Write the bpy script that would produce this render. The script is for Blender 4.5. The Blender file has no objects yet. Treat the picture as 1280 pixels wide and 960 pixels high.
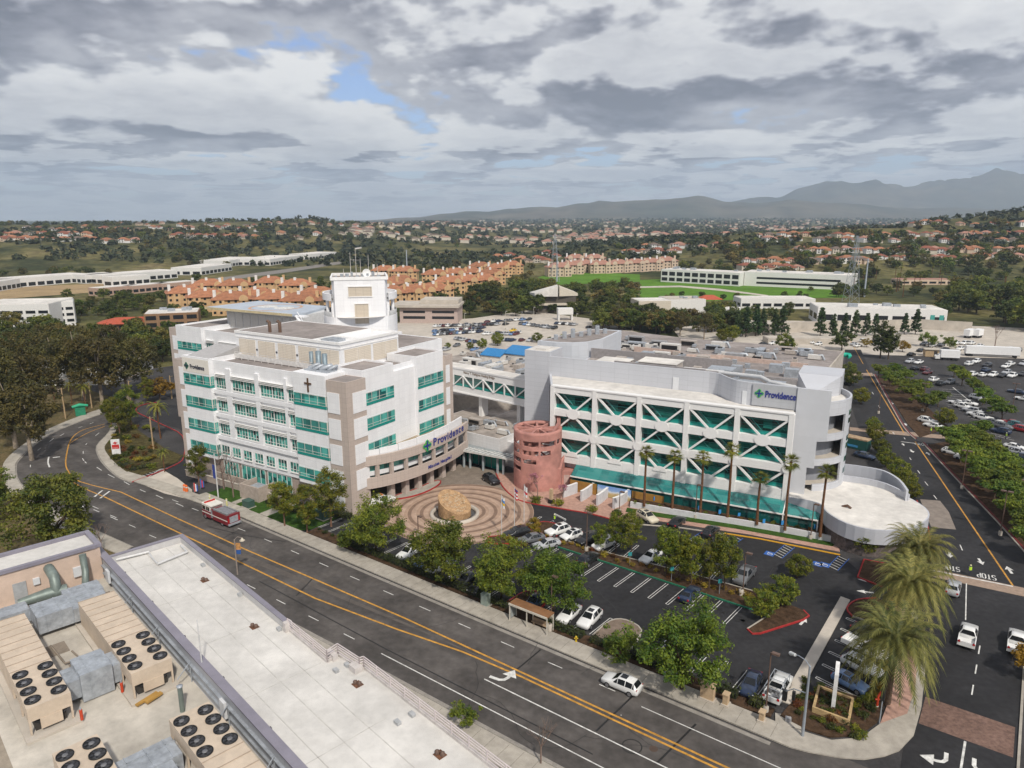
EXPOSURE = 0.0; SUN_E = 3.9; SUN_ANGLE = 3.0; SUNAZ = 160; SKY_S = .1; CLOUD_K = .86; SKY_OFF = (61, 22, 0); COV = .288; HAZE_D = 9e-5
import bpy, bmesh, math, random
from mathutils import Vector, Matrix, noise as mnoise
from mathutils.geometry import tessellate_polygon
R_ = random.Random(7)
SC = bpy.context.scene
COL = SC.collection
F_, CX, CY, CAMH, HORZ = 888.0, 640.0, 480.0, 53.0, 272.0
PIT = math.atan((CY - HORZ) / F_); CP, SP = math.cos(PIT), math.sin(PIT)
def ray(x, y):
 u = CY - y
 return x - CX, F_ * CP + u * SP, -F_ * SP + u * CP
def G(x, y, z=0.0):
 a, b, c = ray(x, y); t = (z - CAMH) / c
 return a * t, b * t
def proj(X, Y, Z):
 d = Y * CP - (Z - CAMH) * SP; u = Y * SP + (Z - CAMH) * CP
 return CX + F_ * X / d, CY - F_ * u / d
ANG = math.atan2(-.594, .804)
EX, EY = math.cos(ANG), math.sin(ANG)
def W(u, v): return u * EX - v * EY, u * EY + v * EX
def UV(X, Y): return X * EX + Y * EY, -X * EY + Y * EX
def GU(x, y, z=0.0): return UV(*G(x, y, z))
class Fr:                                                   # a building's own ground frame
 def __init__(s, ox, oy, a):
  s.o = (ox, oy); s.a = a; s.c, s.s = math.cos(a), math.sin(a)
 def w(s, x, y): return s.o[0] + x * s.c - y * s.s, s.o[1] + x * s.s + y * s.c
 def l(s, X, Y):
  dx, dy = X - s.o[0], Y - s.o[1]; return dx * s.c + dy * s.s, -dx * s.s + dy * s.c
FA = Fr(*W(-95.9, 80.1), ANG + math.radians(5.4))
FB = Fr(*W(-75.93, 116.87), ANG + math.radians(8.5))
_a = G(228, 668, 22.2); _b = G(400, 808, 22.2)
FC = Fr(_a[0], _a[1], math.atan2(_b[1] - _a[1], _b[0] - _a[0]))
MATS = {}
def _nt(name):
 m = bpy.data.materials.new(name); m.use_nodes = True
 nt = m.node_tree; b = nt.nodes['Principled BSDF']
 return m, nt, b
def lin(c): return c if len(c) == 4 else (*c, 1.0)
def mat(name, col, rough=.75, var=.18, scale=1.5, col2=None, metal=0.0, spec=.4, detail=6, bump=0.0, rnd=0.0, scale2=None, str2=.12, coat=0.0):
 if name in MATS: return MATS[name]
 m, nt, b = _nt(name); N = nt.nodes; L = nt.links
 tc = N.new('ShaderNodeTexCoord')
 n1 = N.new('ShaderNodeTexNoise'); n1.inputs['Scale'].default_value = scale; n1.inputs['Detail'].default_value = detail
 n1.inputs['Roughness'].default_value = .65
 L.new(tc.outputs['Object'], n1.inputs['Vector'])
 cr = N.new('ShaderNodeValToRGB'); cr.color_ramp.elements[0].position = .3; cr.color_ramp.elements[1].position = .7
 c2 = col2 or tuple(c * (1 - var * 1.6) for c in col)
 c1 = col if col2 else tuple(min(1, c * (1 + var * .5)) for c in col)
 cr.color_ramp.elements[0].color = lin(c2); cr.color_ramp.elements[1].color = lin(c1)
 L.new(n1.outputs['Fac'], cr.inputs['Fac'])
 out = cr.outputs['Color']
 if scale2:
  n2 = N.new('ShaderNodeTexNoise'); n2.inputs['Scale'].default_value = scale2; n2.inputs['Detail'].default_value = 3
  L.new(tc.outputs['Object'], n2.inputs['Vector'])
  mr = N.new('ShaderNodeMapRange'); mr.inputs[1].default_value = .3; mr.inputs[2].default_value = .7
  mr.inputs[3].default_value = 1 - str2; mr.inputs[4].default_value = 1 + str2
  L.new(n2.outputs['Fac'], mr.inputs[0])
  mx = N.new('ShaderNodeVectorMath'); mx.operation = 'SCALE'
  L.new(out, mx.inputs[0]); L.new(mr.outputs[0], mx.inputs['Scale']); out = mx.outputs[0]
 if rnd:
  oi = N.new('ShaderNodeObjectInfo')
  mr = N.new('ShaderNodeMapRange'); mr.inputs[3].default_value = 1 - rnd; mr.inputs[4].default_value = 1 + rnd
  L.new(oi.outputs['Random'], mr.inputs[0])
  mx = N.new('ShaderNodeVectorMath'); mx.operation = 'SCALE'
  L.new(out, mx.inputs[0]); L.new(mr.outputs[0], mx.inputs['Scale']); out = mx.outputs[0]
 L.new(out, b.inputs['Base Color'])
 b.inputs['Roughness'].default_value = rough; b.inputs['Metallic'].default_value = metal
 b.inputs['Specular IOR Level'].default_value = spec
 if coat: b.inputs['Coat Weight'].default_value = coat; b.inputs['Coat Roughness'].default_value = .08
 if bump:
  bp = N.new('ShaderNodeBump'); bp.inputs['Strength'].default_value = bump; bp.inputs['Distance'].default_value = .05
  L.new(n1.outputs['Fac'], bp.inputs['Height']); L.new(bp.outputs[0], b.inputs['Normal'])
 MATS[name] = m; return m
def streak(m, ang, amt=.2, sx=.012, sy=.45):
 nt = m.node_tree; N = nt.nodes; L = nt.links; b = N['Principled BSDF']; lk = b.inputs['Base Color'].links[0]; src = lk.from_socket
 tc = N.new('ShaderNodeTexCoord'); mp = N.new('ShaderNodeVectorRotate'); mp.rotation_type = 'Z_AXIS'; mp.inputs['Angle'].default_value = -ang; L.new(tc.outputs['Object'], mp.inputs['Vector'])
 ms = N.new('ShaderNodeVectorMath'); ms.operation = 'MULTIPLY'; ms.inputs[1].default_value = (sx, sy, .1); L.new(mp.outputs[0], ms.inputs[0])
 n = N.new('ShaderNodeTexNoise'); n.inputs['Scale'].default_value = 1; n.inputs['Detail'].default_value = 6; L.new(ms.outputs[0], n.inputs['Vector'])
 r = N.new('ShaderNodeMapRange'); r.inputs[1].default_value = .32; r.inputs[2].default_value = .68; r.inputs[3].default_value = 1 - amt; r.inputs[4].default_value = 1 + amt; L.new(n.outputs['Fac'], r.inputs[0])
 sc = N.new('ShaderNodeVectorMath'); sc.operation = 'SCALE'; L.new(src, sc.inputs[0]); L.new(r.outputs[0], sc.inputs['Scale']); L.new(sc.outputs[0], b.inputs['Base Color'])
def wall_mat(name, col, line, px=1.5, pz=1.2, lw=.03, rough=.5, spec=.4, tile=.05, dirt=.1, metal=0.0):
 if name in MATS: return MATS[name]
 m, nt, b = _nt(name); N = nt.nodes; L = nt.links
 tc = N.new('ShaderNodeTexCoord')
 sx = N.new('ShaderNodeSeparateXYZ'); L.new(tc.outputs['Object'], sx.inputs[0])
 nx = N.new('ShaderNodeSeparateXYZ'); L.new(tc.outputs['Normal'], nx.inputs[0])
 def mth(op, a, bb=None):
  n = N.new('ShaderNodeMath'); n.operation = op
  for i, q in ((0, a), (1, bb)):
   if q is None: continue
   if isinstance(q, (int, float)): n.inputs[i].default_value = q
   else: L.new(q, n.inputs[i])
  return n.outputs[0]
 ay = mth('GREATER_THAN', mth('ABSOLUTE', nx.outputs['Y']), .7)
 h = mth('ADD', mth('MULTIPLY', sx.outputs['X'], ay), mth('MULTIPLY', sx.outputs['Y'], mth('SUBTRACT', 1.0, ay)))
 hh = mth('DIVIDE', mth('ADD', h, 500.13), px); zz = mth('DIVIDE', mth('ADD', sx.outputs['Z'], 50.07), pz)
 flat = mth('LESS_THAN', mth('ABSOLUTE', nx.outputs['Z']), .7)
 jl = mth('MAXIMUM', mth('LESS_THAN', mth('FRACT', hh), lw / px), mth('LESS_THAN', mth('FRACT', zz), lw / pz))
 jl = mth('MULTIPLY', jl, flat)
 cid = N.new('ShaderNodeCombineXYZ'); L.new(mth('FLOOR', hh), cid.inputs[0]); L.new(mth('FLOOR', zz), cid.inputs[1])
 wn = N.new('ShaderNodeTexWhiteNoise'); L.new(cid.outputs[0], wn.inputs['Vector'])
 mp = N.new('ShaderNodeMapping'); mp.inputs['Scale'].default_value = (.8, .8, .12); L.new(tc.outputs['Object'], mp.inputs[0])
 ns = N.new('ShaderNodeTexNoise'); ns.inputs['Scale'].default_value = 1.0; ns.inputs['Detail'].default_value = 5; L.new(mp.outputs[0], ns.inputs['Vector'])
 k = mth('ADD', 1 - tile / 2 - dirt / 2, mth('ADD', mth('MULTIPLY', wn.outputs['Value'], tile), mth('MULTIPLY', ns.outputs['Fac'], dirt)))
 sc = N.new('ShaderNodeVectorMath'); sc.operation = 'SCALE'; sc.inputs[0].default_value = col; L.new(k, sc.inputs['Scale'])
 mx = N.new('ShaderNodeMix'); mx.data_type = 'RGBA'; L.new(jl, mx.inputs[0]); L.new(sc.outputs[0], mx.inputs[6]); mx.inputs[7].default_value = lin(line)
 L.new(mx.outputs[2], b.inputs['Base Color']); b.inputs['Roughness'].default_value = rough; b.inputs['Specular IOR Level'].default_value = spec
 b.inputs['Metallic'].default_value = metal
 MATS[name] = m; return m
def glass_mat(name, col, dark=None, px=.9, pz=1.4, rough=.1, spread=.5, spec=.5):
 if name in MATS: return MATS[name]
 m, nt, b = _nt(name); N = nt.nodes; L = nt.links
 tc = N.new('ShaderNodeTexCoord')
 dv = N.new('ShaderNodeVectorMath'); dv.operation = 'DIVIDE'; dv.inputs[1].default_value = (px, px, pz); L.new(tc.outputs['Object'], dv.inputs[0])
 fl = N.new('ShaderNodeVectorMath'); fl.operation = 'FLOOR'; L.new(dv.outputs[0], fl.inputs[0])
 oi = N.new('ShaderNodeObjectInfo')
 ad = N.new('ShaderNodeVectorMath'); ad.operation = 'ADD'; L.new(fl.outputs[0], ad.inputs[0]); L.new(oi.outputs['Random'], ad.inputs[1])
 wn = N.new('ShaderNodeTexWhiteNoise'); L.new(ad.outputs[0], wn.inputs['Vector'])
 cr = N.new('ShaderNodeValToRGB'); dk = dark or tuple(c * .25 for c in col)
 cr.color_ramp.elements[0].color = lin(dk); cr.color_ramp.elements[0].position = .0
 cr.color_ramp.elements[1].color = lin(col); cr.color_ramp.elements[1].position = spread
 L.new(wn.outputs['Value'], cr.inputs['Fac'])
 L.new(cr.outputs['Color'], b.inputs['Base Color']); b.inputs['Roughness'].default_value = rough; b.inputs['Specular IOR Level'].default_value = spec
 MATS[name] = m; return m
def leaf_mat(name, c1, c2, trans=.3, rnd=.25, scale=.6):
 if name in MATS: return MATS[name]
 m, nt, b = _nt(name); N = nt.nodes; L = nt.links
 tc = N.new('ShaderNodeTexCoord'); oi = N.new('ShaderNodeObjectInfo')
 n1 = N.new('ShaderNodeTexNoise'); n1.inputs['Scale'].default_value = scale; n1.inputs['Detail'].default_value = 4
 ad = N.new('ShaderNodeVectorMath'); ad.operation = 'ADD'; L.new(tc.outputs['Object'], ad.inputs[0])
 ml = N.new('ShaderNodeMath'); ml.operation = 'MULTIPLY'; ml.inputs[1].default_value = 40; L.new(oi.outputs['Random'], ml.inputs[0])
 L.new(ml.outputs[0], ad.inputs[1]); L.new(ad.outputs[0], n1.inputs['Vector'])
 ge = N.new('ShaderNodeNewGeometry')
 av = N.new('ShaderNodeMath'); av.operation = 'MULTIPLY_ADD'; av.inputs[1].default_value = .35; L.new(ge.outputs['Random Per Island'], av.inputs[0])
 sb = N.new('ShaderNodeMath'); sb.operation = 'SUBTRACT'; sb.inputs[1].default_value = .17; L.new(n1.outputs['Fac'], sb.inputs[0]); L.new(sb.outputs[0], av.inputs[2])
 cr = N.new('ShaderNodeValToRGB'); cr.color_ramp.elements[0].position = .32; cr.color_ramp.elements[1].position = .72
 cr.color_ramp.elements[0].color = lin(c1); cr.color_ramp.elements[1].color = lin(c2)
 L.new(av.outputs[0], cr.inputs['Fac'])
 hs = N.new('ShaderNodeHueSaturation'); mr = N.new('ShaderNodeMapRange'); mr.inputs[3].default_value = 1 - rnd; mr.inputs[4].default_value = 1 + rnd
 L.new(oi.outputs['Random'], mr.inputs[0]); L.new(mr.outputs[0], hs.inputs['Value']); L.new(cr.outputs['Color'], hs.inputs['Color'])
 mh = N.new('ShaderNodeMapRange'); mh.inputs[3].default_value = .5 - rnd * .09; mh.inputs[4].default_value = .5 + rnd * .07
 wn = N.new('ShaderNodeTexWhiteNoise'); wn.noise_dimensions = '1D'; L.new(oi.outputs['Random'], wn.inputs['W'])
 L.new(wn.outputs['Value'], mh.inputs[0]); L.new(mh.outputs[0], hs.inputs['Hue'])
 L.new(hs.outputs['Color'], b.inputs['Base Color']); b.inputs['Roughness'].default_value = .6; b.inputs['Specular IOR Level'].default_value = .3
 tr = N.new('ShaderNodeBsdfTranslucent'); L.new(hs.outputs['Color'], tr.inputs['Color'])
 ms = N.new('ShaderNodeMixShader'); ms.inputs[0].default_value = trans
 o = N['Material Output']; L.new(b.outputs[0], ms.inputs[1]); L.new(tr.outputs[0], ms.inputs[2]); L.new(ms.outputs[0], o.inputs['Surface'])
 MATS[name] = m; return m
class MB:
 def __init__(s): s.v = []; s.f = []; s.m = []; s.s = []
 def add(s, vs, fs, mi=0, sm=False):
  k = len(s.v); s.v += [tuple(p) for p in vs]
  for f in fs: s.f.append(tuple(i + k for i in f)); s.m.append(mi); s.s.append(sm)
  return s
 def box(s, x0, x1, y0, y1, z0, z1, mi=0, top=True, bot=True):
  v = [(x0, y0, z0), (x1, y0, z0), (x1, y1, z0), (x0, y1, z0), (x0, y0, z1), (x1, y0, z1), (x1, y1, z1), (x0, y1, z1)]
  f = [(0, 1, 5, 4), (1, 2, 6, 5), (2, 3, 7, 6), (3, 0, 4, 7)]
  if top: f.append((4, 5, 6, 7))
  if bot: f.append((3, 2, 1, 0))
  return s.add(v, f, mi)
 def prism(s, pts, z0, z1, mi=0, top=True, bot=False, sm=False, mitop=None):
  n = len(pts)
  if sum(pts[i][0] * pts[(i + 1) % n][1] - pts[(i + 1) % n][0] * pts[i][1] for i in range(n)) < 0: pts = pts[::-1]
  z0s = z0 if isinstance(z0, (list, tuple)) else [z0] * n; z1s = z1 if isinstance(z1, (list, tuple)) else [z1] * n
  v = [(p[0], p[1], z0s[i]) for i, p in enumerate(pts)] + [(p[0], p[1], z1s[i]) for i, p in enumerate(pts)]
  s.add(v, [(i, (i + 1) % n, n + (i + 1) % n, n + i) for i in range(n)], mi, sm)
  tri = tessellate_polygon([[Vector((p[0], p[1], 0)) for p in pts]])
  for t, zs, flip in ((top, z1s, False), (bot, z0s, True)):
   if not t: continue
   vs = [(p[0], p[1], zs[i]) for i, p in enumerate(pts)]; fs = []
   for a, b, c in tri:
    A_, B_, C_ = pts[a], pts[b], pts[c]
    up = (B_[0] - A_[0]) * (C_[1] - A_[1]) - (B_[1] - A_[1]) * (C_[0] - A_[0]) > 0
    fs.append((a, b, c) if up != flip else (c, b, a))
   s.add(vs, fs, mi if mitop is None else mitop)
  return s
 def bar(s, p, q, w, h=None, mi=0, up=(0, 0, 1)):
  p, q = Vector(p), Vector(q); h = h or w; d = (q - p).normalized(); u = Vector(up)
  if abs(d.dot(u)) > .98: u = Vector((1, 0, 0))
  sd = d.cross(u).normalized() * (w / 2); u = sd.cross(d).normalized() * (h / 2)
  v = [p - sd - u, p + sd - u, p + sd + u, p - sd + u, q - sd - u, q + sd - u, q + sd + u, q - sd + u]
  return s.add(v, [(0, 1, 5, 4), (1, 2, 6, 5), (2, 3, 7, 6), (3, 0, 4, 7), (4, 5, 6, 7), (3, 2, 1, 0)], mi)
 def tube(s, pts, rs, n=8, mi=0, cap=True, sm=True):
  pts = [Vector(p) for p in pts]
  if isinstance(rs, (int, float)): rs = [rs] * len(pts)
  v = []; f = []; ref = None
  for i, p in enumerate(pts):
   d = (pts[min(i + 1, len(pts) - 1)] - pts[max(i - 1, 0)]).normalized()
   if ref is None: ref = Vector((1, 0, 0)) if abs(d.x) < .9 else Vector((0, 1, 0))
   a = d.cross(ref).normalized(); b = a.cross(d).normalized(); ref = b
   for k in range(n):
    t = 2 * math.pi * k / n; v.append(p + a * (math.cos(t) * rs[i]) + b * (math.sin(t) * rs[i]))
  for i in range(len(pts) - 1):
   for k in range(n):
    f.append((i * n + k, i * n + (k + 1) % n, (i + 1) * n + (k + 1) % n, (i + 1) * n + k))
  s.add(v, f, mi, sm)
  if cap:
   k = (len(pts) - 1) * n
   s.add(v[:n], [tuple(range(n))], mi); s.add(v[k:k + n], [tuple(range(n - 1, -1, -1))], mi)
  return s
 def lathe(s, prof, n=16, c=(0, 0), mi=0, sm=True, a0=0, a1=2 * math.pi):
  full = abs(a1 - a0 - 2 * math.pi) < 1e-6; m_ = n if full else n + 1; v = []; f = []
  for r, z in prof:
   for k in range(m_):
    t = a0 + (a1 - a0) * k / n; v.append((c[0] + r * math.cos(t), c[1] + r * math.sin(t), z))
  for i in range(len(prof) - 1):
   for k in range(n):
    k2 = (k + 1) % m_; f.append((i * m_ + k, i * m_ + k2, (i + 1) * m_ + k2, (i + 1) * m_ + k))
  return s.add(v, f, mi, sm)
 def quad(s, a, b, c, d, mi=0): return s.add([a, b, c, d], [(0, 1, 2, 3)], mi)
 def mesh(s, name, mats):
  me = bpy.data.meshes.new(name); me.from_pydata(s.v, [], s.f)
  for m in (mats if isinstance(mats, (list, tuple)) else [mats]): me.materials.append(m)
  me.polygons.foreach_set('material_index', s.m); me.polygons.foreach_set('use_smooth', s.s); me.update()
  return me
def link(name, me, parent=None, loc=(0, 0, 0), rz=0.0, sc=None):
 o = bpy.data.objects.new(name, me); COL.objects.link(o); o.location = loc; o.rotation_euler = (0, 0, rz)
 if sc: o.scale = sc if isinstance(sc, (tuple, list)) else (sc, sc, sc)
 if parent: o.parent = parent
 return o
def part(name, mb, m, parent=None, loc=(0, 0, 0), rz=0.0, label=None):
 o = link(name, mb.mesh(name, m), parent, loc, rz)
 if label: o['label'] = label
 return o
def tag(o, label, cat, group=None):
 o['label'] = label; o['category'] = cat
 if group: o['group'] = group
 return o
def thing(name, label, cat, loc=(0, 0, 0), rz=0.0, group=None):
 o = bpy.data.objects.new(name, None); COL.objects.link(o); o.location = loc; o.rotation_euler = (0, 0, rz); o.empty_display_size = .1
 return tag(o, label, cat, group)
def struct(name, mb, m, kind='structure'):
 o = part(name, mb, m); o['kind'] = kind; return o
def copy_tree(o, parent=None):
 c = o.copy(); COL.objects.link(c)
 if parent: c.parent = parent
 for ch in o.children: copy_tree(ch, c)
 return c
ONES = ['', 'first', 'second', 'third', 'fourth', 'fifth', 'sixth', 'seventh', 'eighth', 'ninth', 'tenth', 'eleventh', 'twelfth', 'thirteenth', 'fourteenth', 'fifteenth', 'sixteenth', 'seventeenth', 'eighteenth', 'nineteenth']
TENS = ['', '', 'twenty', 'thirty', 'forty', 'fifty', 'sixty', 'seventy', 'eighty', 'ninety']
def nth(n):
 if n >= 100: return 'hundredth' if n == 100 else 'hundred-and-' + nth(n - 100)
 if n < 20: return ONES[n]
 if n % 10 == 0: return TENS[n // 10][:-1] + 'ieth'
 return TENS[n // 10] + '-' + ONES[n % 10]
def gp(*pts, z=0.0): return [G(x, y, z) for x, y in pts]
def up(*pts): return [W(u, v) for u, v in pts]
def sheet(mb, pts, z, mi=0):
 tri = tessellate_polygon([[Vector((p[0], p[1], 0)) for p in pts]]); fs = []
 for a, b, c in tri:
  A_, B_, C_ = pts[a], pts[b], pts[c]
  fs.append((a, b, c) if (B_[0] - A_[0]) * (C_[1] - A_[1]) - (B_[1] - A_[1]) * (C_[0] - A_[0]) > 0 else (c, b, a))
 mb.add([(p[0], p[1], z) for p in pts], fs, mi); return mb
def strip(mb, path, w, z, mi=0, closed=False):
 n = len(path); L_ = []; R2 = []
 for i, p in enumerate(path):
  a = path[(i - 1) % n] if (closed or i > 0) else p; b = path[(i + 1) % n] if (closed or i < n - 1) else p
  dx, dy = b[0] - a[0], b[1] - a[1]; l = math.hypot(dx, dy) or 1
  L_.append((p[0] - dy / l * w / 2, p[1] + dx / l * w / 2, z)); R2.append((p[0] + dy / l * w / 2, p[1] - dx / l * w / 2, z))
 m = n if closed else n - 1
 mb.add(L_ + R2, [(i, n + i, n + (i + 1) % n, (i + 1) % n) for i in range(m)], mi); return mb
def kerb(mb, path, w, z0, z1, mi=0, closed=False):
 n = len(path); L_ = []; R2 = []
 for i, p in enumerate(path):
  a = path[(i - 1) % n] if (closed or i > 0) else p; b = path[(i + 1) % n] if (closed or i < n - 1) else p
  dx, dy = b[0] - a[0], b[1] - a[1]; l = math.hypot(dx, dy) or 1
  L_.append((p[0] - dy / l * w / 2, p[1] + dx / l * w / 2)); R2.append((p[0] + dy / l * w / 2, p[1] - dx / l * w / 2))
 v = [(*p, z0) for p in L_] + [(*p, z1) for p in L_] + [(*p, z1) for p in R2] + [(*p, z0) for p in R2]; f = []
 for i in range(n if closed else n - 1):
  j = (i + 1) % n
  f += [(n + i, 2 * n + i, 2 * n + j, n + j), (i, n + i, n + j, j), (2 * n + i, 3 * n + i, 3 * n + j, 2 * n + j)]
 if not closed: f += [(0, 3 * n, 2 * n, n), (n - 1, 2 * n - 1, 3 * n - 1, 4 * n - 1)]
 mb.add(v, f, mi); return mb
def smooth(pts, k=3):
 out = []; n = len(pts)
 for i in range(n - 1):
  p0, p1, p2, p3 = pts[max(i - 1, 0)], pts[i], pts[i + 1], pts[min(i + 2, n - 1)]
  for j in range(k):
   t = j / k
   out.append(tuple(.5 * (2 * p1[d] + (p2[d] - p0[d]) * t + (2 * p0[d] - 5 * p1[d] + 4 * p2[d] - p3[d]) * t * t + (3 * p1[d] - p0[d] - 3 * p2[d] + p3[d]) * t ** 3) for d in (0, 1)))
 return out + [pts[-1]]
FONTC = {}
def text(name, body, size, m, parent, loc, rot, depth=.04, bold=0.0, align='LEFT', sx=1.0, mb=None):
 cu = bpy.data.curves.new('letters', 'FONT'); cu.body = body; cu.size = size; cu.extrude = depth; cu.offset = bold; cu.align_x = align; cu.resolution_u = 3
 t = bpy.data.objects.new('letters', cu); me = bpy.data.meshes.new_from_object(t); bpy.data.objects.remove(t); bpy.data.curves.remove(cu)
 from mathutils import Euler
 M = Matrix.Translation(loc) @ Euler(rot).to_matrix().to_4x4() @ Matrix.Diagonal((sx, 1, 1, 1))
 vs = [tuple(M @ v.co) for v in me.vertices]; fs = [tuple(p.vertices) for p in me.polygons]; bpy.data.meshes.remove(me)
 if mb is not None: mb.add(vs, fs); return None
 return part(name, MB().add(vs, fs), m, parent)
cam = bpy.data.cameras.new('camera'); cam.sensor_width = 36; cam.sensor_fit = 'HORIZONTAL'; cam.lens = F_ / 1280 * 36
cam.clip_start = .5; cam.clip_end = 40000
co = bpy.data.objects.new('camera', cam); COL.objects.link(co); co.location = (0, 0, CAMH); co.rotation_euler = (math.pi / 2 - PIT, 0, 0); SC.camera = co
SC.view_settings.view_transform = 'Standard'; SC.view_settings.look = 'None'; SC.view_settings.gamma = 1; SC.view_settings.exposure = EXPOSURE; SC.view_settings.use_curve_mapping = False
SC.render.engine = 'CYCLES'; SC.cycles.max_bounces = 6; SC.cycles.diffuse_bounces = 3; SC.cycles.glossy_bounces = 2; SC.cycles.transmission_bounces = 2; SC.cycles.volume_bounces = 1
SC.cycles.transparent_max_bounces = 4; SC.cycles.use_adaptive_sampling = True; SC.cycles.adaptive_threshold = .02; SC.cycles.use_denoising = True
SUN_EL, SUN_AZ = math.radians(47), math.radians(SUNAZ)
sl = bpy.data.lights.new('sun', 'SUN'); sl.energy = SUN_E; sl.angle = math.radians(SUN_ANGLE); sl.color = (1, .94, .84)
so = bpy.data.objects.new('sun', sl); COL.objects.link(so); so.location = (0, -100, 300)
sd = Vector((math.sin(SUN_AZ) * math.cos(SUN_EL), math.cos(SUN_AZ) * math.cos(SUN_EL), math.sin(SUN_EL)))
so.rotation_euler = sd.to_track_quat('Z', 'Y').to_euler()
wd = bpy.data.worlds.new('World'); SC.world = wd; wd.use_nodes = True
def build_sky():
 nt = wd.node_tree; N = nt.nodes; L = nt.links; bg = N['Background']; bg.inputs['Strength'].default_value = SKY_S
 def mth(op, a, b=None, c=None, cl=False):
  n = N.new('ShaderNodeMath'); n.operation = op; n.use_clamp = cl
  for i, q in ((0, a), (1, b), (2, c)):
   if q is None: continue
   if isinstance(q, (int, float)): n.inputs[i].default_value = q
   else: L.new(q, n.inputs[i])
  return n.outputs[0]
 def mr(v, a, b, c=0.0, d=1.0, sm=True):
  n = N.new('ShaderNodeMapRange'); n.interpolation_type = 'SMOOTHSTEP' if sm else 'LINEAR'
  L.new(v, n.inputs[0])
  for i, q in ((1, a), (2, b), (3, c), (4, d)): n.inputs[i].default_value = q
  return n.outputs[0]
 def mix(f, a, b):
  n = N.new('ShaderNodeMix'); n.data_type = 'RGBA'
  if isinstance(f, float): n.inputs[0].default_value = f
  else: L.new(f, n.inputs[0])
  for i, q in ((6, a), (7, b)):
   if isinstance(q, tuple): n.inputs[i].default_value = lin(q)
   else: L.new(q, n.inputs[i])
  return n.outputs[2]
 sky = N.new('ShaderNodeTexSky'); sky.sky_type = 'NISHITA'; sky.sun_disc = False; sky.sun_elevation = SUN_EL; sky.sun_rotation = SUN_AZ
 sky.air_density = 1.0; sky.dust_density = .6
 tc = N.new('ShaderNodeTexCoord'); sp = N.new('ShaderNodeSeparateXYZ'); L.new(tc.outputs['Generated'], sp.inputs[0])
 z = mth('MAXIMUM', sp.outputs['Z'], .0)
 def deck(h, k):
  q = mth('ADD', z, h)
  c = N.new('ShaderNodeCombineXYZ'); L.new(mth('DIVIDE', mth('MULTIPLY', sp.outputs['X'], -1.0), q), c.inputs[0]); L.new(mth('DIVIDE', sp.outputs['Y'], q), c.inputs[1]); c.inputs[2].default_value = k
  return c.outputs[0]
 def nz(v, s, det=8, ro=.55, dist=.0, off=(0, 0, 0), lac=2.0):
  mp = N.new('ShaderNodeMapping'); mp.inputs['Location'].default_value = off; L.new(v, mp.inputs[0])
  n = N.new('ShaderNodeTexNoise'); n.noise_dimensions = '2D'; n.inputs['Scale'].default_value = s; n.inputs['Detail'].default_value = det; n.inputs['Roughness'].default_value = ro; n.inputs['Distortion'].default_value = dist
  n.inputs['Lacunarity'].default_value = lac
  L.new(mp.outputs[0], n.inputs['Vector']); return n.outputs['Fac']
 d0 = deck(.26, 0.0); d1 = deck(.295, 0.0)
 def vor(v, s):
  n = N.new('ShaderNodeTexVoronoi'); n.voronoi_dimensions = '2D'; n.feature = 'SMOOTH_F1'; n.inputs['Scale'].default_value = s; n.inputs['Detail'].default_value = 3.0; n.inputs['Roughness'].default_value = .55; n.inputs['Smoothness'].default_value = .6
  L.new(v, n.inputs['Vector']); return n.outputs['Distance']
 def field(d): return mth('MULTIPLY_ADD', vor(d, 4.2), -.10, mth('ADD', mth('ADD', mth('MULTIPLY', nz(d, 1.3, 10, .5, .2, SKY_OFF), .66), mth('MULTIPLY', nz(d, .6, 2, .5, 0, SKY_OFF), .34)), .04))
 f0 = field(d0); f1 = field(d1)
 g0 = mth('MULTIPLY_ADD', vor(deck(.10, 0), 3.2), -.09, mth('ADD', nz(deck(.10, 0), 1.5, 10, .52, .2, SKY_OFF), .04)); g1 = mth('MULTIPLY_ADD', vor(deck(.116, 0), 3.2), -.09, mth('ADD', nz(deck(.116, 0), 1.5, 10, .52, .2, SKY_OFF), .04))
 wl = mr(z, .05, .125, 1.0, 0.0)
 def blend(a, b): return mth('ADD', mth('MULTIPLY', a, mth('SUBTRACT', 1.0, wl)), mth('MULTIPLY', mth('ADD', b, -.06), wl))
 f0 = blend(f0, g0); f1 = blend(f1, g1)
 cov = mr(f0, COV, COV + .05)
 thick = mr(f0, COV + .035, COV + .235)
 edge = mr(mth('SUBTRACT', f0, f1), -.045, .042)
 fine = nz(deck(.16, 3.0), 6.0, 9, .6, .2)
 lit = mth('MULTIPLY_ADD', edge, .66, mth('MULTIPLY', mth('SUBTRACT', 1.0, thick), .48))
 lit = mth('ADD', lit, mth('MULTIPLY_ADD', fine, .34, -.2), cl=True)
 cr = N.new('ShaderNodeValToRGB'); L.new(lit, cr.inputs[0]); e = cr.color_ramp.elements
 e[0].position = 0; e[0].color = lin((.205, .212, .26)); e[1].position = 1; e[1].color = lin((1.12, 1.11, 1.09))
 for p, c in ((.22, (.37, .375, .43)), (.45, (.60, .605, .65)), (.7, (.92, .92, .93))):
  q = cr.color_ramp.elements.new(p); q.color = lin(c)
 K = N.new('ShaderNodeVectorMath'); K.operation = 'SCALE'; L.new(cr.outputs[0], K.inputs[0]); K.inputs['Scale'].default_value = CLOUD_K / SKY_S
 blue = N.new('ShaderNodeVectorMath'); blue.operation = 'MULTIPLY'; L.new(sky.outputs[0], blue.inputs[0]); blue.inputs[1].default_value = (1.05, 1.12, 1.4)
 c = mix(cov, blue.outputs[0], K.outputs[0])
 hz = mr(z, .0, .085, 1.0, 0.0)
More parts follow.
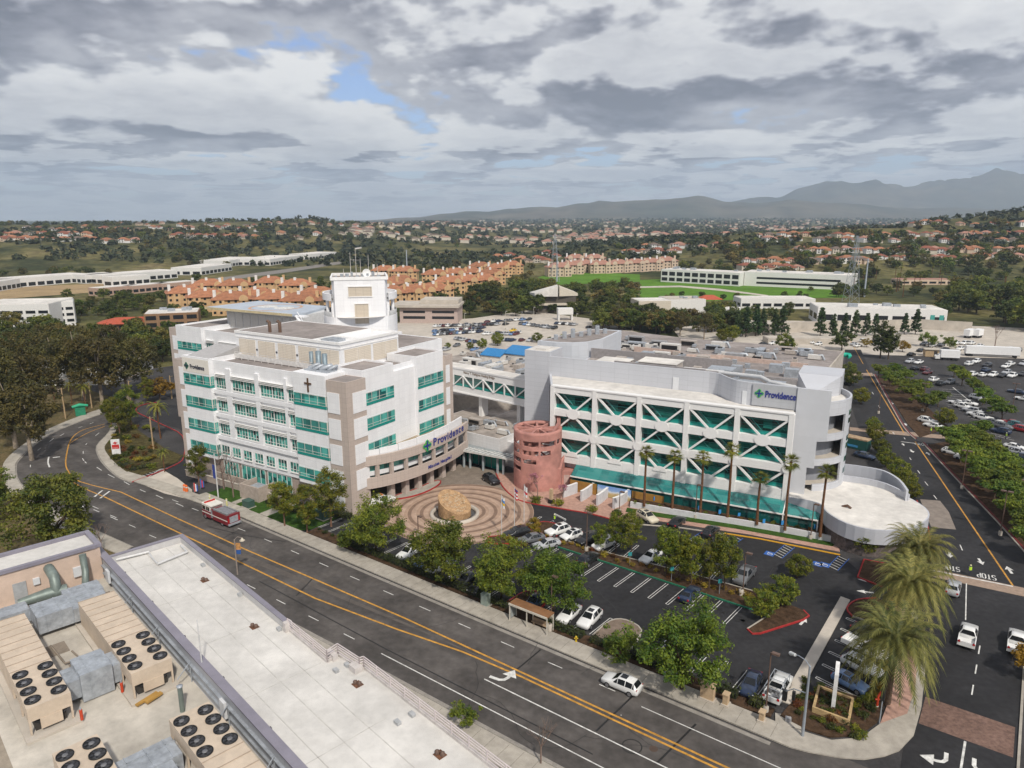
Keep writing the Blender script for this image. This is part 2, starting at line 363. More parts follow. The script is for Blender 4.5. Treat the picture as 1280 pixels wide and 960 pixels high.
 low = N.new('ShaderNodeVectorMath'); low.operation = 'SCALE'; low.inputs[0].default_value = (.70, .735, .80); low.inputs['Scale'].default_value = CLOUD_K / SKY_S
 c = mix(mth('MULTIPLY', hz, .8), c, low.outputs[0])
 L.new(c, bg.inputs['Color'])
build_sky(); wd.cycles.sampling_method = 'MANUAL'; wd.cycles.sample_map_resolution = 512
def build_haze():
 m = bpy.data.materials.new('air_haze'); m.use_nodes = True; nt = m.node_tree
 for n in list(nt.nodes):
  if n.type == 'BSDF_PRINCIPLED': nt.nodes.remove(n)
 pv = nt.nodes.new('ShaderNodeVolumePrincipled'); pv.inputs['Color'].default_value = (.67, .81, 1.0, 1); pv.inputs['Density'].default_value = HAZE_D; pv.inputs['Anisotropy'].default_value = .25
 nt.links.new(pv.outputs[0], nt.nodes['Material Output'].inputs['Volume'])
 b = MB().box(-15000, 15000, -900, 15500, -3, 1010)
 o = part('haze', b, m); o['kind'] = 'stuff'
if HAZE_D: build_haze()
def zr(row, d):
 a, b, c = ray(640, row); return CAMH + c * d / b
PROF = {
 -300: [(640, 0), (690, zr(343, 690)), (820, zr(322, 820)), (900, zr(309, 900)), (1000, zr(300, 1000)), (1200, zr(289, 1200)), (1500, zr(279, 1500)), (1900, 25), (3000, 0)],
 0: [(640, 0), (690, zr(343, 690)), (820, zr(322, 820)), (900, zr(309, 900)), (1000, zr(300, 1000)), (1200, zr(289, 1200)), (1500, zr(280, 1500)), (1900, 25), (3000, 0)],
 200: [(670, 0), (740, zr(340, 740)), (850, zr(322, 850)), (980, zr(306, 980)), (1200, zr(291, 1200)), (1600, zr(279.5, 1600)), (2000, 25), (3000, 0)],
 300: [(850, 0), (960, zr(315, 960)), (1100, zr(300, 1100)), (1300, zr(288, 1300)), (1700, zr(276, 1700)), (2100, 25), (3000, 0)],
 385: [(960, 0), (1080, zr(310, 1080)), (1300, zr(292, 1300)), (1750, zr(272.5, 1750)), (2200, 20), (3000, 0)],
 450: [(1000, 0), (1200, zr(304, 1200)), (1500, zr(290, 1500)), (1900, zr(278, 1900)), (2600, 15), (3500, 8)],
 540: [(1100, 0), (1500, zr(300, 1500)), (2200, zr(284, 2200)), (3000, zr(279, 3000)), (5000, 20)],
 640: [(1200, 0), (1500, 3), (2500, zr(288, 2500)), (4000, zr(281, 4000)), (7000, zr(275, 7000))],
 760: [(720, 0), (850, zr(320, 850)), (1000, zr(308, 1000)), (1300, 10), (2500, 8), (4000, 20), (7000, 40)],
 860: [(690, 0), (800, zr(320, 800)), (950, zr(302, 950)), (1100, 22), (1500, 12), (2500, 10), (4000, 22), (7000, 40)],
 950: [(640, 0), (720, zr(326, 720)), (860, zr(301, 860)), (1000, zr(290, 1000)), (1200, 26), (1700, 12), (3000, 12), (7000, 40)],
 1100: [(600, 0), (700, zr(326, 700)), (860, zr(299, 860)), (1000, zr(285, 1000)), (1250, 30), (1700, 12), (3000, 12), (7000, 40)],
 1200: [(600, 0), (700, zr(328, 700)), (860, zr(299, 860)), (1060, zr(272, 1060)), (1350, 40), (2000, 15), (7000, 40)],
 1290: [(600, 0), (700, zr(328, 700)), (860, zr(297, 860)), (1060, zr(262, 1060)), (1350, 60), (2000, 20), (7000, 40)],
 1700: [(600, 0), (700, zr(328, 700)), (860, zr(295, 860)), (1060, zr(258, 1060)), (1350, 65), (2000, 20), (7000, 40)],
}
PK = sorted(PROF)
def _pz(k, d):
 t = PROF[k]
 if d <= t[0][0]: return 0.0
 for (d0, z0), (d1, z1) in zip(t, t[1:]):
  if d < d1:
   s = (d - d0) / (d1 - d0); s = s * .5 + s * s * (3 - 2 * s) * .5
   return z0 + (z1 - z0) * s
 return t[-1][1]
def terr(X, Y):
 if Y < 300: return 0.0
 q = 640 + 905 * X / Y; d = Y
 q = max(PK[0], min(PK[-1] - 1e-3, q))
 for a, b in zip(PK, PK[1:]):
  if q < b: break
 s = (q - a) / (b - a); s = s * s * (3 - 2 * s)
 z = _pz(a, d) * (1 - s) + _pz(b, d) * s
 if d > 620:
  k = min(1, (d - 620) / 250)
  z += k * (mnoise.fractal(Vector((X / 120, Y / 120, 1.3)), .8, 2, 4) * 1.6) * min(1, z / 6 + .12)
 return z
def hit(px, py, zmax=0):
 a, b, c = ray(px, py); d = 60.0
 while d < 12000:
  t = d / b; z = CAMH + c * t
  if z <= terr(a * t, d): break
  d *= 1.012
 lo, hi = d / 1.012, d
 for _ in range(18):
  m = (lo + hi) / 2; t = m / b
  if CAMH + c * t <= terr(a * t, m): hi = m
  else: lo = m
 t = hi / b; return a * t, hi, terr(a * t, hi)
def terrain():
 mb = MB(); ys = [-160, -60, 20, 80, 140, 200, 250, 300, 350, 400, 450, 500]; y = 520.0
 while y < 13500: ys.append(y); y *= 1.035 if y < 2600 else 1.12
 xs = [-2.2, -1.7] + [-1.3 + 2.6 * i / 130 for i in range(131)] + [1.7, 2.2]; n = len(xs)
 v = []
 for Y in ys:
  for t in xs:
   X = t * (Y + 230) * .8; v.append((X, Y, terr(X, Y) - .05))
 f = [(r * n + c, r * n + c + 1, (r + 1) * n + c + 1, (r + 1) * n + c) for r in range(len(ys) - 1) for c in range(n - 1)]
 mb.add(v, f, 0, True)
 m, nt, b = _nt('terrain'); N = nt.nodes; L = nt.links
 tc = N.new('ShaderNodeTexCoord')
 def nz(s, d=6, r=.6):
  q = N.new('ShaderNodeTexNoise'); q.inputs['Scale'].default_value = s; q.inputs['Detail'].default_value = d; q.inputs['Roughness'].default_value = r
  L.new(tc.outputs['Object'], q.inputs['Vector']); return q.outputs['Fac']
 r1 = N.new('ShaderNodeValToRGB'); L.new(nz(.011, 7, .62), r1.inputs[0]); e = r1.color_ramp.elements
 e[0].position = .38; e[0].color = lin((.035, .042, .016)); e[1].position = .72; e[1].color = lin((.17, .135, .07))
 for p, c in ((.5, (.092, .088, .033)), (.6, (.155, .135, .054))):
  q = e.new(p); q.color = lin(c)
 r2 = N.new('ShaderNodeMapRange'); L.new(nz(.12, 4), r2.inputs[0]); r2.inputs[1].default_value = .35; r2.inputs[2].default_value = .65; r2.inputs[3].default_value = .55; r2.inputs[4].default_value = 1.3
 sc = N.new('ShaderNodeVectorMath'); sc.operation = 'SCALE'; L.new(r1.outputs[0], sc.inputs[0]); L.new(r2.outputs[0], sc.inputs['Scale'])
 L.new(sc.outputs[0], b.inputs['Base Color']); b.inputs['Roughness'].default_value = .95; b.inputs['Specular IOR Level'].default_value = .1
 struct('terrain', mb, m)
terrain()
def mountains():
 m1 = mat('mountain_scrub', (.14, .115, .085), .95, scale=.0011, col2=(.045, .055, .04), spec=.05, detail=9, scale2=.0045, str2=.35)
 def ridge(pts, dist, depth, name):
  mb = MB(); n = 150; rows = 26; v = []; q0, q1 = pts[0][0], pts[-1][0]
  for r in range(rows + 1):
   t = r / rows
   for i in range(n + 1):
    q = q0 + (q1 - q0) * i / n
    for (a, ra), (b, rb) in zip(pts, pts[1:]):
     if q <= b: break
    s = (q - a) / (b - a); row = ra + (rb - ra) * (s * s * (3 - 2 * s))
    crest = zr(row, dist + depth * .6) + 20
    Y = dist + depth * t; X = (q - 640) / 905 * Y
    base = 25; k = math.sin(min(1, t / .6) * math.pi / 2) ** 1.25 if t < .6 else 1 - ((t - .6) / .4) ** 1.5
    rid = mnoise.ridged_multi_fractal(Vector((X / 1500, Y / 1500, 2.1)), .9, 2.1, 5, 1.0, 2.0)
    h = (crest - base)
    z = base + h * k * (.76 + .30 * (rid - .9)) + h * .16 * k * (1 - abs(t - .6) * 1.6) - 10
    v.append((X, Y, z))
  f = [(r * (n + 1) + i, r * (n + 1) + i + 1, (r + 1) * (n + 1) + i + 1, (r + 1) * (n + 1) + i) for r in range(rows) for i in range(n)]
  mb.add(v, f, 0, True); struct(name, mb, m1)
 ridge([(430, 278), (520, 273), (560, 268), (585, 265), (610, 267), (640, 264), (690, 261), (720, 257), (760, 255), (800, 253), (840, 252), (870, 250), (905, 255), (940, 254), (990, 250), (1060, 256), (1150, 262), (1400, 268)], 6400, 3000, 'hills')
 ridge([(820, 262), (900, 256), (960, 247), (1000, 238), (1045, 230), (1085, 231), (1120, 235), (1160, 233), (1195, 229), (1240, 221), (1290, 218), (1400, 212), (1600, 220)], 9000, 4200, 'mountains')
mountains()
asph = mat('asphalt_road', (.098, .088, .082), .86, .32, .16, scale2=1.1, str2=.16, spec=.25)
asphd = mat('asphalt_dark', (.034, .033, .035), .82, .3, .09, col2=(.019, .019, .021), scale2=1.3, str2=.22, spec=.25)
asphm = mat('asphalt_grey', (.058, .055, .056), .88, .3, .12, scale2=3.0, str2=.18, spec=.22)
conc = mat('concrete', (.40, .365, .315), .9, .16, .8, scale2=.15, str2=.12, spec=.2)
concg = mat('concrete_gutter', (.30, .275, .245), .9, .2, .9, scale2=6, str2=.1, spec=.2)
concl = mat('concrete_light', (.50, .45, .39), .9, .14, .3, scale2=.06, str2=.1, spec=.2)
pinkp = mat('pink_walk', (.46, .285, .225), .9, .2, 1.4, scale2=.3, str2=.1, spec=.2)
brickp = mat('brick_crossing', (.20, .125, .10), .9, .3, 2.2, scale2=.4, str2=.18, spec=.2)
whitep = mat('white_paint', (.72, .71, .68), .7, .3, 1.5, spec=.3)
yelp = mat('yellow_paint', (.58, .295, .05), .7, .3, 1.5, spec=.3)
redp = mat('red_paint', (.38, .03, .03), .6, .2, 2.0, spec=.3)
greenp = mat('green_paint', (.02, .16, .09), .6, .2, 2.0, spec=.3)
bluep = mat('blue_paint', (.03, .12, .42), .6, .2, 2.0, spec=.3)
soil = mat('bark_mulch', (.085, .052, .032), .98, .4, 1.2, scale2=9, str2=.3, spec=.1)
lawn = mat('lawn_grass', (.045, .095, .016), .95, .3, .9, scale2=8, str2=.25, spec=.1)
parkl = mat('park_grass', (.10, .21, .022), .95, .22, .03, scale2=.3, str2=.15, spec=.1)
tanf = mat('dry_field', (.36, .26, .145), .95, .2, .06, scale2=.6, str2=.12, spec=.1)
seam = mat('road_tar', (.018, .017, .017), .6, .2, 2, spec=.4)
streak(asph, ANG, .17); streak(asphd, ANG + 1.2, .16, .02, .2)
def flat(name, pts, z, m): return struct(name, sheet(MB(), pts, z), m)
def slab(name, pts, z0, z1, m): return struct(name, MB().prism(pts, z0, z1), m)
flat('hospital_ground', gp((118, 470), (60, 700), (1300, 1180), (1500, 700), (1290, 436), (700, 436), (420, 430)), -.035, asphm)
nK = smooth([G(x, y) for x, y in ((205, 500), (160, 513), (137, 538), (122, 557), (125, 572), (135, 585), (150, 596), (185, 607), (212, 615))]) + up((-127, 67.2), (-110, 67.2), (-60, 67), (-14, 67))
sK = up((60, 49.5), (-20, 50.6), (-60, 51), (-90, 51)) + smooth([G(x, y) for x, y in ((232, 722), (165, 684), (112, 660), (60, 633), (24, 604), (19, 585), (23, 575), (42, 557), (66, 541), (102, 526), (128, 517), (160, 500))])
flat('main_road', nK + up((-14, 69), (60, 69)) + sK, 0.0, asph)
flat('road_patch', up((-140, 58.6), (-99, 59.3), (-63, 60.4), (-33, 60.6), (-60, 60.1), (-99, 58.0), (-140, 57.2)), .003, mat('road_patch', (.115, .10, .09), .9, .2, .6, spec=.2))
northwalk = up((-14, 67.15))
CSN = []
def curbslab(name, front, back, m=conc, h=.14):
 CSN.append(1); slab(name, front + back[::-1], -.02, h - .004 * (len(CSN) - 1), m)
nW = [p for p in nK if UV(*p)[0] > -150]
fr_ = up((-127, 67.4), (-110, 67.4), (-60, 67.2), (-14.2, 67.2)) + [G(x, y) for x, y in ((1011, 941), (1050, 948), (1080, 950), (1105, 946), (1124, 939), (1142, 920))] + up((-4.2, 82), (-4.9, 92), (-6.2, 99), (-7.6, 104))
bk_ = up((-127, 70.1), (-110, 70.1), (-60, 70.1), (-15, 70.2), (-11.0, 70.8), (-8.6, 73.0), (-7.4, 76.5), (-7.3, 82), (-8.0, 92), (-9.3, 99), (-10.6, 104))
curbslab('pavement', fr_, bk_)
flat('pink_pavement', bk_[-5:][::-1] + up((-5.3, 80), (-5.3, 86), (-5.9, 92), (-7.0, 99), (-8.4, 104)), .144, pinkp)
curbslab('pavement', [G(x, y) for x, y in ((150, 597), (185, 608), (212, 616), (240, 626), (270, 636))] + up((-127.2, 67.4)), [G(x, y) for x, y in ((160, 590), (188, 598), (215, 606), (236, 614), (262, 624))] + up((-126.5, 70.1)))
ow = [G(x, y) for x, y in ((165, 684), (112, 660), (60, 633), (24, 604), (19, 585), (23, 575), (42, 557), (66, 541), (102, 526), (128, 517))]
oo = [G(x, y) for x, y in ((150, 694), (90, 668), (35, 640), (8, 608), (3, 585), (12, 570), (35, 552), (62, 536), (98, 521), (124, 512))]
curbslab('pavement', smooth(ow), smooth(oo))
curbslab('pavement', up((-90, 50.8), (-60, 50.8), (-20, 50.4), (60, 49.3)), up((-90, 47.6), (-60, 47.6), (-20, 47.2), (60, 46)))
inn = [G(x, y) for x, y in ((145, 521), (137, 540), (122, 557), (125, 572), (135, 585), (150, 597), (165, 603))]
ino = [G(x, y) for x, y in ((150, 524), (143, 543), (131, 558), (135, 569), (145, 580), (158, 590), (172, 596))]
curbslab('pavement', smooth(inn), smooth(ino))
mbk = MB()
strip(mbk, [(p[0], p[1]) for p in up((-127, 66.85), (-110, 66.85), (-60, 66.65), (-16, 66.6))], .55, .004); strip(mbk, up((-90, 51.2), (-60, 51.2), (-20, 50.8), (60, 49.7)), .5, .004)
strip(mbk, smooth(ow), .6, .004); strip(mbk, smooth(inn), .6, .004)
struct('gutter', mbk, concg)
ms = MB()
for i in range(60): strip(ms, up((-126 + i * 1.86, 67.42), (-126 + i * 1.86, 70.05)), .03, .145)
for i in range(30): strip(ms, up((-58 + i * 1.86, 50.35), (-58 + i * 1.86, 47.6)), .03, .145)
struct('pavement_joint', ms, mat('joint_dirt', (.12, .105, .09), .9))
CCU, CCV, CR = -80.8, 92.8, 13.9
def circ(cu, cv, r, n=64, a0=0.0, a1=2 * math.pi): return [W(cu + r * math.cos(a0 + (a1 - a0) * i / n), cv + r * math.sin(a0 + (a1 - a0) * i / n)) for i in range(n)]
flat('drop_off_drive', gp((440, 640), (470, 700), (690, 700), (690, 600), (560, 578), (470, 600)), -.003, mat('drive_concrete', (.235, .195, .16), .9, .2, .5, scale2=3, str2=.1, spec=.2))
def ringpave():
 m, nt, b = _nt('ring_paving'); N = nt.nodes; L = nt.links
 tc = N.new('ShaderNodeTexCoord'); ln = N.new('ShaderNodeVectorMath'); ln.operation = 'LENGTH'
 c = W(CCU, CCV); mp = N.new('ShaderNodeMapping'); mp.inputs['Location'].default_value = (-c[0], -c[1], 0); L.new(tc.outputs['Object'], mp.inputs[0]); L.new(mp.outputs[0], ln.inputs[0])
 nz = N.new('ShaderNodeTexNoise'); nz.inputs['Scale'].default_value = .7; nz.inputs['Detail'].default_value = 7; L.new(tc.outputs['Object'], nz.inputs['Vector'])
 ml = N.new('ShaderNodeMath'); ml.operation = 'MULTIPLY'; ml.inputs[1].default_value = .455; L.new(ln.outputs['Value'], ml.inputs[0])
 fr = N.new('ShaderNodeMath'); fr.operation = 'FRACT'; L.new(ml.outputs[0], fr.inputs[0])
 cr = N.new('ShaderNodeValToRGB'); L.new(fr.outputs[0], cr.inputs[0]); e = cr.color_ramp.elements; cr.color_ramp.interpolation = 'LINEAR'
 e[0].position = 0; e[0].color = lin((.20, .13, .092)); e[1].position = 1; e[1].color = lin((.21, .135, .095))
 for p, q in ((.24, (.20, .128, .09)), (.30, (.37, .255, .185)), (.52, (.34, .23, .165)), (.58, (.42, .30, .225)), (.93, (.38, .262, .195))):
  k = e.new(p); k.color = lin(q)
 mr = N.new('ShaderNodeMapRange'); L.new(nz.outputs['Fac'], mr.inputs[0]); mr.inputs[1].default_value = .3; mr.inputs[2].default_value = .7; mr.inputs[3].default_value = .78; mr.inputs[4].default_value = 1.12
 sc = N.new('ShaderNodeVectorMath'); sc.operation = 'SCALE'; L.new(cr.outputs[0], sc.inputs[0]); L.new(mr.outputs[0], sc.inputs['Scale'])
 L.new(sc.outputs[0], b.inputs['Base Color']); b.inputs['Roughness'].default_value = .9
 return m
flat('turning_circle', circ(CCU, CCV, CR), .006, ringpave())
lotN = smooth([G(x, y) for x, y in ((620, 592), (628, 608), (641, 621), (657, 628), (700, 636), (740, 643), (776, 653))])
flat('car_park', lotN + gp((800, 650), (935, 671), (1050, 693), (1072, 712), (1165, 720), (1170, 770), (1100, 880), (985, 915)) + up((-16, 73.2), (-60, 73.2), (-96, 73.0), (-97, 79), (-89, 79.5)) + [W(CCU + CR * math.cos(a), CCV + CR * math.sin(a)) for a in (-2.0, -1.6, -1.2, -.8, -.4, 0, .3)], .001, asphd)
flat('east_road', gp((1166, 718), (1163, 672), (1150, 640), (1112, 585), (1075, 540), (1062, 500), (1058, 470), (1056, 437), (1076, 437), (1090, 468), (1128, 538), (1152, 553), (1205, 607), (1245, 650), (1300, 708), (1300, 742)), .003, asphd)
flat('east_road', up((-4.3, 67.0), (4.6, 66.0), (4.6, 110), (4.4, 117.5), (-7.6, 117.5), (-9, 106), (-6.5, 98)), .002, asphd)
flat('crossing', gp((1166, 711), (1166, 721), (1300, 750), (1300, 739)), .006, mat('crossing_concrete', (.34, .25, .19), .9, .2, 1.5))
flat('crossing', up((-4.1, 79.2), (4.3, 79.2), (4.3, 84.6), (-4.1, 84.6)), .006, brickp)
flat('drive_apron', gp((1150, 624), (1175, 626), (1186, 640), (1195, 662), (1164, 659)), .008, mat('apron', (.25, .21, .18), .9, .2, .8))
flat('crossing', gp((1062, 534), (1062, 538), (1150, 546), (1240, 554), (1240, 550), (1150, 541)), .008, mat('crossing_concrete', (.3, .25, .19)))
flat('crossing', gp((1052, 467), (1052, 471), (1092, 470), (1090, 466)), .008, mat('crossing_concrete', (.3, .25, .19)))
flat('east_car_park', gp((1076, 437), (1090, 468), (1130, 535), (1155, 553), (1245, 650), (1310, 722), (2100, 720), (1700, 470), (1400, 445), (1180, 431)), -.012, asphm)
flat('service_yard', gp((860, 436), (1075, 443), (1420, 452), (1330, 412), (1080, 402), (930, 400), (840, 410)), -.004, concl)
flat('north_car_park', gp((440, 452), (700, 450), (860, 437), (800, 416), (735, 398), (660, 388), (590, 398), (500, 402)), -.006, concl)
flat('pink_terrace', lotN + gp((800, 648), (935, 668), (1050, 690), (1045, 668), (960, 655), (800, 628), (715, 600), (660, 590)), .02, pinkp)
for nm, path, m in (('kerb', lotN, redp), ('kerb', [G(x, y) for x, y in ((776, 653), (800, 656), (850, 660), (905, 668))], concl), ('kerb', [G(x, y) for x, y in ((905, 667), (950, 674), (1005, 685), (1050, 694))], mat('kerb_yellow', (.70, .36, .02), .6)),
     ('kerb', smooth([G(x, y) for x, y in ((1146, 742), (1150, 734), (1153, 722)) ]), redp),
     ('kerb', smooth([G(x, y) for x, y in ((1146, 626), (1153, 645), (1160, 660), (1163, 680), (1163, 702))]), redp),
     ('kerb', smooth([G(x, y) for x, y in ((1092, 468), (1110, 500), (1130, 535), (1144, 549))]), conc),
     ('kerb', smooth([G(x, y) for x, y in ((1153, 554), (1200, 604), (1245, 651), (1300, 712))]), conc)):
 struct(nm, kerb(MB(), path, .22, 0, .15), m)
struct('kerb', kerb(MB(), smooth([G(x, y) for x, y in ((1154.5, 553.5), (1202, 603.5), (1247.5, 651), (1303, 712))]), .35, 0, .17), mat('kerb_red_dark', (.16, .02, .02), .7))
struct('kerb', kerb(MB(), smooth([G(x, y) for x, y in ((1093.5, 468), (1111.5, 500), (1131.5, 535), (1145, 548.5))]), .35, 0, .17), MATS['kerb_red_dark'])
struct('kerb', kerb(MB(), up((4.75, 66), (4.75, 90), (4.75, 105), (5.3, 112), (7.5, 117)), .25, 0, .15), conc)
def bed(name, pts, m=soil, z=.1, km=conc):
 slab(name, pts, -.01, z, m)
 if km: struct('kerb', kerb(MB(), pts + [pts[0]], .16, 0, z + .05), km)
isl = up(*[(u, v) for u, v in ((-74.6, 96.2), (-60, 94.0), (-33.6, 90.2), (-33.6, 93.2), (-60, 96.8), (-74.6, 99.2))])
def island(name, pts, edges, m=soil, h=.14):
 slab(name, pts, -.01, h, m)
 for path, km in edges: struct('kerb', kerb(MB(), path, .2, 0, h + .05), km)
I1 = up((-60.0, 91.4), (-23.6, 91.2)); I2 = up((-24.9, 86.0), (-24.0, 85.3), (-23.2, 86.0), (-19.6, 92.6), (-19.2, 94.2), (-20.2, 95.2)); I3 = up((-27, 96.3), (-36, 95.8), (-50, 94.4), (-60, 94.0))
island('planting_bed', I1 + I2 + I3, ((I1, greenp), (up((-23.6, 91.2), (-24.9, 86.0)), conc), (I2, redp), (I3, conc)))
FI = smooth(up((-69.6, 87.6), (-66.6, 91.4), (-66.2, 95.6), (-65.6, 98.2), (-62.5, 98.6), (-60.6, 96.0), (-61.4, 92.4), (-63.5, 89.6), (-66.4, 86.6), (-68.6, 86.0), (-69.6, 87.6)))
island('planting_bed', FI, ((FI, redp),))
SI = smooth(up((-40.6, 72.6), (-40.4, 76.9), (-38.8, 78.4), (-36, 77.4), (-35.2, 73.0)))
island('planting_bed', SI + up((-35.2, 72.2), (-40.6, 72.2)), ((SI, conc),), mat('island_paving', (.20, .15, .115), .9))
NWI = smooth(up((-54.4, 72.6), (-54.2, 76.2), (-52.6, 77.4), (-50.2, 76.0), (-49.6, 73)))
island('planting_bed', NWI + up((-49.6, 72.2), (-54.4, 72.2)), ((NWI, redp),))
slab('drive_divider', up((-16.9, 102.2), (-15.6, 102.0), (-15.7, 74), (-17.1, 74)), 0, .14, concl)
PB = up((-13.6, 70.9), (-16.4, 71.4), (-15.9, 75.4), (-13.8, 79.6), (-9.6, 79.9), (-9.4, 97.2), (-14.4, 97.6), (-15.4, 99.4), (-14.8, 102.6), (-12.6, 104.6), (-10.8, 104), (-9.5, 99), (-8.2, 92), (-7.6, 82), (-7.7, 76.6), (-8.8, 73.4), (-11.2, 71.2))
slab('planting_bed', PB, -.01, .15, soil)
struct('kerb', kerb(MB(), up((-14.0, 79.6), (-9.6, 79.9), (-9.4, 97.2), (-14.4, 97.6)), .18, 0, .2), conc)
struct('kerb', kerb(MB(), smooth(up((-14.4, 97.6), (-15.5, 99.4), (-14.8, 102.6), (-12.6, 104.8))), .2, 0, .2), redp)
slab('planting_bed', up((-96, 70.3), (-20, 70.3), (-17.2, 70.6), (-17.2, 72.2), (-35.0, 72.2), (-40.8, 72.2), (-96, 72.6)), -.01, .12, soil)
EB = [G(x, y) for x, y in ((1080, 700), (1140, 712), (1150, 738), (1128, 742), (1105, 735), (1072, 722))]
slab('planting_bed', EB, -.01, .15, soil); struct('kerb', kerb(MB(), EB + [EB[0]], .2, 0, .2), redp)
slab('lawn', up((-126.5, 70.2), (-98, 70.2), (-96.5, 71), (-96.5, 79.6), (-98, 79.6), (-126.5, 74.2)), -.01, .12, lawn)
slab('garden_path', up((-109.5, 70.2), (-107.3, 70.2), (-107.6, 77), (-109.8, 76.6)), 0, .135, conc)
slab('garden_path', up((-118.4, 70.2), (-117.0, 70.2), (-117.4, 75), (-118.8, 74.8)), 0, .135, conc)
slab('lawn', [G(x, y) for x, y in ((782, 640), (800, 643), (920, 661), (1040, 683), (1046, 679), (920, 656), (800, 638), (784, 635))], 0, .1, lawn)
slab('planting_bed', smooth(ino) + [G(x, y) for x, y in ((190, 590), (222, 578), (228, 570), (205, 560), (175, 540), (160, 520))], -.01, .12, mat('ground_cover', (.09, .075, .03), .98, .4, .8, scale2=5, str2=.4, spec=.1))
flat('side_drive', smooth([G(x, y) for x, y in ((206, 616), (172, 602), (184, 594), (222, 580), (232, 570), (230, 540), (205, 530), (185, 519), (200, 505))]) + [G(x, y) for x, y in ((240, 508), (262, 560), (262, 590), (236, 610))], .004, asphd)
struct('kerb', kerb(MB(), smooth([G(x, y) for x, y in ((165, 603), (186, 595), (218, 582), (230, 571), (228, 545), (205, 532), (180, 520), (170, 514), (176, 507), (196, 503))]), .2, 0, .15), redp)
flat('drive_apron', [G(x, y) for x, y in ((172, 603), (206, 617), (240, 625), (240, 612), (222, 598), (205, 588))], .006, concl)
flat('west_slope', smooth(oo)[::-1] + gp((150, 694), (118, 712), (-90, 760), (-300, 700), (-300, 480), (60, 470), (150, 500)), -.02, mat('dry_slope', (.16, .115, .06), .98, .4, .25, scale2=2, str2=.3, spec=.1, col2=(.075, .07, .03)))
wm = MB(); ym = MB(); bm_ = MB(); Z = .011
def dash(u0, v0, u1, v1, w=.12, mb=wm, z=Z): strip(mb, up((u0, v0), (u1, v1)), w, z)
for k in range(10):
 u = -98.75 + 7.2 * k; dash(u - 1.05, 64.5, u + 1.05, 64.5)
for u in (-106.2, -113.6, -121, -128): dash(u - 1.05, 64.3, u + 1.05, 64.4)
for u in (-87.5, -80.4, -73.2, -66.0): dash(u - 1.05, 53.7, u + 1.05, 53.7)
for u in (-95, -102, -109, -116, -123, -130, -137): dash(u - 1.05, 53.7, u + 1.05, 53.8)
dash(-59.9, 53.6, 40, 53.0, .14); dash(-46.4, 57.3, 40, 56.7, .16)
dash(-29.3, 63.9, 40, 63.4, .12); dash(-30.5, 61.3, -30.4, 61.3)
yU = up((-141, 60.3), (-120, 60.2), (-98.8, 60.3), (-63.3, 61.1), (-45, 60.95), (-19.1, 60.75), (40, 60.4))
yL = up((-141, 57.2), (-120, 57.2), (-99, 57.2), (-77.2, 57.2), (-62, 58.6), (-52, 59.9), (-43.2, 60.25), (-19, 60.05), (40, 59.7))
yW = [G(x, y) for x, y in ((112, 610), (95, 600), (84, 588), (82, 575), (86, 560), (100, 545), (130, 534))]
for p in (yU, yL): strip(ym, p, .28, Z)
ys_ = smooth([yU[0], G(100, 602), G(86, 590), G(82, 577), G(86, 555)]); strip(ym, ys_, .25, Z)
strip(ym, smooth([G(86, 555), G(92, 545), G(105, 537), G(131, 530)]), .22, Z); strip(ym, smooth([G(86, 555), G(97, 548), G(112, 540), G(131, 533)]), .22, Z)
strip(ym, smooth([yL[0], G(104, 610), G(92, 603)]), .22, Z)
for a, b in (((128, 613), (118, 621)), ((137, 614), (125, 623))): strip(wm, gp(a, b), .35, Z)
for p, q in (((121, 584), (127, 588)), ((135, 593), (143, 597)), ((155, 602), (162, 606)), ((175, 612), (182, 615)), ((195, 619), (204, 623)), ((220, 629), (229, 633)), ((103, 573), (105, 576)), ((106, 577), (108, 579)), ((104, 564), (104, 567)), ((107, 556), (109, 554)), ((119, 545), (124, 541)), ((38, 584), (38, 581)), ((39, 572), (40, 569)), ((47, 563), (51, 560)), ((62, 552), (67, 548)), ((75, 545), (80, 542)), ((98, 535), (103, 533)), ((112, 530), (117, 528)), ((100, 631), (105, 634)), ((117, 637), (124, 640)), ((138, 646), (147, 650))):
 strip(wm, gp(p, q), .14, Z)
strip(wm, smooth([G(62, 584), G(60, 578), G(61, 571)]), .3, Z); strip(wm, gp((66, 572), (75, 571)), .5, Z)
for i in range(7): strip(wm, gp((170 + i * 5, 591.5 - i * .8), (184 + i * 4.6, 596 - i * 1.9)), .14, Z)
strip(wm, gp((168, 590), (185, 597), (213, 577)), .2, Z)
def dbl(p, q):
 dx, dy = q[0] - p[0], q[1] - p[1]; l = math.hypot(dx, dy); nx, ny = -dy / l * .19, dx / l * .19
 for s in (-1, 1): strip(wm, [(p[0] + nx * s, p[1] + ny * s), (q[0] + nx * s, q[1] + ny * s)], .09, Z)
 strip(wm, [(p[0] - nx, p[1] - ny), (p[0] + nx, p[1] + ny)], .09, Z + .001)
for k in range(13):
 u = -27.5 - 2.76 * k
 dbl(W(u - .35, 85.6), W(u, 91.0))
for k in range(13):
 u = -33.8 - 2.78 * k; dbl(W(u - .1, 99.9), W(u, 94.6 + .0 * k))
for u in (-43.6, -40.95, -46.3, -49.0): dbl(W(u + .3, 77.7), W(u, 72.7))
for u in (-32.6, -29.8, -24.85, -27.4, -22.1, -19.4): dbl(W(u + .3, 77.6), W(u, 72.8))
for k in range(17): dbl(W(-57.6 - 2.75 * k + .3, 77.8), W(-57.6 - 2.75 * k, 72.9))
for v in (80.0, 83.1, 86.3, 89.5, 92.7, 95.9): dbl(W(-15.0, v + .9), W(-9.8, v - .3))
for k in range(9):
 u = -33.0 + 2.3 * k - (0 if k < 9 else 0); v = 114.0
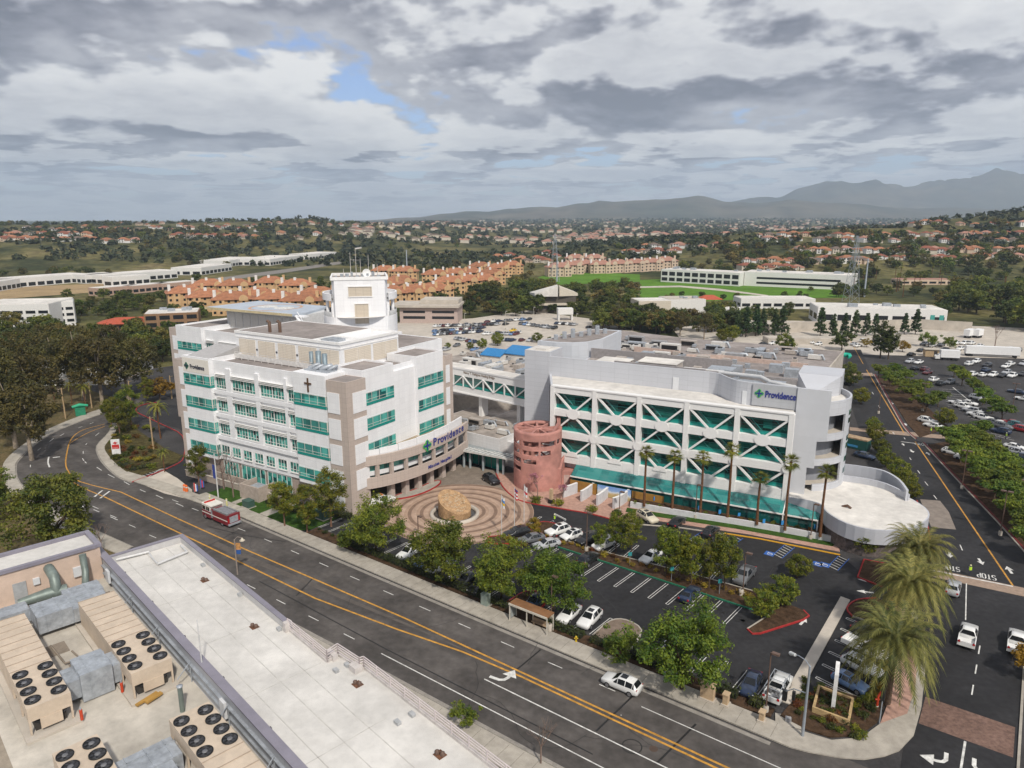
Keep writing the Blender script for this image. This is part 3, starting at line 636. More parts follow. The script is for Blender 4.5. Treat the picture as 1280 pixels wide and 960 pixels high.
yk = [(905, 667), (950, 674), (1005, 685), (1050, 694)]
for x0, y0 in ((878, 664), (917, 670), (981, 681), (1048, 695)):
 a = Vector(G(x0, y0)); d = Vector(W(-.55, -5.2)) ; b = a + d
 for s in (0, 1.6): strip(bm_, [(a.x + EX * s, a.y + EY * s), (b.x + EX * s, b.y + EY * s)], .12, Z)
 for t in range(6):
  p = a + d * (t / 6 + .02); q = a + d * (t / 6 + .14)
  strip(wm, [(p.x + .1 * EX, p.y + .1 * EY), (q.x + 1.5 * EX, q.y + 1.5 * EY)], .12, Z)
for x0, y0 in ((962, 692), (1031, 706), (897, 684), (1022, 705)):
 a = G(x0, y0); sheet(bm_, [(a[0] + EX * s - EY * t, a[1] + EY * s + EX * t) for s, t in ((-.75, -.75), (.75, -.75), (.75, .75), (-.75, .75))], Z - .002)
 for k in range(12):
  p, q = k * math.pi / 6, (k + 1) * math.pi / 6
  strip(wm, [(a[0] + .38 * math.cos(p), a[1] + .38 * math.sin(p) - .1), (a[0] + .38 * math.cos(q), a[1] + .38 * math.sin(q) - .1)], .1, Z + .003)
 strip(wm, [(a[0] - .05, a[1] + .6), (a[0], a[1] + .1), (a[0] + .35, a[1])], .12, Z + .004)
def arrow(mb, X, Y, ang, s=1.0, kind='straight', z=Z):
 c, q = math.cos(ang), math.sin(ang)
 P = lambda a, b: (X + (a * c - b * q) * s, Y + (a * q + b * c) * s)
 if kind == 'straight':
  sheet(mb, [P(0, -.18), P(1.3, -.18), P(1.3, .18), P(0, .18)], z); sheet(mb, [P(1.1, -.55), P(2.3, 0), P(1.1, .55), P(1.3, 0)], z + .001)
 else:
  g = 1 if kind == 'left' else -1
  pts = [(0, 0), (.9, .0), (1.25, .2 * g), (1.4, .6 * g), (1.4, .85 * g)]
  strip(mb, [P(*p) for p in pts], .3 * s, z); sheet(mb, [P(.75, .8 * g), P(1.4, 1.75 * g), P(2.05, .8 * g)], z + .001)
def dirang(p, q):
 a, b = G(*p), G(*q); return math.atan2(b[1] - a[1], b[0] - a[0])
for tail, head, s, k in (((1000, 781), (1012, 769), .95, 'straight'), ((1093, 727), (1066, 723), 1.0, 'straight'), ((1092, 741), (1067, 738), 1.0, 'straight'),
       ((612, 845.5), (644, 857), 1.45, 'left'), ((1187, 690), (1188, 700), 1.0, 'straight'), ((1223, 698), (1230, 708), 1.0, 'straight'), ((1265, 717), (1257, 706), 1.1, 'straight'),
       ((1183, 941), (1182, 956), 1.3, 'right'), ((1218, 948), (1217, 966), 1.3, 'left'), ((1138, 562), (1143, 567), 1.0, 'straight'), ((1162, 569), (1157, 564), 1.0, 'straight'),
       ((1114, 503), (1118, 508), 1.0, 'straight'), ((1133, 532), (1129, 526), 1.0, 'straight'), ((1082, 497), (1085, 500), 1.0, 'straight'), ((1130, 557), (1127, 553), .8, 'straight')):
 a = G(*tail); arrow(wm, a[0], a[1], dirang(tail, head), s, k)
strip(wm, [G(1208, 729), G(1207, 775)], .14, Z)
for v in (98.9, 94.0, 89.2): dash(.1, v - 1.1, .1, v + 1.1, .14)
dash(.25, 62.5, .2, 79.0, .22)
for p in ([(1144, 552), (1266, 732)], [(1083, 462), (1130, 541)]):
 strip(ym, gp(*p), .26, Z)
strip(ym, gp((1058, 417), (1079, 455)), .2, Z); strip(ym, gp((1061, 470), (1066, 478)), .2, Z)
for p, q in (((1126, 552), (1150, 555)), ((1166, 713), (1266, 733))): strip(wm, gp(p, q), .3, Z)
for p, q in (((1116, 540), (1118, 543)), ((1130, 547), (1131.5, 549)), ((1137, 572), (1139, 575)), ((1147, 588), (1150, 592)), ((1156, 602), (1160, 607)), ((1167, 619), (1171, 624)), ((1200, 681), (1203, 688)), ((1098, 507), (1100, 510)), ((1090, 490), (1092, 493))): strip(wm, gp(p, q), .15, Z)
def roadword(word, p, q, h):
 a, b = Vector(G(*p)), Vector(G(*q)); ux = (b - a); wd_ = ux.length / len(word); ux.normalize(); uy = Vector((-ux.y, ux.x))
 S = {'S': [(1, .9), (.8, 1), (.2, 1), (0, .85), (0, .65), (.2, .52), (.8, .48), (1, .35), (1, .15), (.8, 0), (.2, 0), (0, .1)], 'T': [(0, 1), (1, 1), None, (.5, 1), (.5, 0)],
   'O': [(.2, 0), (0, .2), (0, .8), (.2, 1), (.8, 1), (1, .8), (1, .2), (.8, 0), (.2, 0)], 'P': [(0, 0), (0, 1), (.8, 1), (1, .85), (1, .6), (.8, .48), (0, .48)]}
 for i, ch in enumerate(word):
  run = []
  for k in S[ch] + [None]:
   if k is None:
    if len(run) > 1: strip(wm, run, .17, Z)
    run = []; continue
   pt = a + ux * (i * wd_ + k[0] * wd_ * .66) + uy * (k[1] * h); run.append((pt.x, pt.y))
roadword('STOP', (1199, 709.5), (1176, 705), 1.6); roadword('STOP', (1244, 720), (1219, 715), 1.6); roadword('STOP', (1161, 556), (1144, 553), 1.6)
struct('road_marking', wm, whitep); struct('road_marking', ym, yelp); struct('road_marking', bm_, bluep)
el = MB()
for k in range(9): strip(el, gp((1175 + k * 1.2, 486 + k * 2.7), (1200 + k * 1.6, 487.5 + k * 2.9)), .12, Z - .012)
for k in range(14): strip(el, gp((1190 + k * 4.0, 505 + k * 3.0), (1212 + k * 4.3, 509 + k * 3.2)), .12, Z - .012)
strip(el, gp((1191, 484), (1218, 506)), .25, Z - .01); struct('road_marking', el, whitep)
sm = MB()
for a, b in (((676, 812), (640, 842)), ((793, 868), (745, 914)), ((300, 662), (255, 685)), ((820, 955), (870, 905))): strip(sm, gp(a, b), .22, .006)
strip(sm, up((-88, 55.4), (-60, 54.6), (-30, 54.4)), .16, .006)
strip(sm, gp((370, 745), (392, 722)), .2, .006); strip(sm, up((-112, 61.6), (-104, 63.2), (-96, 66)), .2, .006)
for k in range(24):
 c = G(790, 933)
 strip(sm, [(c[0] + 1.0 * math.cos(k * .2618), c[1] + 1.0 * math.sin(k * .2618)), (c[0] + 1.0 * math.cos((k + 1) * .2618), c[1] + 1.0 * math.sin((k + 1) * .2618))], .12, .007)
rk_ = random.Random(31)
for k in range(34):
 u, v = (rk_.uniform(-130, -20), rk_.uniform(51.5, 66.5)) if k < 20 else (rk_.uniform(-60, -18), rk_.uniform(78, 110)); a = rk_.uniform(-.5, .5) + (1.57 if k % 3 == 0 else 0); pts = [W(u, v)]
 for _ in range(rk_.randint(4, 9)): a += rk_.uniform(-.45, .45); u += math.cos(a) * 1.1; v += math.sin(a) * 1.1; pts.append(W(u, v))
 strip(sm, pts, .06, .0075)
for k in range(40):
 u, v = -27.5 - 2.76 * (k % 13) + 1.4 + rk_.uniform(-.3, .3), (88.2, 97.3, 75.4)[k % 3] + rk_.uniform(-.8, .8); r = rk_.uniform(.25, .6); c = W(u, v)
 sheet(sm, [(c[0] + r * (1 + .35 * math.sin(3 * t + k)) * math.cos(t), c[1] + r * (1 + .3 * math.cos(2 * t + k)) * math.sin(t)) for t in [i * .5236 for i in range(12)]], .0068)
struct('road_seam', sm, seam)
mh = MB(); c = G(817, 936); mh.prism([(c[0] + .45 * math.cos(k * .3927), c[1] + .45 * math.sin(k * .3927)) for k in range(16)], 0, .015)
o = part('manhole_cover', mh, mat('iron', (.09, .06, .045), .7)); tag(o, 'rusty round manhole cover in the tarred road patch near the yellow lines', 'manhole')
wA = wall_mat('white_panel', (.77, .77, .785), (.62, .62, .65), 1.5, 1.2, .03, .55, tile=.05, dirt=.16)
tanA = wall_mat('tan_panel', (.47, .395, .35), (.33, .27, .24), .9, .9, .03, .6)
teal = glass_mat('teal_glass', (.09, .43, .38), (.012, .10, .10), 1.25, 3.0, .06, .85, 1.0)
tealw = glass_mat('window_glass', (.10, .42, .36), (.006, .03, .035), .8, .9, .07, .85, .9)
tealk = mat('teal_spandrel', (.012, .26, .225), .25, .1, 1.0, spec=.5)
mull = mat('mullion_cream', (.66, .63, .58), .5, .08)
frame = mat('window_frame_white', (.78, .77, .75), .5, .06)
louv = wall_mat('louvre_beige', (.66, .59, .50), (.48, .42, .35), 2.6, .33, .06, .6)
roofg = mat('roof_membrane', (.30, .265, .25), .95, .2, .4, scale2=.08, str2=.2, spec=.2)
roofw = mat('roof_white', (.66, .63, .59), .9, .14, .5, scale2=.06, str2=.15, spec=.2)
capw = mat('coping_white', (.80, .79, .78), .5, .06)
brownc = mat('cross_bronze', (.10, .055, .03), .4, .1)
galv = mat('galvanised', (.40, .43, .47), .45, .22, 1.2, metal=.25, scale2=4, str2=.1)
tealbox = mat('teal_metal', (.05, .25, .24), .5, .15)
hA = thing('hospital_building', 'white five storey hospital with tan corner columns, teal windows and a rooftop tower', 'hospital', (*FA.o, 0), FA.a)
FLZ = [(4.65, 7.05), (9.5, 11.9), (14.4, 16.8), (19.2, 21.6)]
def strip_win(x0, x1, y, z0, z1, ax='x', out=-1, ret=0.0):
 T = (lambda a, d: (a, d)) if ax == 'x' else (lambda a, d: (d, a))
 def bx(mb, a0, a1, d0, d1, za, zb):
  p, q = T(a0, d0), T(a1, d1); mb.box(min(p[0], q[0]), max(p[0], q[0]), min(p[1], q[1]), max(p[1], q[1]), za, zb)
 g = MB(); bx(g, x0, x1, y, y + out * .06, z0 + .62, z1); w = part('window', g, teal, hA)
 s = MB(); bx(s, x0, x1, y, y + out * .07, z0, z0 + .6); part('spandrel', s, tealk, w)
 m = MB(); n = max(2, round((x1 - x0) / 1.9))
 for i in range(n + 1): a = x0 + (x1 - x0) * i / n; bx(m, a - .028, a + .028, y, y + out * .11, z0 + .6, z1)
 for zz in (z0 + .6, z0 + 1.15, z1 - .04): bx(m, x0, x1, y, y + out * .105, zz - .022, zz + .022)
 part('frame', m, mull, w)
 return w
def punch_win(x0, x1, y, z0, z1, ax='x', out=-1, hood=True, n=None):
 T = (lambda a, d: (a, d)) if ax == 'x' else (lambda a, d: (d, a))
 def bx(mb, a0, a1, d0, d1, za, zb):
  p, q = T(a0, d0), T(a1, d1); mb.box(min(p[0], q[0]), max(p[0], q[0]), min(p[1], q[1]), max(p[1], q[1]), za, zb)
 g = MB(); bx(g, x0, x1, y, y + out * .05, z0, z1); w = part('window', g, tealw, hA)
 m = MB(); n = n or max(2, round((x1 - x0) / .85))
 for i in range(n + 1):
  a = x0 + (x1 - x0) * i / n; t = .1 if (n > 4 and i == n // 2) else .035; bx(m, a - t, a + t, y, y + out * .1, z0, z1)
 for zz in (z0 + .04, z0 + .62, z1 - .04): bx(m, x0, x1, y, y + out * .095, zz - .04, zz + .04)
 part('frame', m, frame, w)
 s = MB(); bx(s, x0 - .05, x1 + .05, y, y + out * .22, z0 - .14, z0 - .02); part('sill', s, frame, w)
 if hood:
  h = MB()
  for k in range(3): bx(h, x0 - .05, x1 + .05, y, y + out * (.55 - .04 * k), z1 + .12 + k * .27, z1 + .2 + k * .27)
  part('sunshade', h, frame, w)
 return w
body = MB()
bay1 = [(-45.6, -37.0), (-12.9, -4.6)]
body.box(-37.0, -12.9, .9, 25, 3.9, 24.3)
body.box(-45.6, -37.0, -.0, 25, 3.9, 24.9); body.box(-12.9, -4.6, 0, 8.2, 3.9, 25.4)
body.box(-4.6, -.9, 4.4, 32.4, 4.2, 24.0)
body.box(-12.9, -4.6, 8.2, 24, 3.9, 24.3)
body.box(-8.0, -.35, 5.0, 13.7, 4.2, 25.6); body.box(-8.0, -1.6, 13.7, 20.7, 4.2, 24.3); body.box(-8.0, -.35, 20.7, 29.6, 4.2, 25.6)
body.box(-30, -4.6, 24, 32.2, 4.2, 24.4); body.box(-30, -15, 32.2, 49, 4.2, 24.35)
body.box(-83.6, -73.2, 24.4, 52, 0, 25.2); body.box(-73.2, -30, 25.3, 52, 0, 24.4)
part('wall', body, wA, hA)
gw = MB(); gw.box(-45.6, -4.6, 1.2, 8, 0, 3.9); part('ground_floor_wall', gw, wall_mat('ground_tan', (.36, .29, .25), (.24, .19, .17), 1.2, 1.2, .03, .7), hA)
for x0, x1, z0 in ((-31.0, -24.0, .9), (-23.2, -16.4, 1.2), (-36.6, -32.0, 1.2)):
 g = MB(); g.box(x0, x1, 1.12, 1.2, z0 - .9, 3.7); w = part('shop_window', g, tealw, hA); m = MB()
 for i in range(6): a = x0 + (x1 - x0) * i / 5; m.box(a - .05, a + .05, 1.05, 1.12, z0 - .9, 3.7)
 m.box(x0 - .06, x1 + .06, 1.03, 1.1, 3.62, 3.74)
 part('frame', m, frame, w)
def column(x0, x1, y0, y1, z0, z1, faces):
 c = MB(); c.box(x0, x1, y0, y1, z0, z1); o = part('corner_column', c, tanA, hA)
 rim = MB(); rim.box(x0 + .25, x1 - .25, y0 + .25, y1 - .25, z1, z1 + .02); part('column_roof', rim, roofg, o)
 for f in faces:
  for k in range(5):
   a, zb = ((.5, 3.1), (4.2, 8.0), (9.1, 12.9), (13.95, 17.75), (18.8, 22.6))[k]; p = MB()
   if k == 0 and f in 'rb': continue
   if f == 'f': p.box(x0 + .1, x1 - 1.7, y0 - .09, y0, a, zb)
   elif f == 'r': p.box(x1, x1 + .09, y0 + 1.5, y1 - .1, a, zb)
   elif f == 'b': p.box(x1, x1 + .09, y0 + .3, y1 - 1.2, a, zb)
   elif f == 'l': p.box(x0 - .09, x0, y0 + .9, y1 - .2, a, zb)
   elif f == 'g': p.box(x0 + 1.2, x1 - .15, y0 - .09, y0, a, zb)
   part('panel', p, wA, o)
column(-4.3, .45, .0, 5.0, 0, 24.8, 'fr'); column(-48.6, -45.6, .3, 4, 0, 24.2, 'g'); column(-3.5, .1, 29.6, 32.4, 0, 24.7, 'b'); column(-87, -83.6, 24.7, 29, 0, 24.6, 'g')
for x0, x1 in bay1:
 for z0, z1 in FLZ: strip_win(x0 + .05, x1 - .02, 0, z0, z1)
for z0, z1 in FLZ:
 strip_win(0.02, .85, -37.0, z0, z1, 'y', 1); strip_win(.02, 1.2, -4.6, z0, z1, 'y', 1)
for z0, z1 in FLZ[1:]:
 for a, b in ((-36.2, -33.2), (-31.2, -24.5), (-22.9, -16.4), (-15.2, -13.0)): punch_win(a, b, .9, z0 + .05, z0 + 2.35)
for k in range(7): punch_win(-36.4 + k * 3.38, -34.0 + k * 3.38, .9, 5.0, 7.1, hood=False, n=3)
for z0, z1 in FLZ:
 strip_win(5.2, 13.6, -.35, z0, z1, 'y', 1); strip_win(21.0, 29.5, -.35, z0, z1, 'y', 1)
for z0, z1 in FLZ[1:]:
 punch_win(14.0, 15.7, -1.6, z0 + .05, z0 + 2.35, 'y', 1); punch_win(17.0, 20.2, -1.6, z0 + .05, z0 + 2.35, 'y', 1)
strip_win(-83.4, -73.3, 24.4, 19.2, 21.4); strip_win(-83.4, -73.3, 24.4, 14.3, 16.5)
for a, b in ((-72.6, -69.6), (-67.6, -60.8)): punch_win(a, b, 25.3, 19.4, 21.7)
PLS = [(a, b, .55, .9, 8.6, 23.6) for a, b in ((-33.0, -31.4), (-24.3, -23.1), (-16.2, -15.4))] + [(-1.6, -1.25, 15.9, 16.8, 8.6, 23.6)]
for z in (8.4, 13.2, 18.1): PLS += [(-37, -12.9, .5, .9, z, z + .8), (-1.6, -1.2, 13.7, 20.7, z, z + .8)]
for q in PLS: part('pilaster' if q[1] - q[0] < 3 else 'floor_band', MB().box(*q), wA, hA)
rf = MB(); rf.box(-36.5, -13.3, 1.3, 8, 24.3, 24.34); rf.box(-8, -2, 14, 20.5, 24.3, 24.34); rf.box(-7.6, -.7, 21, 29.3, 25.6, 25.62); rf.box(-7.6, -.8, 5.6, 13.4, 25.6, 25.62); rf.box(-29.6, -15.4, 33, 48, 24.4, 24.43); rf.box(-72, -30, 27, 51, 24.4, 24.43); rf.box(-83, -73.6, 25, 51, 25.2, 25.22); part('roof', rf, roofg, hA)
cp = MB()
for a in ((-37.0, -12.9, .9, 1.2, 24.3, 25.0), (-13.2, -12.9, 1, 8, 24.4, 25.1), (-1.9, -1.6, 13.7, 20.7, 24.3, 25.0), (-73, -31, 25.3, 25.6, 24.4, 25.0)): cp.box(*a)
for (x0, x1, y0, y1, z) in ((-45.6, -37, 0, 9, 24.9), (-8, -.35, 5, 13.7, 25.6), (-8, -.35, 20.7, 29.6, 25.6), (-83.6, -73.2, 24.4, 40, 25.2)):
 cp.box(x0, x1, y0, y0 + .3, z, z + .35); cp.box(x0, x1, y1 - .3, y1, z, z + .35); cp.box(x0, x0 + .3, y0 + .3, y1 - .3, z, z + .35); cp.box(x1 - .3, x1, y0 + .3, y1 - .3, z, z + .35)
part('parapet', cp, wA, hA)
rl = MB()
for i in range(12): x = -36.5 + i * 2.0; rl.box(x - .04, x + .04, 6.0, 6.08, 24.3, 25.9)
rl.box(-36.6, -14, 6.0, 6.06, 25.85, 25.95); rl.box(-36.6, -14, 6.02, 6.05, 24.6, 25.6)
part('roof_screen', rl, mat('screen_white', (.68, .66, .64), .6), hA)
pb = MB(); pb.prism([(-44.8, .6), (-37.6, .6), (-37.6, 8), (-44.8, 8)], 25.0, [25.1, 25.1, 26.6, 26.6]); part('bay_roof', pb, mat('roof_grey', (.40, .39, .39), .8, .1), hA)
ph = MB(); ph.box(-38.6, -8.6, 8.2, 25.2, 24.2, 29.4); po = part('penthouse', ph, wA, hA)
pc = MB(); pc.box(-38.75, -8.45, 8.05, 8.45, 29.4, 29.9); pc.box(-38.75, -8.45, 24.9, 25.3, 29.4, 29.9); pc.box(-38.75, -38.35, 8.45, 24.9, 29.4, 29.9); pc.box(-8.85, -8.45, 8.45, 24.9, 29.4, 29.9); pc.box(-38.7, -8.5, 8.1, 8.2, 28.55, 28.75); pc.box(-8.6, -8.5, 8.2, 25.2, 28.55, 28.75)
part('coping', pc, capw, po)
pr = MB(); pr.box(-38.3, -16.0, 8.5, 24.8, 29.4, 29.85); part('penthouse_roof', pr, roofg, po)
pw = MB(); pw.box(-16.0, -15.6, 8.5, 24.8, 29.4, 29.95); pw.box(-15.6, -8.9, 14, 14.3, 29.4, 29.9); part('roof_upstand', pw, capw, po)
for k in range(5):
 x = -38.0 + k * 5.9
 for j in (0, 1): l = MB(); l.box(x + .45 + j * 2.55, x + 2.9 + j * 2.55, 8.12, 8.2, 24.7, 28.3); part('louver_panel', l, louv, po)
for k in range(2):
 for j in (0, 1): l = MB(); l.box(-8.6, -8.52, 9.3 + k * 8.1 + j * 3.75, 12.9 + k * 8.1 + j * 3.75, 24.9, 28.3); part('louver_panel', l, louv, po)
for k in range(5):
 l = MB(); x = -38.0 + k * 5.9; l.box(x - .22, x + .22, 8.08, 8.14, 26.2, 26.55); part('lamp', l, mat('dark_lamp', (.05, .05, .06), .5), po)
kt = MB(); kt.box(-15, -11.5, 9.6, 12.8, 29.4, 29.9); kt.box(-14.4, -12.2, 10, 12.4, 29.9, 30.05); part('roof_hatch', kt, galv, po)
st = MB()
for x, y, r, h in ((-11.3, 5.2, .55, 4.0), (-9.9, 5.4, .5, 3.6), (-14.6, 6.5, .4, 3.4)): st.lathe([(r, 24.5), (r, 24.5 + h), (r * .85, 24.5 + h), (r * .8, 24.5 + h - .3)], 12, (x, y))
part('exhaust_stack', st, mat('stack_blue_grey', (.22, .28, .32), .5, .2, metal=.3), hA)
kd = MB()
for x, y, z, s in ((-10.9, 3.0, 25.4, .7), (-9.3, 2.6, 25.4, .6), (-8.0, 3.2, 25.4, .8), (-6.7, 3.6, 25.4, .55)): kd.tube([(x - s, y, z + .2), (x + s, y + .6, z + .9), (x + s, y + 1.2, z + .9)], s * .55, 8)
kd.box(-12, -6, 2, 4.6, 25.4, 25.6); part('roof_ducts', kd, galv, hA)
vt = MB()
for x, y in ((-30.4, 10.4), (-28.4, 11.3)): vt.tube([(x, y, 29.8), (x, y, 31.9), (x - .5, y - .1, 32.2)], .33, 8)
part('vent_pipe', vt, mat('rust_pipe', (.13, .075, .05), .6), po)
hp = MB(); hp.box(-74.5, -47, 33.6, 47, 24.3, 29.4); ho = part('helipad_house', hp, mat('screen_grey', (.60, .60, .60), .6, .1), hA)
for k in range(9): l = MB(); l.box(-73.8 + k * 3.0, -71.2 + k * 3.0, 33.5, 33.6, 24.9, 28.7); part('louver_panel', l, mat('louvre_pale', (.56, .54, .51), .6, .1, 3), ho)
pd = MB(); pd.prism([(-78.7, 30.2), (-47.5, 31.8), (-47, 36), (-52, 48.5), (-78.3, 47.5)], 29.4, 29.95); po2 = part('helipad_deck', pd, mat('deck_blue_grey', (.44, .49, .56), .6, .12, .3), ho)
em = MB(); em.prism([(-78.75, 30.15), (-47.5, 31.75), (-47.5, 31.95), (-78.75, 30.35)], 29.4, 30.0); part('deck_edge', em, mat('edge_gold', (.55, .46, .28), .6), ho)
rm = MB()
for k in range(40): a, b = k * math.pi / 20, (k + 1) * math.pi / 20; strip(rm, [(-62 + 6.6 * math.cos(a), 39.4 + 6.6 * math.sin(a)), (-62 + 6.6 * math.cos(b), 39.4 + 6.6 * math.sin(b))], .7, 29.965)
part('pad_ring', rm, mat('pad_orange', (.60, .36, .22), .7), ho)
hm = MB()
for x in (-65.2, -58.8): hm.lathe([(0, 29.972), (2.6, 29.97)], 18, (x, 39.4))
hm.box(-64, -60, 38.8, 40, 29.96, 29.968); part('pad_marking', hm, whitep, ho)
sr = MB(); sr.bar((-46.6, 32.6, 29.6), (-39.6, 30.0, 25.2), 1.2, .25); sr.bar((-46.6, 32.6, 30.5), (-39.6, 30.0, 26.2), .15, .15); sr.box(-46.9, -44, 32, 34, 29.3, 29.6); sr.box(-42, -36, 30, 34, 24.4, 27.6); part('helipad_ramp', sr, wA, hA)
TX, TY, TR = -26.6, 33.6, 8.3
FT = FA.w(TX, TY); tA = math.atan2(FT[0], FT[1])
to = bpy.data.objects.new('tower', None); COL.objects.link(to); to.parent = hA; to.location = (TX, TY, 0); to.rotation_euler = (0, 0, -tA - FA.a)
def cyl(r, z0, z1, cut=None, n=56):
 pts = [(r * math.cos(2 * math.pi * i / n), r * math.sin(2 * math.pi * i / n)) for i in range(n)]
 if cut is not None: pts = [(x, max(y, cut)) for x, y in pts]
 return MB().prism(pts, z0, z1, bot=True)
part('drum', cyl(TR, 24.2, 31.4, -6.1), wA, to)
sh_ = [(-5.5, -6.15), (5.5, -6.15), (6.1, -4.6), (6.1, 6), (-6.1, 6), (-6.1, -4.6)]
so_ = part('shaft', MB().prism(sh_, 24.2, 39.6), wA, to)
part('ring_balcony', MB().lathe([(5.5, 35.0), (TR + .1, 35.0), (TR + .1, 36.5), (TR - .3, 36.5), (TR - .3, 35.6), (5, 35.6)], 48, sm=False, a0=-.74, a1=math.pi + .74), wA, to)
part('terrace', MB().lathe([(5, 31.4), (TR - .1, 31.42)], 40), roofw, to)
for a in (-38, -20, 200, 218, 40, 140, 90):
 part('pillar', MB().lathe([(.38, 31.4), (.38, 35.0)], 10, ((TR - .6) * math.cos(math.radians(a)), (TR - .6) * math.sin(math.radians(a)))), wA, to)
part('balustrade', MB().lathe([(TR - .1, 31.4), (TR - .1, 32.5), (TR - .2, 32.5)], 40, a0=-.7, a1=math.pi + .7), mat('rail_grey', (.5, .5, .5), .5), to)
tt = MB(); tt.box(-6.2, 6.2, -6.3, -5.9, 39.6, 40.3); tt.box(-6.3, -5.9, -5.9, 6, 39.6, 40.3); tt.box(5.9, 6.3, -5.9, 6, 39.6, 40.3); tt.box(-6.2, 6.2, 6, 6.3, 39.6, 40.3); part('coping', tt, capw, so_)
tf = MB(); tf.box(-5.9, 5.9, -5.9, 6, 39.6, 39.65); part('tower_roof', tf, mat('roof_gravel', (.30, .24, .20), .95, .4, 2), so_)
lv = wall_mat('louvre_tower', (.55, .48, .39), (.36, .31, .25), 1.6, .3, .06, .6)
for x0, x1, z0, z1 in ((-2.5, 2.6, 36.0, 38.1), (-1.3, 1.7, 29.9, 34.3)):
 l = MB(); l.box(x0, x1, -6.19, -6.15, z0, z1); w = part('louver_panel', l, lv, so_)
 e = MB(); e.box(x0 - .15, x0, -6.35, -6.15, z0, z1); e.box(x1, x1 + .15, -6.35, -6.15, z0, z1); e.box(x0 - .15, x1 + .15, -6.35, -6.15, z1, z1 + .18); e.box(x0 - .15, x1 + .15, -6.35, -6.15, z0 - .18, z0); part('frame', e, capw, w)
an = MB()
for x, y, h in ((-1.8, -2, 5.8), (-.6, -1.4, 6.8), (.4, 1, 4.4), (2.2, 0, 5.2), (-3.4, -2, 2.2), (4.2, 2, 3.0)): an.tube([(x, y, 39.6), (x, y, 39.6 + h)], [.09, .05], 6)
an.bar((-.6, -1.4, 46.2), (.8, -1.2, 46.4), .35, .3); an.bar((-1.8, -2, 43.8), (.4, 1, 43.5), .06, .06)
part('antenna', an, mat('antenna_grey', (.55, .52, .5), .5), so_)
dm = part('satellite_dish', MB().lathe([(0, .0), (.5, .08), (.95, .4)], 18), capw, so_, (1.6, -4.4, 40.9)); dm.rotation_euler = (1.3, 0, .2)
kd = MB()
for i in range(9): x = -5.3 + i * 1.15; kd.box(x, x + .5 + (i % 3) * .15, -4.8 + (i % 2) * 2, -4.0 + (i % 2) * 2, 39.6, 40.5 + (i % 4) * .2)
part('roof_equipment', kd, galv, so_)
cr = MB(); cr.box(-9.05, -8.75, -.16, -.0, 22.0, 24.6); cr.box(-9.75, -8.05, -.17, -.0, 23.45, 23.75); part('cross', cr, brownc, hA)
BLUE = mat('sign_blue', (.025, .035, .22), .5, .05); BLACK = mat('sign_dark', (.03, .035, .06), .5, .05); GREEN = mat('sign_green', (.06, .42, .07), .5, .05)
def logo(parent, X, Y, Z, s, rz, c1=GREEN, c2=BLUE):
 g = MB()
 for k in range(4):
  a = k * math.pi / 2; pts = []
  for r, t in ((.12, -.12), (.34, -.2), (.5, -.42), (.72, -.36), (.92, -.14), (1.0, 0), (.92, .14), (.72, .36), (.5, .42), (.34, .2), (.12, .12)):
   pts.append((r * math.cos(a) - t * math.sin(a), r * math.sin(a) + t * math.cos(a)))
  g.prism([(p[0] * s, p[1] * s) for p in pts], 0, .06)
 o = part('sign_logo', g, c1, parent, (X, Y, Z)); o.rotation_euler = (math.pi / 2, 0, rz)
 b = MB(); b.box(-.14 * s, .14 * s, -.8 * s, .8 * s, .05, .1); b.box(-.8 * s, -.14 * s, -.14 * s, .14 * s, .05, .1); b.box(.14 * s, .8 * s, -.14 * s, .14 * s, .05, .1)
 part('logo_cross', b, c2, o)
 return o
sp_ = MB(); sp_.box(-45.45, -37.15, -.05, 0, 21.9, 24.85); part('sign_panel', sp_, mat('sign_cream', (.72, .68, .62), .6, .06), hA)
logo(hA, -44.2, -.1, 23.2, .75, 0, mat('sign_dark_green', (.02, .17, .10), .5), BLACK)
text('sign_lettering', 'Providence', 1.28, BLACK, hA, (-43.1, -.1, 22.75), (math.pi / 2, 0, 0), .03, .02, sx=.8)
def arcpt(t):
 P0, P1, P2, P3 = (.2, 3.6), (4.4, 8.5), (6.6, 20.5), (3.2, 33.4)
 u = 1 - t; return tuple(u ** 3 * P0[i] + 3 * u * u * t * P1[i] + 3 * u * t * t * P2[i] + t ** 3 * P3[i] for i in (0, 1))
def band(ts, z0, z1, th):
 mb = MB(); n = len(ts); v = []
 for t in ts:
  x, y = arcpt(t); a, b = arcpt(min(1, t + .01)), arcpt(max(0, t - .01)); dx, dy = a[0] - b[0], a[1] - b[1]; l = math.hypot(dx, dy); nx, ny = dy / l, -dx / l
  v += [(x, y, z0), (x, y, z1), (x - nx * th, y - ny * th, z1), (x - nx * th, y - ny * th, z0)]
 f = []
 for i in range(n - 1):
  k = i * 4; f += [(k, k + 4, k + 5, k + 1), (k + 1, k + 5, k + 6, k + 2), (k + 2, k + 6, k + 7, k + 3), (k + 3, k + 7, k + 4, k)]
 f += [(0, 1, 2, 3), (4 * n - 1, 4 * n - 2, 4 * n - 3, 4 * n - 4)]
 mb.add(v, f); return mb
TS = [i / 40 for i in range(41)]
cn = part('canopy', band(TS, 3.6, 5.7, .5), tanA, hA)
part('canopy_band', band(TS, 8.1, 9.9, .5), tanA, cn)
for k in range(6):
 t0, t1 = .02 + k * .155, .02 + (k + 1) * .155 - .004
 mb = band([t0 + (t1 - t0) * i / 6 for i in range(7)], 9.6, 10.9 + .12 * k, .25); v = mb.v
 mb.v = [(p[0] - .75, p[1] + .1, p[2]) for p in v]; part('upstand', mb, wA, cn)
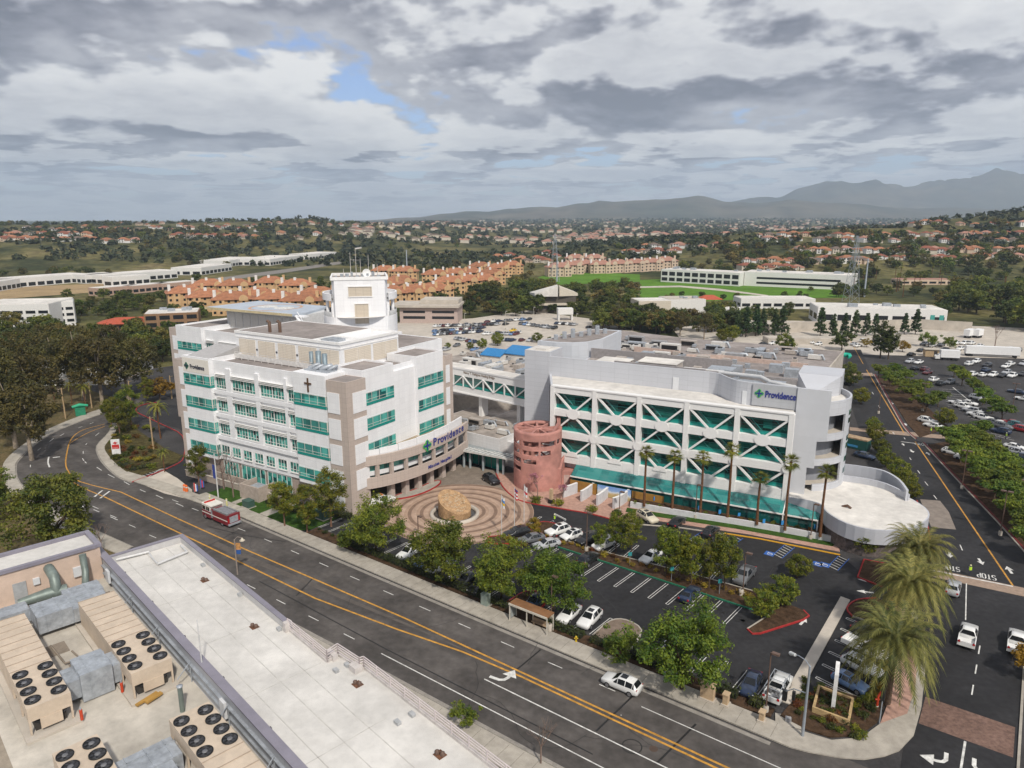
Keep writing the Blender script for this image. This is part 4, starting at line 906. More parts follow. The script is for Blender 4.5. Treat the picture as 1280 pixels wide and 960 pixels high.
for k in range(9):
 t = .02 + k * .12
 if t > 1: break
 x, y = arcpt(t); q = MB(); q.box(x - .75, x - .15, y - .3, y + .3, 5.7, 8.1); part('post', q, tanA, cn)
for k in range(7):
 t0, t1 = .03 + k * .12, .03 + (k + 1) * .12; mb = band([t0, (t0 + t1) / 2, t1], 6.6, 8.3, .1); mb.v = [(p[0] - 1.5, p[1], p[2]) for p in mb.v]; w = part('window', mb, teal, cn)
 mb = band([t0, (t0 + t1) / 2, t1], 5.7, 6.6, .15); mb.v = [(p[0] - 1.45, p[1], p[2]) for p in mb.v]; part('sill', mb, wA, w)
def deckmesh(z0, z1, off, inner):
 pts = [arcpt(t) for t in TS]; pts = [(p[0] - off, p[1]) for p in pts] + [(inner, 33.0), (inner, 5.0)]
 return MB().prism(pts, z0, z1, bot=True)
part('canopy_soffit', deckmesh(3.9, 4.1, .45, -6), mat('soffit_grey', (.30, .27, .25), .8), cn); part('canopy_roof', deckmesh(9.3, 9.5, .5, -1.2), mat('canopy_roof_tan', (.36, .29, .20), .9, .2, .5), cn)
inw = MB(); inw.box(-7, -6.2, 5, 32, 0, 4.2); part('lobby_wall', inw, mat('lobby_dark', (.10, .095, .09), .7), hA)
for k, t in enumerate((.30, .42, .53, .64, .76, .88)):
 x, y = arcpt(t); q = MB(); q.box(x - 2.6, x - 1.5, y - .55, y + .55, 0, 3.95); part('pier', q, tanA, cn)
def along(t, z, out=.06):
 x, y = arcpt(t); a, b = arcpt(min(1, t + .01)), arcpt(max(0, t - .01)); dx, dy = a[0] - b[0], a[1] - b[1]; l = math.hypot(dx, dy)
 return (x + dy / l * out, y - dx / l * out, z), math.atan2(dy, dx)
def curve_text(body, size, t0, adv, z, m, bold):
 t = t0; mb = MB()
 for ch in body:
  p, a = along(t, z)
  if ch != ' ': text('x', ch, size, m, cn, p, (math.pi / 2, 0, a), .04, bold, mb=mb)
  t += adv * {'i': .55, 'M': 1.5, 'r': .75, 'v': .95, ' ': .6, 'l': .5, 't': .65, 'P': 1.15, 'H': 1.3, 's': .9}.get(ch, 1.0)
 part('sign_lettering', mb, m, cn)
lp, la = along(.545, 9.3, .1); logo(cn, *lp, 1.25, la)
curve_text('Providence', 2.15, .60, .036, 8.75, BLUE, .035)
curve_text('Mission Hospital', .95, .55, .0165, 4.35, BLUE, .02)
ri = MB(); rp = [(1.3, 10.5), (2.6, 9.9), (4.3, 12.4), (5.2, 16), (5.0, 20), (3.9, 22), (2.9, 20.5), (2.6, 16), (1.6, 12.5)]
ri.prism(smooth(rp + [rp[0]])[:-1], -.01, .16); ro = part('drop_off_island', ri, conc); ro.location = (*FA.o, 0); ro.rotation_euler = (0, 0, FA.a); ro['kind'] = 'structure'
rk = kerb(MB(), smooth(rp + [rp[0]]), .22, 0, .22); ro = part('kerb', rk, redp); ro.location = (*FA.o, 0); ro.rotation_euler = (0, 0, FA.a); ro['kind'] = 'structure'
wB = wall_mat('grey_panel', (.50, .51, .545), (.36, .37, .40), 3.0, .95, .035, .5, tile=.04)
whB = wall_mat('white_frame', (.76, .75, .74), (.55, .54, .53), 9.04, 2.4, .02, .55, tile=.03)
signB = wall_mat('sign_grey', (.40, .41, .43), (.30, .31, .33), 3.0, 1.4, .03, .5)
glB = glass_mat('green_glass', (.018, .15, .125), (.003, .014, .016), 1.5, 1.05, .05, 1.0, .9)
tealsk = glass_mat('teal_skylight', (.035, .235, .22), (.016, .15, .148), 1.6, 30, .08, .9, 1.0)
tb_ = thing('truss_building', 'grey panelled clinic building with white diagonal truss frames over green glass', 'clinic', (*FB.o, 0), FB.a)
BW = 45.2; PX = 9.04
b = MB(); b.box(-.4, BW, .9, 9, 0, 19.9); b.box(-4.6, 50.2, 8.5, 42, 0, 20.2); part('wall', b, wB, tb_)
fl = [(6.3, 9.5), (10.9, 14.1), (15.5, 18.8)]
fr = MB()
for z0, z1 in ((4.4, 6.3), (9.5, 10.9), (14.1, 15.5), (18.8, 20.2)): fr.box(-.35, BW + .35, -.45, .9, z0, z1)
fr.box(-.3, BW + .3, -.62, -.46, 20.0, 20.25)
part('floor_band', fr, whB, tb_)
for k in range(6):
 c = MB(); x = k * PX; c.box(x - .45, x + .45, -.6, .85, 4.3, 20.0); part('column', c, whB, tb_)
for r, (z0, z1) in enumerate(fl):
 for k in range(5):
  x0, x1 = k * PX + .45, (k + 1) * PX - .45; xm = (x0 + x1) / 2
  g = MB(); g.box(x0, x1, .55, .62, z0 + .75, z1); w = part('window', g, glB, tb_)
  s = MB(); s.box(x0, x1, .53, .62, z0, z0 + .75); part('spandrel', s, tealk, w)
  m = MB()
  for zz in (z0 + .78, z0 + 1.85, z1 - .5): m.box(x0, x1, .47, .54, zz - .03, zz + .03)
  m.bar((x0 + 1.5, .45, z1 - .1), (xm - .4, .45, z0 + .9), .1, .1); m.bar((xm + 1.6, .46, z1 - .1), (x1 - .6, .46, z0 + 1.3), .1, .1)
  part('mullion', m, mat('mullion_teal', (.04, .26, .24), .4, .1), w)
  zt, zb = (z1 + .25, z0 - .1) if r != 1 else (z0 - .25, z1 + .1)
  for xa in (x0 - .1, x1 + .1):
   d = MB(); d.bar((xa, -.2, zt), (xm + (.3 if xa > xm else -.3), -.2, zb), .34, .42, up=(0, 1, 0)); part('brace', d, whB, tb_)
for k in range(5):
 xm = (k + .5) * PX
 for zc in (14.8, 5.9):
  n = MB(); pts = [(1.35 * math.cos(a), 1.05 * math.sin(a)) for a in [i * math.pi / 8 for i in range(17 if zc > 10 else 9)]]
  n.prism(pts, 0, .14); o = part('node_plate', n, whB, tb_, (xm, -.46, zc)); o.rotation_euler = (math.pi / 2, 0, 0)
for k in range(6):
 for zc in (10.2,):
  n = MB(); n.prism([(.8 * math.cos(a), .8 * math.sin(a)) for a in [i * math.pi / 8 for i in range(16)]], 0, .08); o = part('node_plate', n, whB, tb_, (k * PX, -.62, zc)); o.rotation_euler = (math.pi / 2, 0, 0)
sk = MB(); sk.add([(5.5, -.5, 4.4), (BW + .3, -.5, 4.4), (BW + .3, -3.2, 2.95), (5.5, -3.2, 2.95)], [(3, 2, 1, 0)]); s_ = part('skylight', sk, tealsk, tb_)
e = MB(); e.box(5.3, BW + 6.0, -3.35, -3.2, 2.72, 2.95); e.bar((BW + .3, -.5, 4.45), (BW + .3, -3.3, 2.9), .18, .12); part('eaves', e, frame, s_)
s2 = MB(); s2.add([(BW + .5, -.5, 4.1), (BW + 6.0, -1.1, 3.4), (BW + 6.0, -3.2, 2.95), (BW + .5, -3.2, 2.95)], [(3, 2, 1, 0)]); part('skylight', s2, tealsk, tb_)
g = MB(); g.box(5.5, BW + 5.8, -3.0, -2.9, 0, 2.75); w = part('glazed_wall', g, glass_mat('dark_teal_glass', (.01, .09, .085), (.004, .03, .03), 1.5, 3, .1), tb_)
q = MB()
for x in (BW + .3, BW + 5.9): q.box(x - .1, x + .1, -3.32, -3.1, 0, 2.75)
part('post', q, frame, w)
tr = MB(); tr.prism([(-.4, .2), (BW, .2), (BW, 2.6), (36, 2.6), (33, 4.5), (30, 8.2), (-4.4, 8.4)], 19.9, 20.1); part('terrace', tr, roofw, tb_)
ch = MB(); ch.prism([(-.5, -.3), (-.2, 0), (-4.4, 8.6), (-4.9, 8.4)], 19.4, 20.5); part('terrace_edge', ch, wB, tb_)
for z0, z1 in ((15.3, 17.6), (10.8, 13.0)):
 g = MB(); g.prism([(-.9, .5), (-.45, .9), (-3.9, 8.0), (-4.2, 7.6)], z0, z1, bot=True); part('corner_window', g, glB, tb_)
sw = MB(); sp_ = smooth([(29.0, 8.1), (31.0, 7.3), (33.0, 4.9), (35.0, 3.1), (37.0, 2.6)])
P = [(-4.6, 8.1), (29.0, 8.1)] + sp_[1:] + [(45.6, 2.45)]
sw.prism(P + [(p[0], p[1] + .4) for p in P[::-1]], 20.0, 24.3); part('parapet', sw, wB, tb_)
for x, y, w_, rz in ((22.0, 8.02, 1.2, 0), (36.2, 2.7, 1.2, 0)):
 d = MB(); d.box(x, x + w_, y - .1, y, 20.1, 22.6); part('door', d, mat('door_white', (.66, .67, .69), .5, .05), tb_)
sg = MB(); sg.box(38.0, 45.5, 2.25, 2.45, 20.3, 24.2); part('sign_panel', sg, signB, tb_)
logo(tb_, 39.15, 2.2, 22.55, .82, 0); text('sign_lettering', 'Providence', 1.66, BLUE, tb_, (40.15, 2.2, 22.0), (math.pi / 2, 0, 0), .06, .035, sx=.69)
lt = MB(); lt.box(-10.6, -4.6, 8.0, 14.5, 0, 25.2); lo = part('lift_tower', lt, wB, tb_)
l2 = MB(); l2.box(-10.3, -4.9, 8.3, 14.2, 25.2, 25.25); l2.box(-8.5, -6, 9, 12, 25.2, 25.6); part('lift_tower_roof', l2, roofw, lo)
pf = MB(); st_ = [(45.5, 0), (45.5, 24.3), (50.9, 24.3), (50.9, 15.4), (49.3, 15.4), (49.3, 10.2), (48.1, 10.2), (48.1, 0)]
pf.prism([(p[0], p[1]) for p in st_], -.5, 0, bot=True); o = part('stepped_panel', pf, wall_mat('grey_panel_flat', (.55, .56, .59), (.42, .43, .46), 3.0, .95, .035, .5), tb_, (0, 2.0, 0)); o.rotation_euler = (math.pi / 2, 0, 0)
dr = MB(); dc = (45.0, 12.2); RR = 8.8
def arc(mb, a0, a1, z0, z1, r=RR, th=.35, n=14):
 pts = [(dc[0] + r * math.cos(math.radians(a0 + (a1 - a0) * i / n)), dc[1] + r * math.sin(math.radians(a0 + (a1 - a0) * i / n))) for i in range(n + 1)]
 inn = [(dc[0] + (r - th) * math.cos(math.radians(a0 + (a1 - a0) * i / n)), dc[1] + (r - th) * math.sin(math.radians(a0 + (a1 - a0) * i / n))) for i in range(n, -1, -1)]
 mb.prism(pts + inn, z0, z1, bot=True)
arc(dr, -22, 85, 5.0, 21.6)
for z0, z1 in ((5.0, 6.4), (9.9, 11.1), (14.4, 15.7), (19.0, 21.6)): arc(dr, -62, -22.2, z0, z1)
do = part('stair_drum', dr, wB, tb_)
ib = MB(); arc(ib, -75, 90, 5.0, 20.5, 6.6, .3); part('inner_wall', ib, mat('inner_grey', (.24, .25, .28), .7, .1), do)
for z in (6.6, 11.3, 15.9):
 f_ = MB(); f_.prism([(dc[0] + 8.5 * math.cos(math.radians(a)), dc[1] + 8.5 * math.sin(math.radians(a))) for a in range(-70, 90, 10)] + [dc], z - .4, z - .25); part('landing', f_, concl, do)
for z in (7.4, 9.6, 12.2, 14.4 - .8, 16.9, 18.4):
 q = MB(); arc(q, -12, 6, z, z + .95, RR + .04, .12, 4); part('slit_window', q, glB, do)
dk = MB(); dk.prism([(dc[0] + 8.4 * math.cos(math.radians(a)), dc[1] + 8.4 * math.sin(math.radians(a))) for a in range(0, 360, 10)], 20.4, 20.6); part('drum_roof', dk, roofw, do)
bk = MB(); bk.box(44, 51.6, 16, 24, 14, 24.2); bk.prism([(47, 9), (51.4, 15.8), (44, 15.8)], 20, [21.5, 24.2, 24.2]); part('rear_panel', bk, wB, tb_)
mw = MB(); mw.box(8, 27, 13, 13.5, 20.2, 23.6); mw.box(27, 44, 14, 14.4, 20.2, 23.2); mw.box(-4, 29, 30, 30.5, 20.2, 22.6); part('roof_screen', mw, mat('screen_grey_dark', (.30, .28, .28), .8, .15), tb_)
rr = MB(); rr.box(-4, 50, 9, 42, 20.2, 20.24); part('roof', rr, roofg, tb_)
for x0, x1, y0, y1, z1 in ((3, 9.5, 16, 21, 22.6), (12.5, 20.5, 15.5, 21, 23.4)):
 p = MB(); p.box(x0, x1, y0, y1, 20.2, z1); o = part('roof_unit', p, mat('unit_buff', (.44, .39, .35), .7), tb_); t = MB(); t.box(x0 - .2, x1 + .2, y0 - .2, y1 + .2, z1, z1 + .15); part('unit_top', t, roofw, o)
p = MB()
p.tube([(30, 11.8, 23.6), (38, 10.8, 23.7), (40.2, 8.4, 23.4), (44.5, 7.2, 23.2), (45.0, 6.6, 22.3)], .38, 10); part('roof_pipe', p, mat('pipe_white', (.62, .62, .62), .35, .1, metal=.2), tb_)
p = MB(); p.box(27, 32, 15, 19, 20.3, 23.5); p.prism([(33, 7), (37, 6), (39.5, 8), (38, 11), (34, 11)], 20.2, 22.9); p.box(39.5, 42.5, 8, 11, 20.2, 23.3); p.prism([(31.5, 9.5), (34, 8.5), (34, 12), (31, 12)], 20.2, [22.2, 23.4, 23.4, 22.2]); part('roof_ducts', p, galv, tb_)
p = MB()
for k in range(7): x = 22.5 + k * 1.1; p.bar((x, 14.7, 20.6), (x + .55, 14.7, 23.2), .12); p.bar((x + .55, 14.7, 23.2), (x + 1.1, 14.7, 20.6), .12)
p.box(22.4, 30.4, 14.5, 14.9, 23.2, 23.4); part('roof_frame', p, capw, tb_)
for k in range(24):
 p = MB(); x = -2 + (k * 7.3) % 42; y = 24 + (k * 3.7) % 16; s = .7 + (k % 4) * .35; p.box(x, x + s * 1.6, y, y + s * 1.2, 20.24, 20.6 + s * .8); part('roof_fan', p, galv if k % 3 else mat('unit_buff', (.44, .39, .35)), tb_)
cb = thing('screen_block', 'curved pale grey roof screen block standing behind the clinic lift tower', 'roof block', (0, 0, 0))
CBP = gp((672, 426), (695, 428), (715, 428.6), (735, 427.5), (754, 423.5), (777, 413), z=24) + gp((745, 411), (712, 417), z=24)
part('wall', MB().prism(CBP, 0, 24), wall_mat('screen_panel', (.52, .54, .58), (.40, .41, .45), 3, 1.2, .03), cb)
cI = sum(p[0] for p in CBP) / 8, sum(p[1] for p in CBP) / 8
part('roof', MB().prism([(cI[0] + (p[0] - cI[0]) * .9, cI[1] + (p[1] - cI[1]) * .9) for p in CBP], 23.9, 24.05), roofg, cb)
kb = MB()
for k in range(7): kb.box(cI[0] - 7 + k * 2.2, cI[0] - 6 + k * 2.2, cI[1] - 4 + k * 1.6, cI[1] - 3 + k * 1.6, 24, 25.2 + (k % 3) * .5)
part('roof_unit', kb, galv, cb)
ov = thing('oval_pavilion', 'low oval grey pavilion with flat white roof beside the stair drum', 'pavilion', (*FB.o, 0), FB.a)
OP = smooth([(45.7, 3.6), (45.7, -.2), (49, -.3), (51.3, -1.4), (52.4, -4.4), (55.6, -7.8), (59.8, -8.4), (64.2, -5.6), (67.0, -.4), (67.4, 4.2), (65.2, 8.6), (61.5, 11.8), (57.5, 13.2), (53.5, 13.4)])
wo = MB(); wo.prism(OP, 2.6, 5.1, bot=True); w = part('wall', wo, wall_mat('pavilion_grey', (.46, .47, .51), (.38, .39, .43), 2.4, 2.6, .03), ov)
OC = (58, 3)
part('base_wall', MB().prism([(OC[0] + (p[0] - OC[0]) * .93, OC[1] + (p[1] - OC[1]) * .93) for p in OP], 0, 2.6), mat('stone_dark', (.16, .13, .12), .9, .4, 2), ov)
part('roof', MB().prism([(OC[0] + (p[0] - OC[0]) * .975, OC[1] + (p[1] - OC[1]) * .975) for p in OP], 5.0, 5.13), roofw, ov)
rv = MB(); rv.tube([(54.5, -.6, 5.1), (55.3, -.9, 5.55), (55.9, -1.1, 5.2)], .22, 8); part('roof_vent', rv, mat('rust_pipe', (.13, .075, .05)), ov)
wl = MB(); WP = smooth([(53.0, 17.0), (57, 17.2), (60.5, 16.4), (63.0, 12.6), (64.3, 7.4)]); wl.prism(WP + [(p[0] - .35, p[1] - .3) for p in WP[::-1]], 0, 7.1); part('ramp_wall', wl, MATS['pavilion_grey'], ov)
w2 = MB(); WP = smooth([(52.6, 12.4), (57, 12.8), (61, 11.6), (64.6, 7.6)]); w2.prism(WP + [(p[0] - .25, p[1] - .25) for p in WP[::-1]], 5.0, 6.3); part('roof_parapet', w2, MATS['pavilion_grey'], ov)
text('sign_lettering', 'Women’s\nWellness Center', .55, BLACK, ov, (63.4, -6.6, 4.3), (math.pi / 2, 0, .6), .02, .01)
fc = thing('office_building', 'flat roofed office block across the street with white roof and sunken plant deck', 'office', (*FC.o, 0), FC.a)
wC = wall_mat('office_grey', (.40, .40, .43), (.30, .30, .33), 3.0, 30, .03, .6, tile=.06)
buff = mat('buff_render', (.56, .43, .35), .85, .12, .6, scale2=.1)
purp = mat('purple_coping', (.235, .22, .265), .4, .12, .8, spec=.5)
rfC = mat('roof_felt_white', (.62, .60, .57), .9, .13, .22, scale2=1.6, str2=.06, spec=.2)
streak(rfC, FC.a + 1.57, .05, .05, .5)
rfD = mat('roof_deck_grey', (.52, .48, .42), .9, .2, .5, scale2=.09, str2=.18, spec=.2)
EDGE = [(22.0, 0), (27.9, 0), (27.7, 1.0), (30.3, 1.2), (30.4, 1.5), (66, 1.7)]
b = MB(); b.prism([(-4.6, -22), (66, -22), (66, -34), (-4.6, -34)], 0, 19.9); b.prism([(.2, -6.9), (66, -6.9), (66, 1.6)] + EDGE[::-1][1:] + [(0, 0)], 0, 21.5); b.prism([(-4.6, -22), (-4.6, -7.0), (.0, -7.0), (66, -7.0), (66, -22)], 0, 19.95); part('wall', b, wC, fc)
rf = MB(); sheet(rf, [(.3, -6.9), (66, -6.9), (66, 1.6)] + EDGE[::-1][1:] + [(.3, -.3)], 21.52); part('roof', rf, rfC, fc)
dk = MB(); sheet(dk, [(-.5, -34), (66, -34), (66, -7.2), (-.5, -7.2)], 20.0); part('plant_deck', dk, rfD, fc)
pw = MB(); pw.box(.2, 22, -.32, 0, 21.4, 22.15); pw.box(-.05, .25, -6.7, -.3, 21.4, 22.15); p = part('parapet', pw, mat('parapet_pale', (.52, .51, .51), .7, .1), fc)
cp = MB(); cp.box(-.1, 22.05, -.36, .06, 22.15, 22.24); cp.box(-.1, .3, -6.7, -.36, 22.15, 22.24); part('coping', cp, purp, p)
mw = MB(); mw.box(-3.8, 66, -7.15, -6.75, 20, 22.15); m_ = part('dividing_wall', mw, wall_mat('metal_siding', (.40, .41, .44), (.30, .31, .34), 2.4, 30, .04, .45, metal=.2), fc)
cp = MB(); cp.box(-3.9, 66, -7.25, -6.62, 22.15, 22.26); part('coping', cp, purp, m_)
gd = MB(); gd.box(-.4, 66, -7.35, -7.15, 21.3, 21.42); gd.box(-.4, 66, -7.3, -7.15, 20.5, 20.6)
part('rail_channel', gd, galv, m_)
for k in range(9):
 l = MB(); x = 4 + k * 7; l.tube([(x, -6.6, 21.95), (x, -6.45, 21.95)], .12, 8); part('wall_lamp', l, mat('dark_lamp', (.05, .05, .06)), m_)
for k in range(8):
 q = MB(); x = 8 + k * 6.5; q.tube([(x, -7.3, 20.0), (x, -7.3, 21.6)], .05, 6); q.bar((x, -7.3, 21.6), (x + .4, -8.4, 20.9), .05, .05); part('brace', q, galv, m_)
mt = MB(); mt.tube([(22.6, -7.0, 21), (22.6, -7.0, 25.6)], [.06, .04], 6); part('antenna_mast', mt, mat('mast_white', (.6, .6, .6)), fc)
for x, y, z in ((26.6, -7.32, 20.5), (1.6, -7.32, 20.6)): q = MB(); q.box(x, x + .75, y - .2, y, z, z + 1.2); part('electric_box', q, mat('box_white', (.62, .63, .65), .5, .05), fc)
rl = MB()
for a, c in zip(EDGE, EDGE[1:]):
 l = math.dist(a, c); n = max(1, int(l / 1.6))
 for i in range(n + 1):
  t = i / n; x, y = a[0] + (c[0] - a[0]) * t, a[1] + (c[1] - a[1]) * t; rl.box(x - .035, x + .035, y - .17, y - .1, 21.5, 22.5)
 for z in (21.85, 22.1, 22.3, 22.5): rl.bar((a[0], a[1] - .13, z), (c[0], c[1] - .13, z), .05, .05)
part('railing', rl, mat('rail_pink_white', (.62, .55, .55), .4, .1), fc)
kb = MB()
for a, c in zip(EDGE, EDGE[1:]): kb.bar((a[0], a[1] - .1, 21.62), (c[0], c[1] - .1, 21.62), .22, .24)
kb.box(21.9, 22.3, -.5, .1, 21.5, 22.3); kb.box(27.2, 28.2, .2, .6, 21.5, 22.0); kb.box(29.8, 30.6, .5, 1.1, 21.5, 22.0); part('roof_kerb', kb, mat('kerb_pale', (.58, .54, .52), .7), fc)
sm_ = MB()
for y in (-5.4, -3.6, -1.8): sm_.box(.5, 66, y - .03, y + .03, 21.52, 21.53)
for k in range(7): sm_.box(3 + k * 8.2, 3.05 + k * 8.2, -6.7, -.5, 21.52, 21.53)
part('roof_seam', sm_, mat('seam_grey', (.53, .51, .48), .9), fc)
for px, py in ((256, 726), (318, 784), (447, 856), (550, 944)):
 x, y = FC.l(*G(px, py, 21.5)); d = MB(); d.box(x - .33, x + .33, y - .3, y + .3, 21.53, 21.55); o = part('roof_drain', d, mat('drain_rust', (.17, .075, .04), .9, .4, 3), fc)
 for s in (-.18, .16): e = MB(); e.lathe([(.15, 21.55), (.15, 21.75), (0, 21.85)], 10, (x + s, y + s * .4)); part('drain_dome', e, mat('dome_brown', (.13, .08, .06), .5), o)
for px, py in ((300, 745), (349, 788), (420, 840), (434, 833), (515, 895), (497, 905), (254, 708)):
 x, y = FC.l(*G(px, py, 21.5)); d = MB(); d.box(x - .22, x + .22, y - .15, y + .15, 21.53, 21.75); part('roof_vent', d, mat('vent_grey', (.42, .43, .44), .6), fc)
pp = MB()
P0 = [FC.l(*G(x, y, 21.7)) for x, y in ((145, 700), (186, 690), (190, 697), (197, 705), (234, 690), (226, 682))]
pp.tube([(p[0], p[1], 21.72) for p in P0[:2]], .13, 8); pp.tube([(p[0], p[1], 21.7) for p in P0[1:4]], .08, 8); pp.tube([(p[0], p[1], 21.72) for p in P0[3:5]], .12, 8); pp.tube([(p[0], p[1], 21.72) for p in P0[4:]], .1, 8)
part('roof_pipe', pp, mat('pipe_white', (.62, .62, .62)), fc)
bp = MB(); bp.box(-4.4, -.5, -23, -7.2, 19.9, 23.2); bo = part('penthouse', bp, buff, fc)
c = MB(); c.box(-4.55, -.4, -7.5, -7.05, 23.2, 23.5); c.box(-.75, -.35, -23, -7.5, 23.2, 23.5); c.box(-4.55, -4.15, -23, -7.5, 23.2, 23.5); part('coping', c, purp, bo)
c = MB(); sheet(c, [(-4.2, -23), (-.7, -23), (-.7, -7.4), (-4.2, -7.4)], 23.22); part('penthouse_roof', c, rfC, bo)
d = MB(); d.box(-.5, -.42, -14.2, -13.2, 20, 22.0); part('door', d, mat('door_grey', (.36, .37, .38), .5), bo)
d = MB(); d.box(-.5, -.3, -12.7, -12.2, 21.4, 22.0); d.box(-.5, -.25, -9.6, -8.6, 21.0, 21.9); part('wall_box', d, mat('box_white', (.62, .63, .65)), bo)
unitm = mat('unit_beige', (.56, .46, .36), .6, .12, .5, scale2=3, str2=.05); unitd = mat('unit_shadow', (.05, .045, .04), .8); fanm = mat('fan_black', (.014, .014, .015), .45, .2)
def air_unit(label, x0, x1, y0, y1, fan_at, z=20.0, h=2.15):
 t = thing('air_handling_unit', label, 'air unit', (*FC.w(x0, y0), z), FC.a, 'beige air units on the plant deck'); L_, D = x1 - x0, y1 - y0
 s = MB(); s.box(-.6, L_ + .6, -.35, D + .35, 0, .18); part('plinth', s, concl, t)
 fx0, fx1 = (L_ - 5.2, L_) if fan_at == 'end' else (0, 5.2); bx0, bx1 = (0, fx0) if fan_at == 'end' else (fx1, L_)
 b = MB(); b.box(bx0, bx1, 0, D, .2, h); b.box(fx0, fx1, 0, D, 1.15, h); part('casing', b, unitm, t)
 n = int((bx1 - bx0) / .95); rb = MB()
 for i in range(n + 1): x = bx0 + (bx1 - bx0) * i / n; rb.box(x - .03, x + .03, -.015, D + .015, h - .02, h + .035)
 part('roof_rib', rb, mat('unit_rib', (.40, .32, .25), .6), t)
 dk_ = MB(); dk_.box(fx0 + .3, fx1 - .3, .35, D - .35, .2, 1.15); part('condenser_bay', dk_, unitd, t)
 lg = MB()
 for x in (fx0 + .06, (fx0 + fx1) / 2, fx1 - .06):
  for y in (.06, D - .06): lg.box(x - .06, x + .06, y - .06, y + .06, .2, 1.15)
 e = fx1 if fan_at == 'end' else fx0
 lg.prism([(e - .06, D * .25), (e + .06, D * .25), (e + .06, D * .75), (e - .06, D * .75)], .4, 1.15); part('frame', lg, unitm, t)
 co_ = MB()
 for s_ in (0, 1):
  yb = .12 if s_ == 0 else D - .12; co_.add([(fx0 + .1, yb, 1.15), (fx1 - .1, yb, 1.15), (fx1 - .1, D / 2, .3), (fx0 + .1, D / 2, .3)], [(0, 1, 2, 3)])
 part('coil', co_, mat('coil_grey', (.10, .10, .11), .5, .2, 6), t)
 for i in range(4):
  for y in (.5, D - .5):
   x = fx0 + .75 + i * 1.22; f = MB(); f.lathe([(.48, h), (.48, h + .09), (.43, h + .1), (.42, h + .03)], 20, (x, y)); o = part('fan', f, fanm, t)
   g = MB()
   for k in range(6): a0, a1 = k * 1.047, k * 1.047 + .62; g.add([(x + .12 * math.cos(a0), y + .12 * math.sin(a0), h + .05), (x + .41 * math.cos(a0), y + .41 * math.sin(a0), h + .03), (x + .41 * math.cos(a1), y + .41 * math.sin(a1), h + .09), (x + .12 * math.cos(a1), y + .12 * math.sin(a1), h + .07)], [(0, 1, 2, 3)])
   g.lathe([(.43, h + .01), (0, h + .01)], 16, (x, y)); part('fan_blade', g, mat('fan_grey', (.045, .045, .05), .35, .4, 9, spec=.6), o)
   r = MB(); r.lathe([(.17, h + .055), (.15, h + .09), (.0, h + .1)], 10, (x, y)); part('fan_hub', r, mat('hub', (.16, .16, .17), .4), o)
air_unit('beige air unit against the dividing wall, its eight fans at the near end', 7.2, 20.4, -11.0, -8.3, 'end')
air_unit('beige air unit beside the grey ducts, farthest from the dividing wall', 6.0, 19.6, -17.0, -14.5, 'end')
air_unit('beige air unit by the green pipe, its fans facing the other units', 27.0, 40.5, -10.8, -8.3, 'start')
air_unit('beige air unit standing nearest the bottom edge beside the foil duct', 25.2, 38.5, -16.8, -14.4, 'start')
def duct(label, pieces, z=20.0):
 t = thing('air_duct', label, 'duct', (*FC.o, 0), FC.a, 'sheet metal ducts on the plant deck')
 for nm, q in pieces:
  mb = MB()
  if nm == 'duct_pipe': mb.tube(*q)
  else:
   mb.box(*q); x0, x1, y0, y1, z0, z1 = q
   for i in range(int((x1 - x0) / 1.1)): x = x0 + .6 + i * 1.1; mb.box(x - .03, x + .03, y0 - .04, y1 + .04, z0, z1 + .04)
   for i in range(int((y1 - y0) / 1.1)): y = y0 + .6 + i * 1.1; mb.box(x0 - .04, x1 + .04, y - .03, y + .03, z0, z1 + .04)
  part(nm, mb, galv if nm != 'duct_pipe' else mat('duct_green_grey', (.20, .24, .22), .5, .2, metal=.3), t)
duct('big square sheet metal duct joining the two units near the fans', [('duct_box', (15.6, 18.2, -13.6, -11.6, 20.1, 22.2)), ('duct_box', (15.9, 17.9, -14.5, -13.6, 20.4, 21.8)), ('duct_box', (15.9, 17.9, -11.6, -11.0, 20.4, 21.8))])
duct('long sheet metal duct below the buff penthouse with branch pipes', [('duct_box', (4.3, 7.0, -13.9, -11.4, 20.4, 21.9)), ('duct_box', (3.2, 5.2, -11.4, -8.6, 20.5, 21.8)), ('duct_box', (5.2, 7.2, -11.4, -8.7, 20.5, 21.7)), ('duct_box', (2.6, 4.3, -17, -13.9, 20.5, 21.6)),
  ('duct_pipe', ([(1.2, -14.2, 20.9), (1.4, -12.0, 21.0), (1.6, -10.6, 21.0)], [.35, .55, .5], 10)), ('duct_pipe', ([(-.4, -11.4, 22.6), (1.4, -11.4, 22.4), (1.6, -11.4, 21.0)], .42, 10)), ('duct_pipe', ([(.2, -8.8, 23.2), (.4, -8.8, 21.6), (1.6, -9.2, 20.8)], .3, 10))])
duct('low foil wrapped duct running to the bottom edge of the deck', [('duct_box', (27.6, 29.6, -14.3, -11.0, 20.2, 21.4)), ('duct_box', (29.6, 44, -14.0, -11.6, 20.2, 21.3))])
t = thing('stand_pipe', 'single green upright pipe on the plant deck near the fans', 'pipe', (*FC.w(23.8, -9.0), 20), FC.a); q = MB(); q.tube([(0, 0, 0), (0, 0, 1.9)], .17, 10); part('pipe', q, MATS['duct_green_grey'], t); q = MB(); q.lathe([(.2, 1.9), (.2, 2.0), (0, 2.02)], 10); part('cap', q, galv, t)
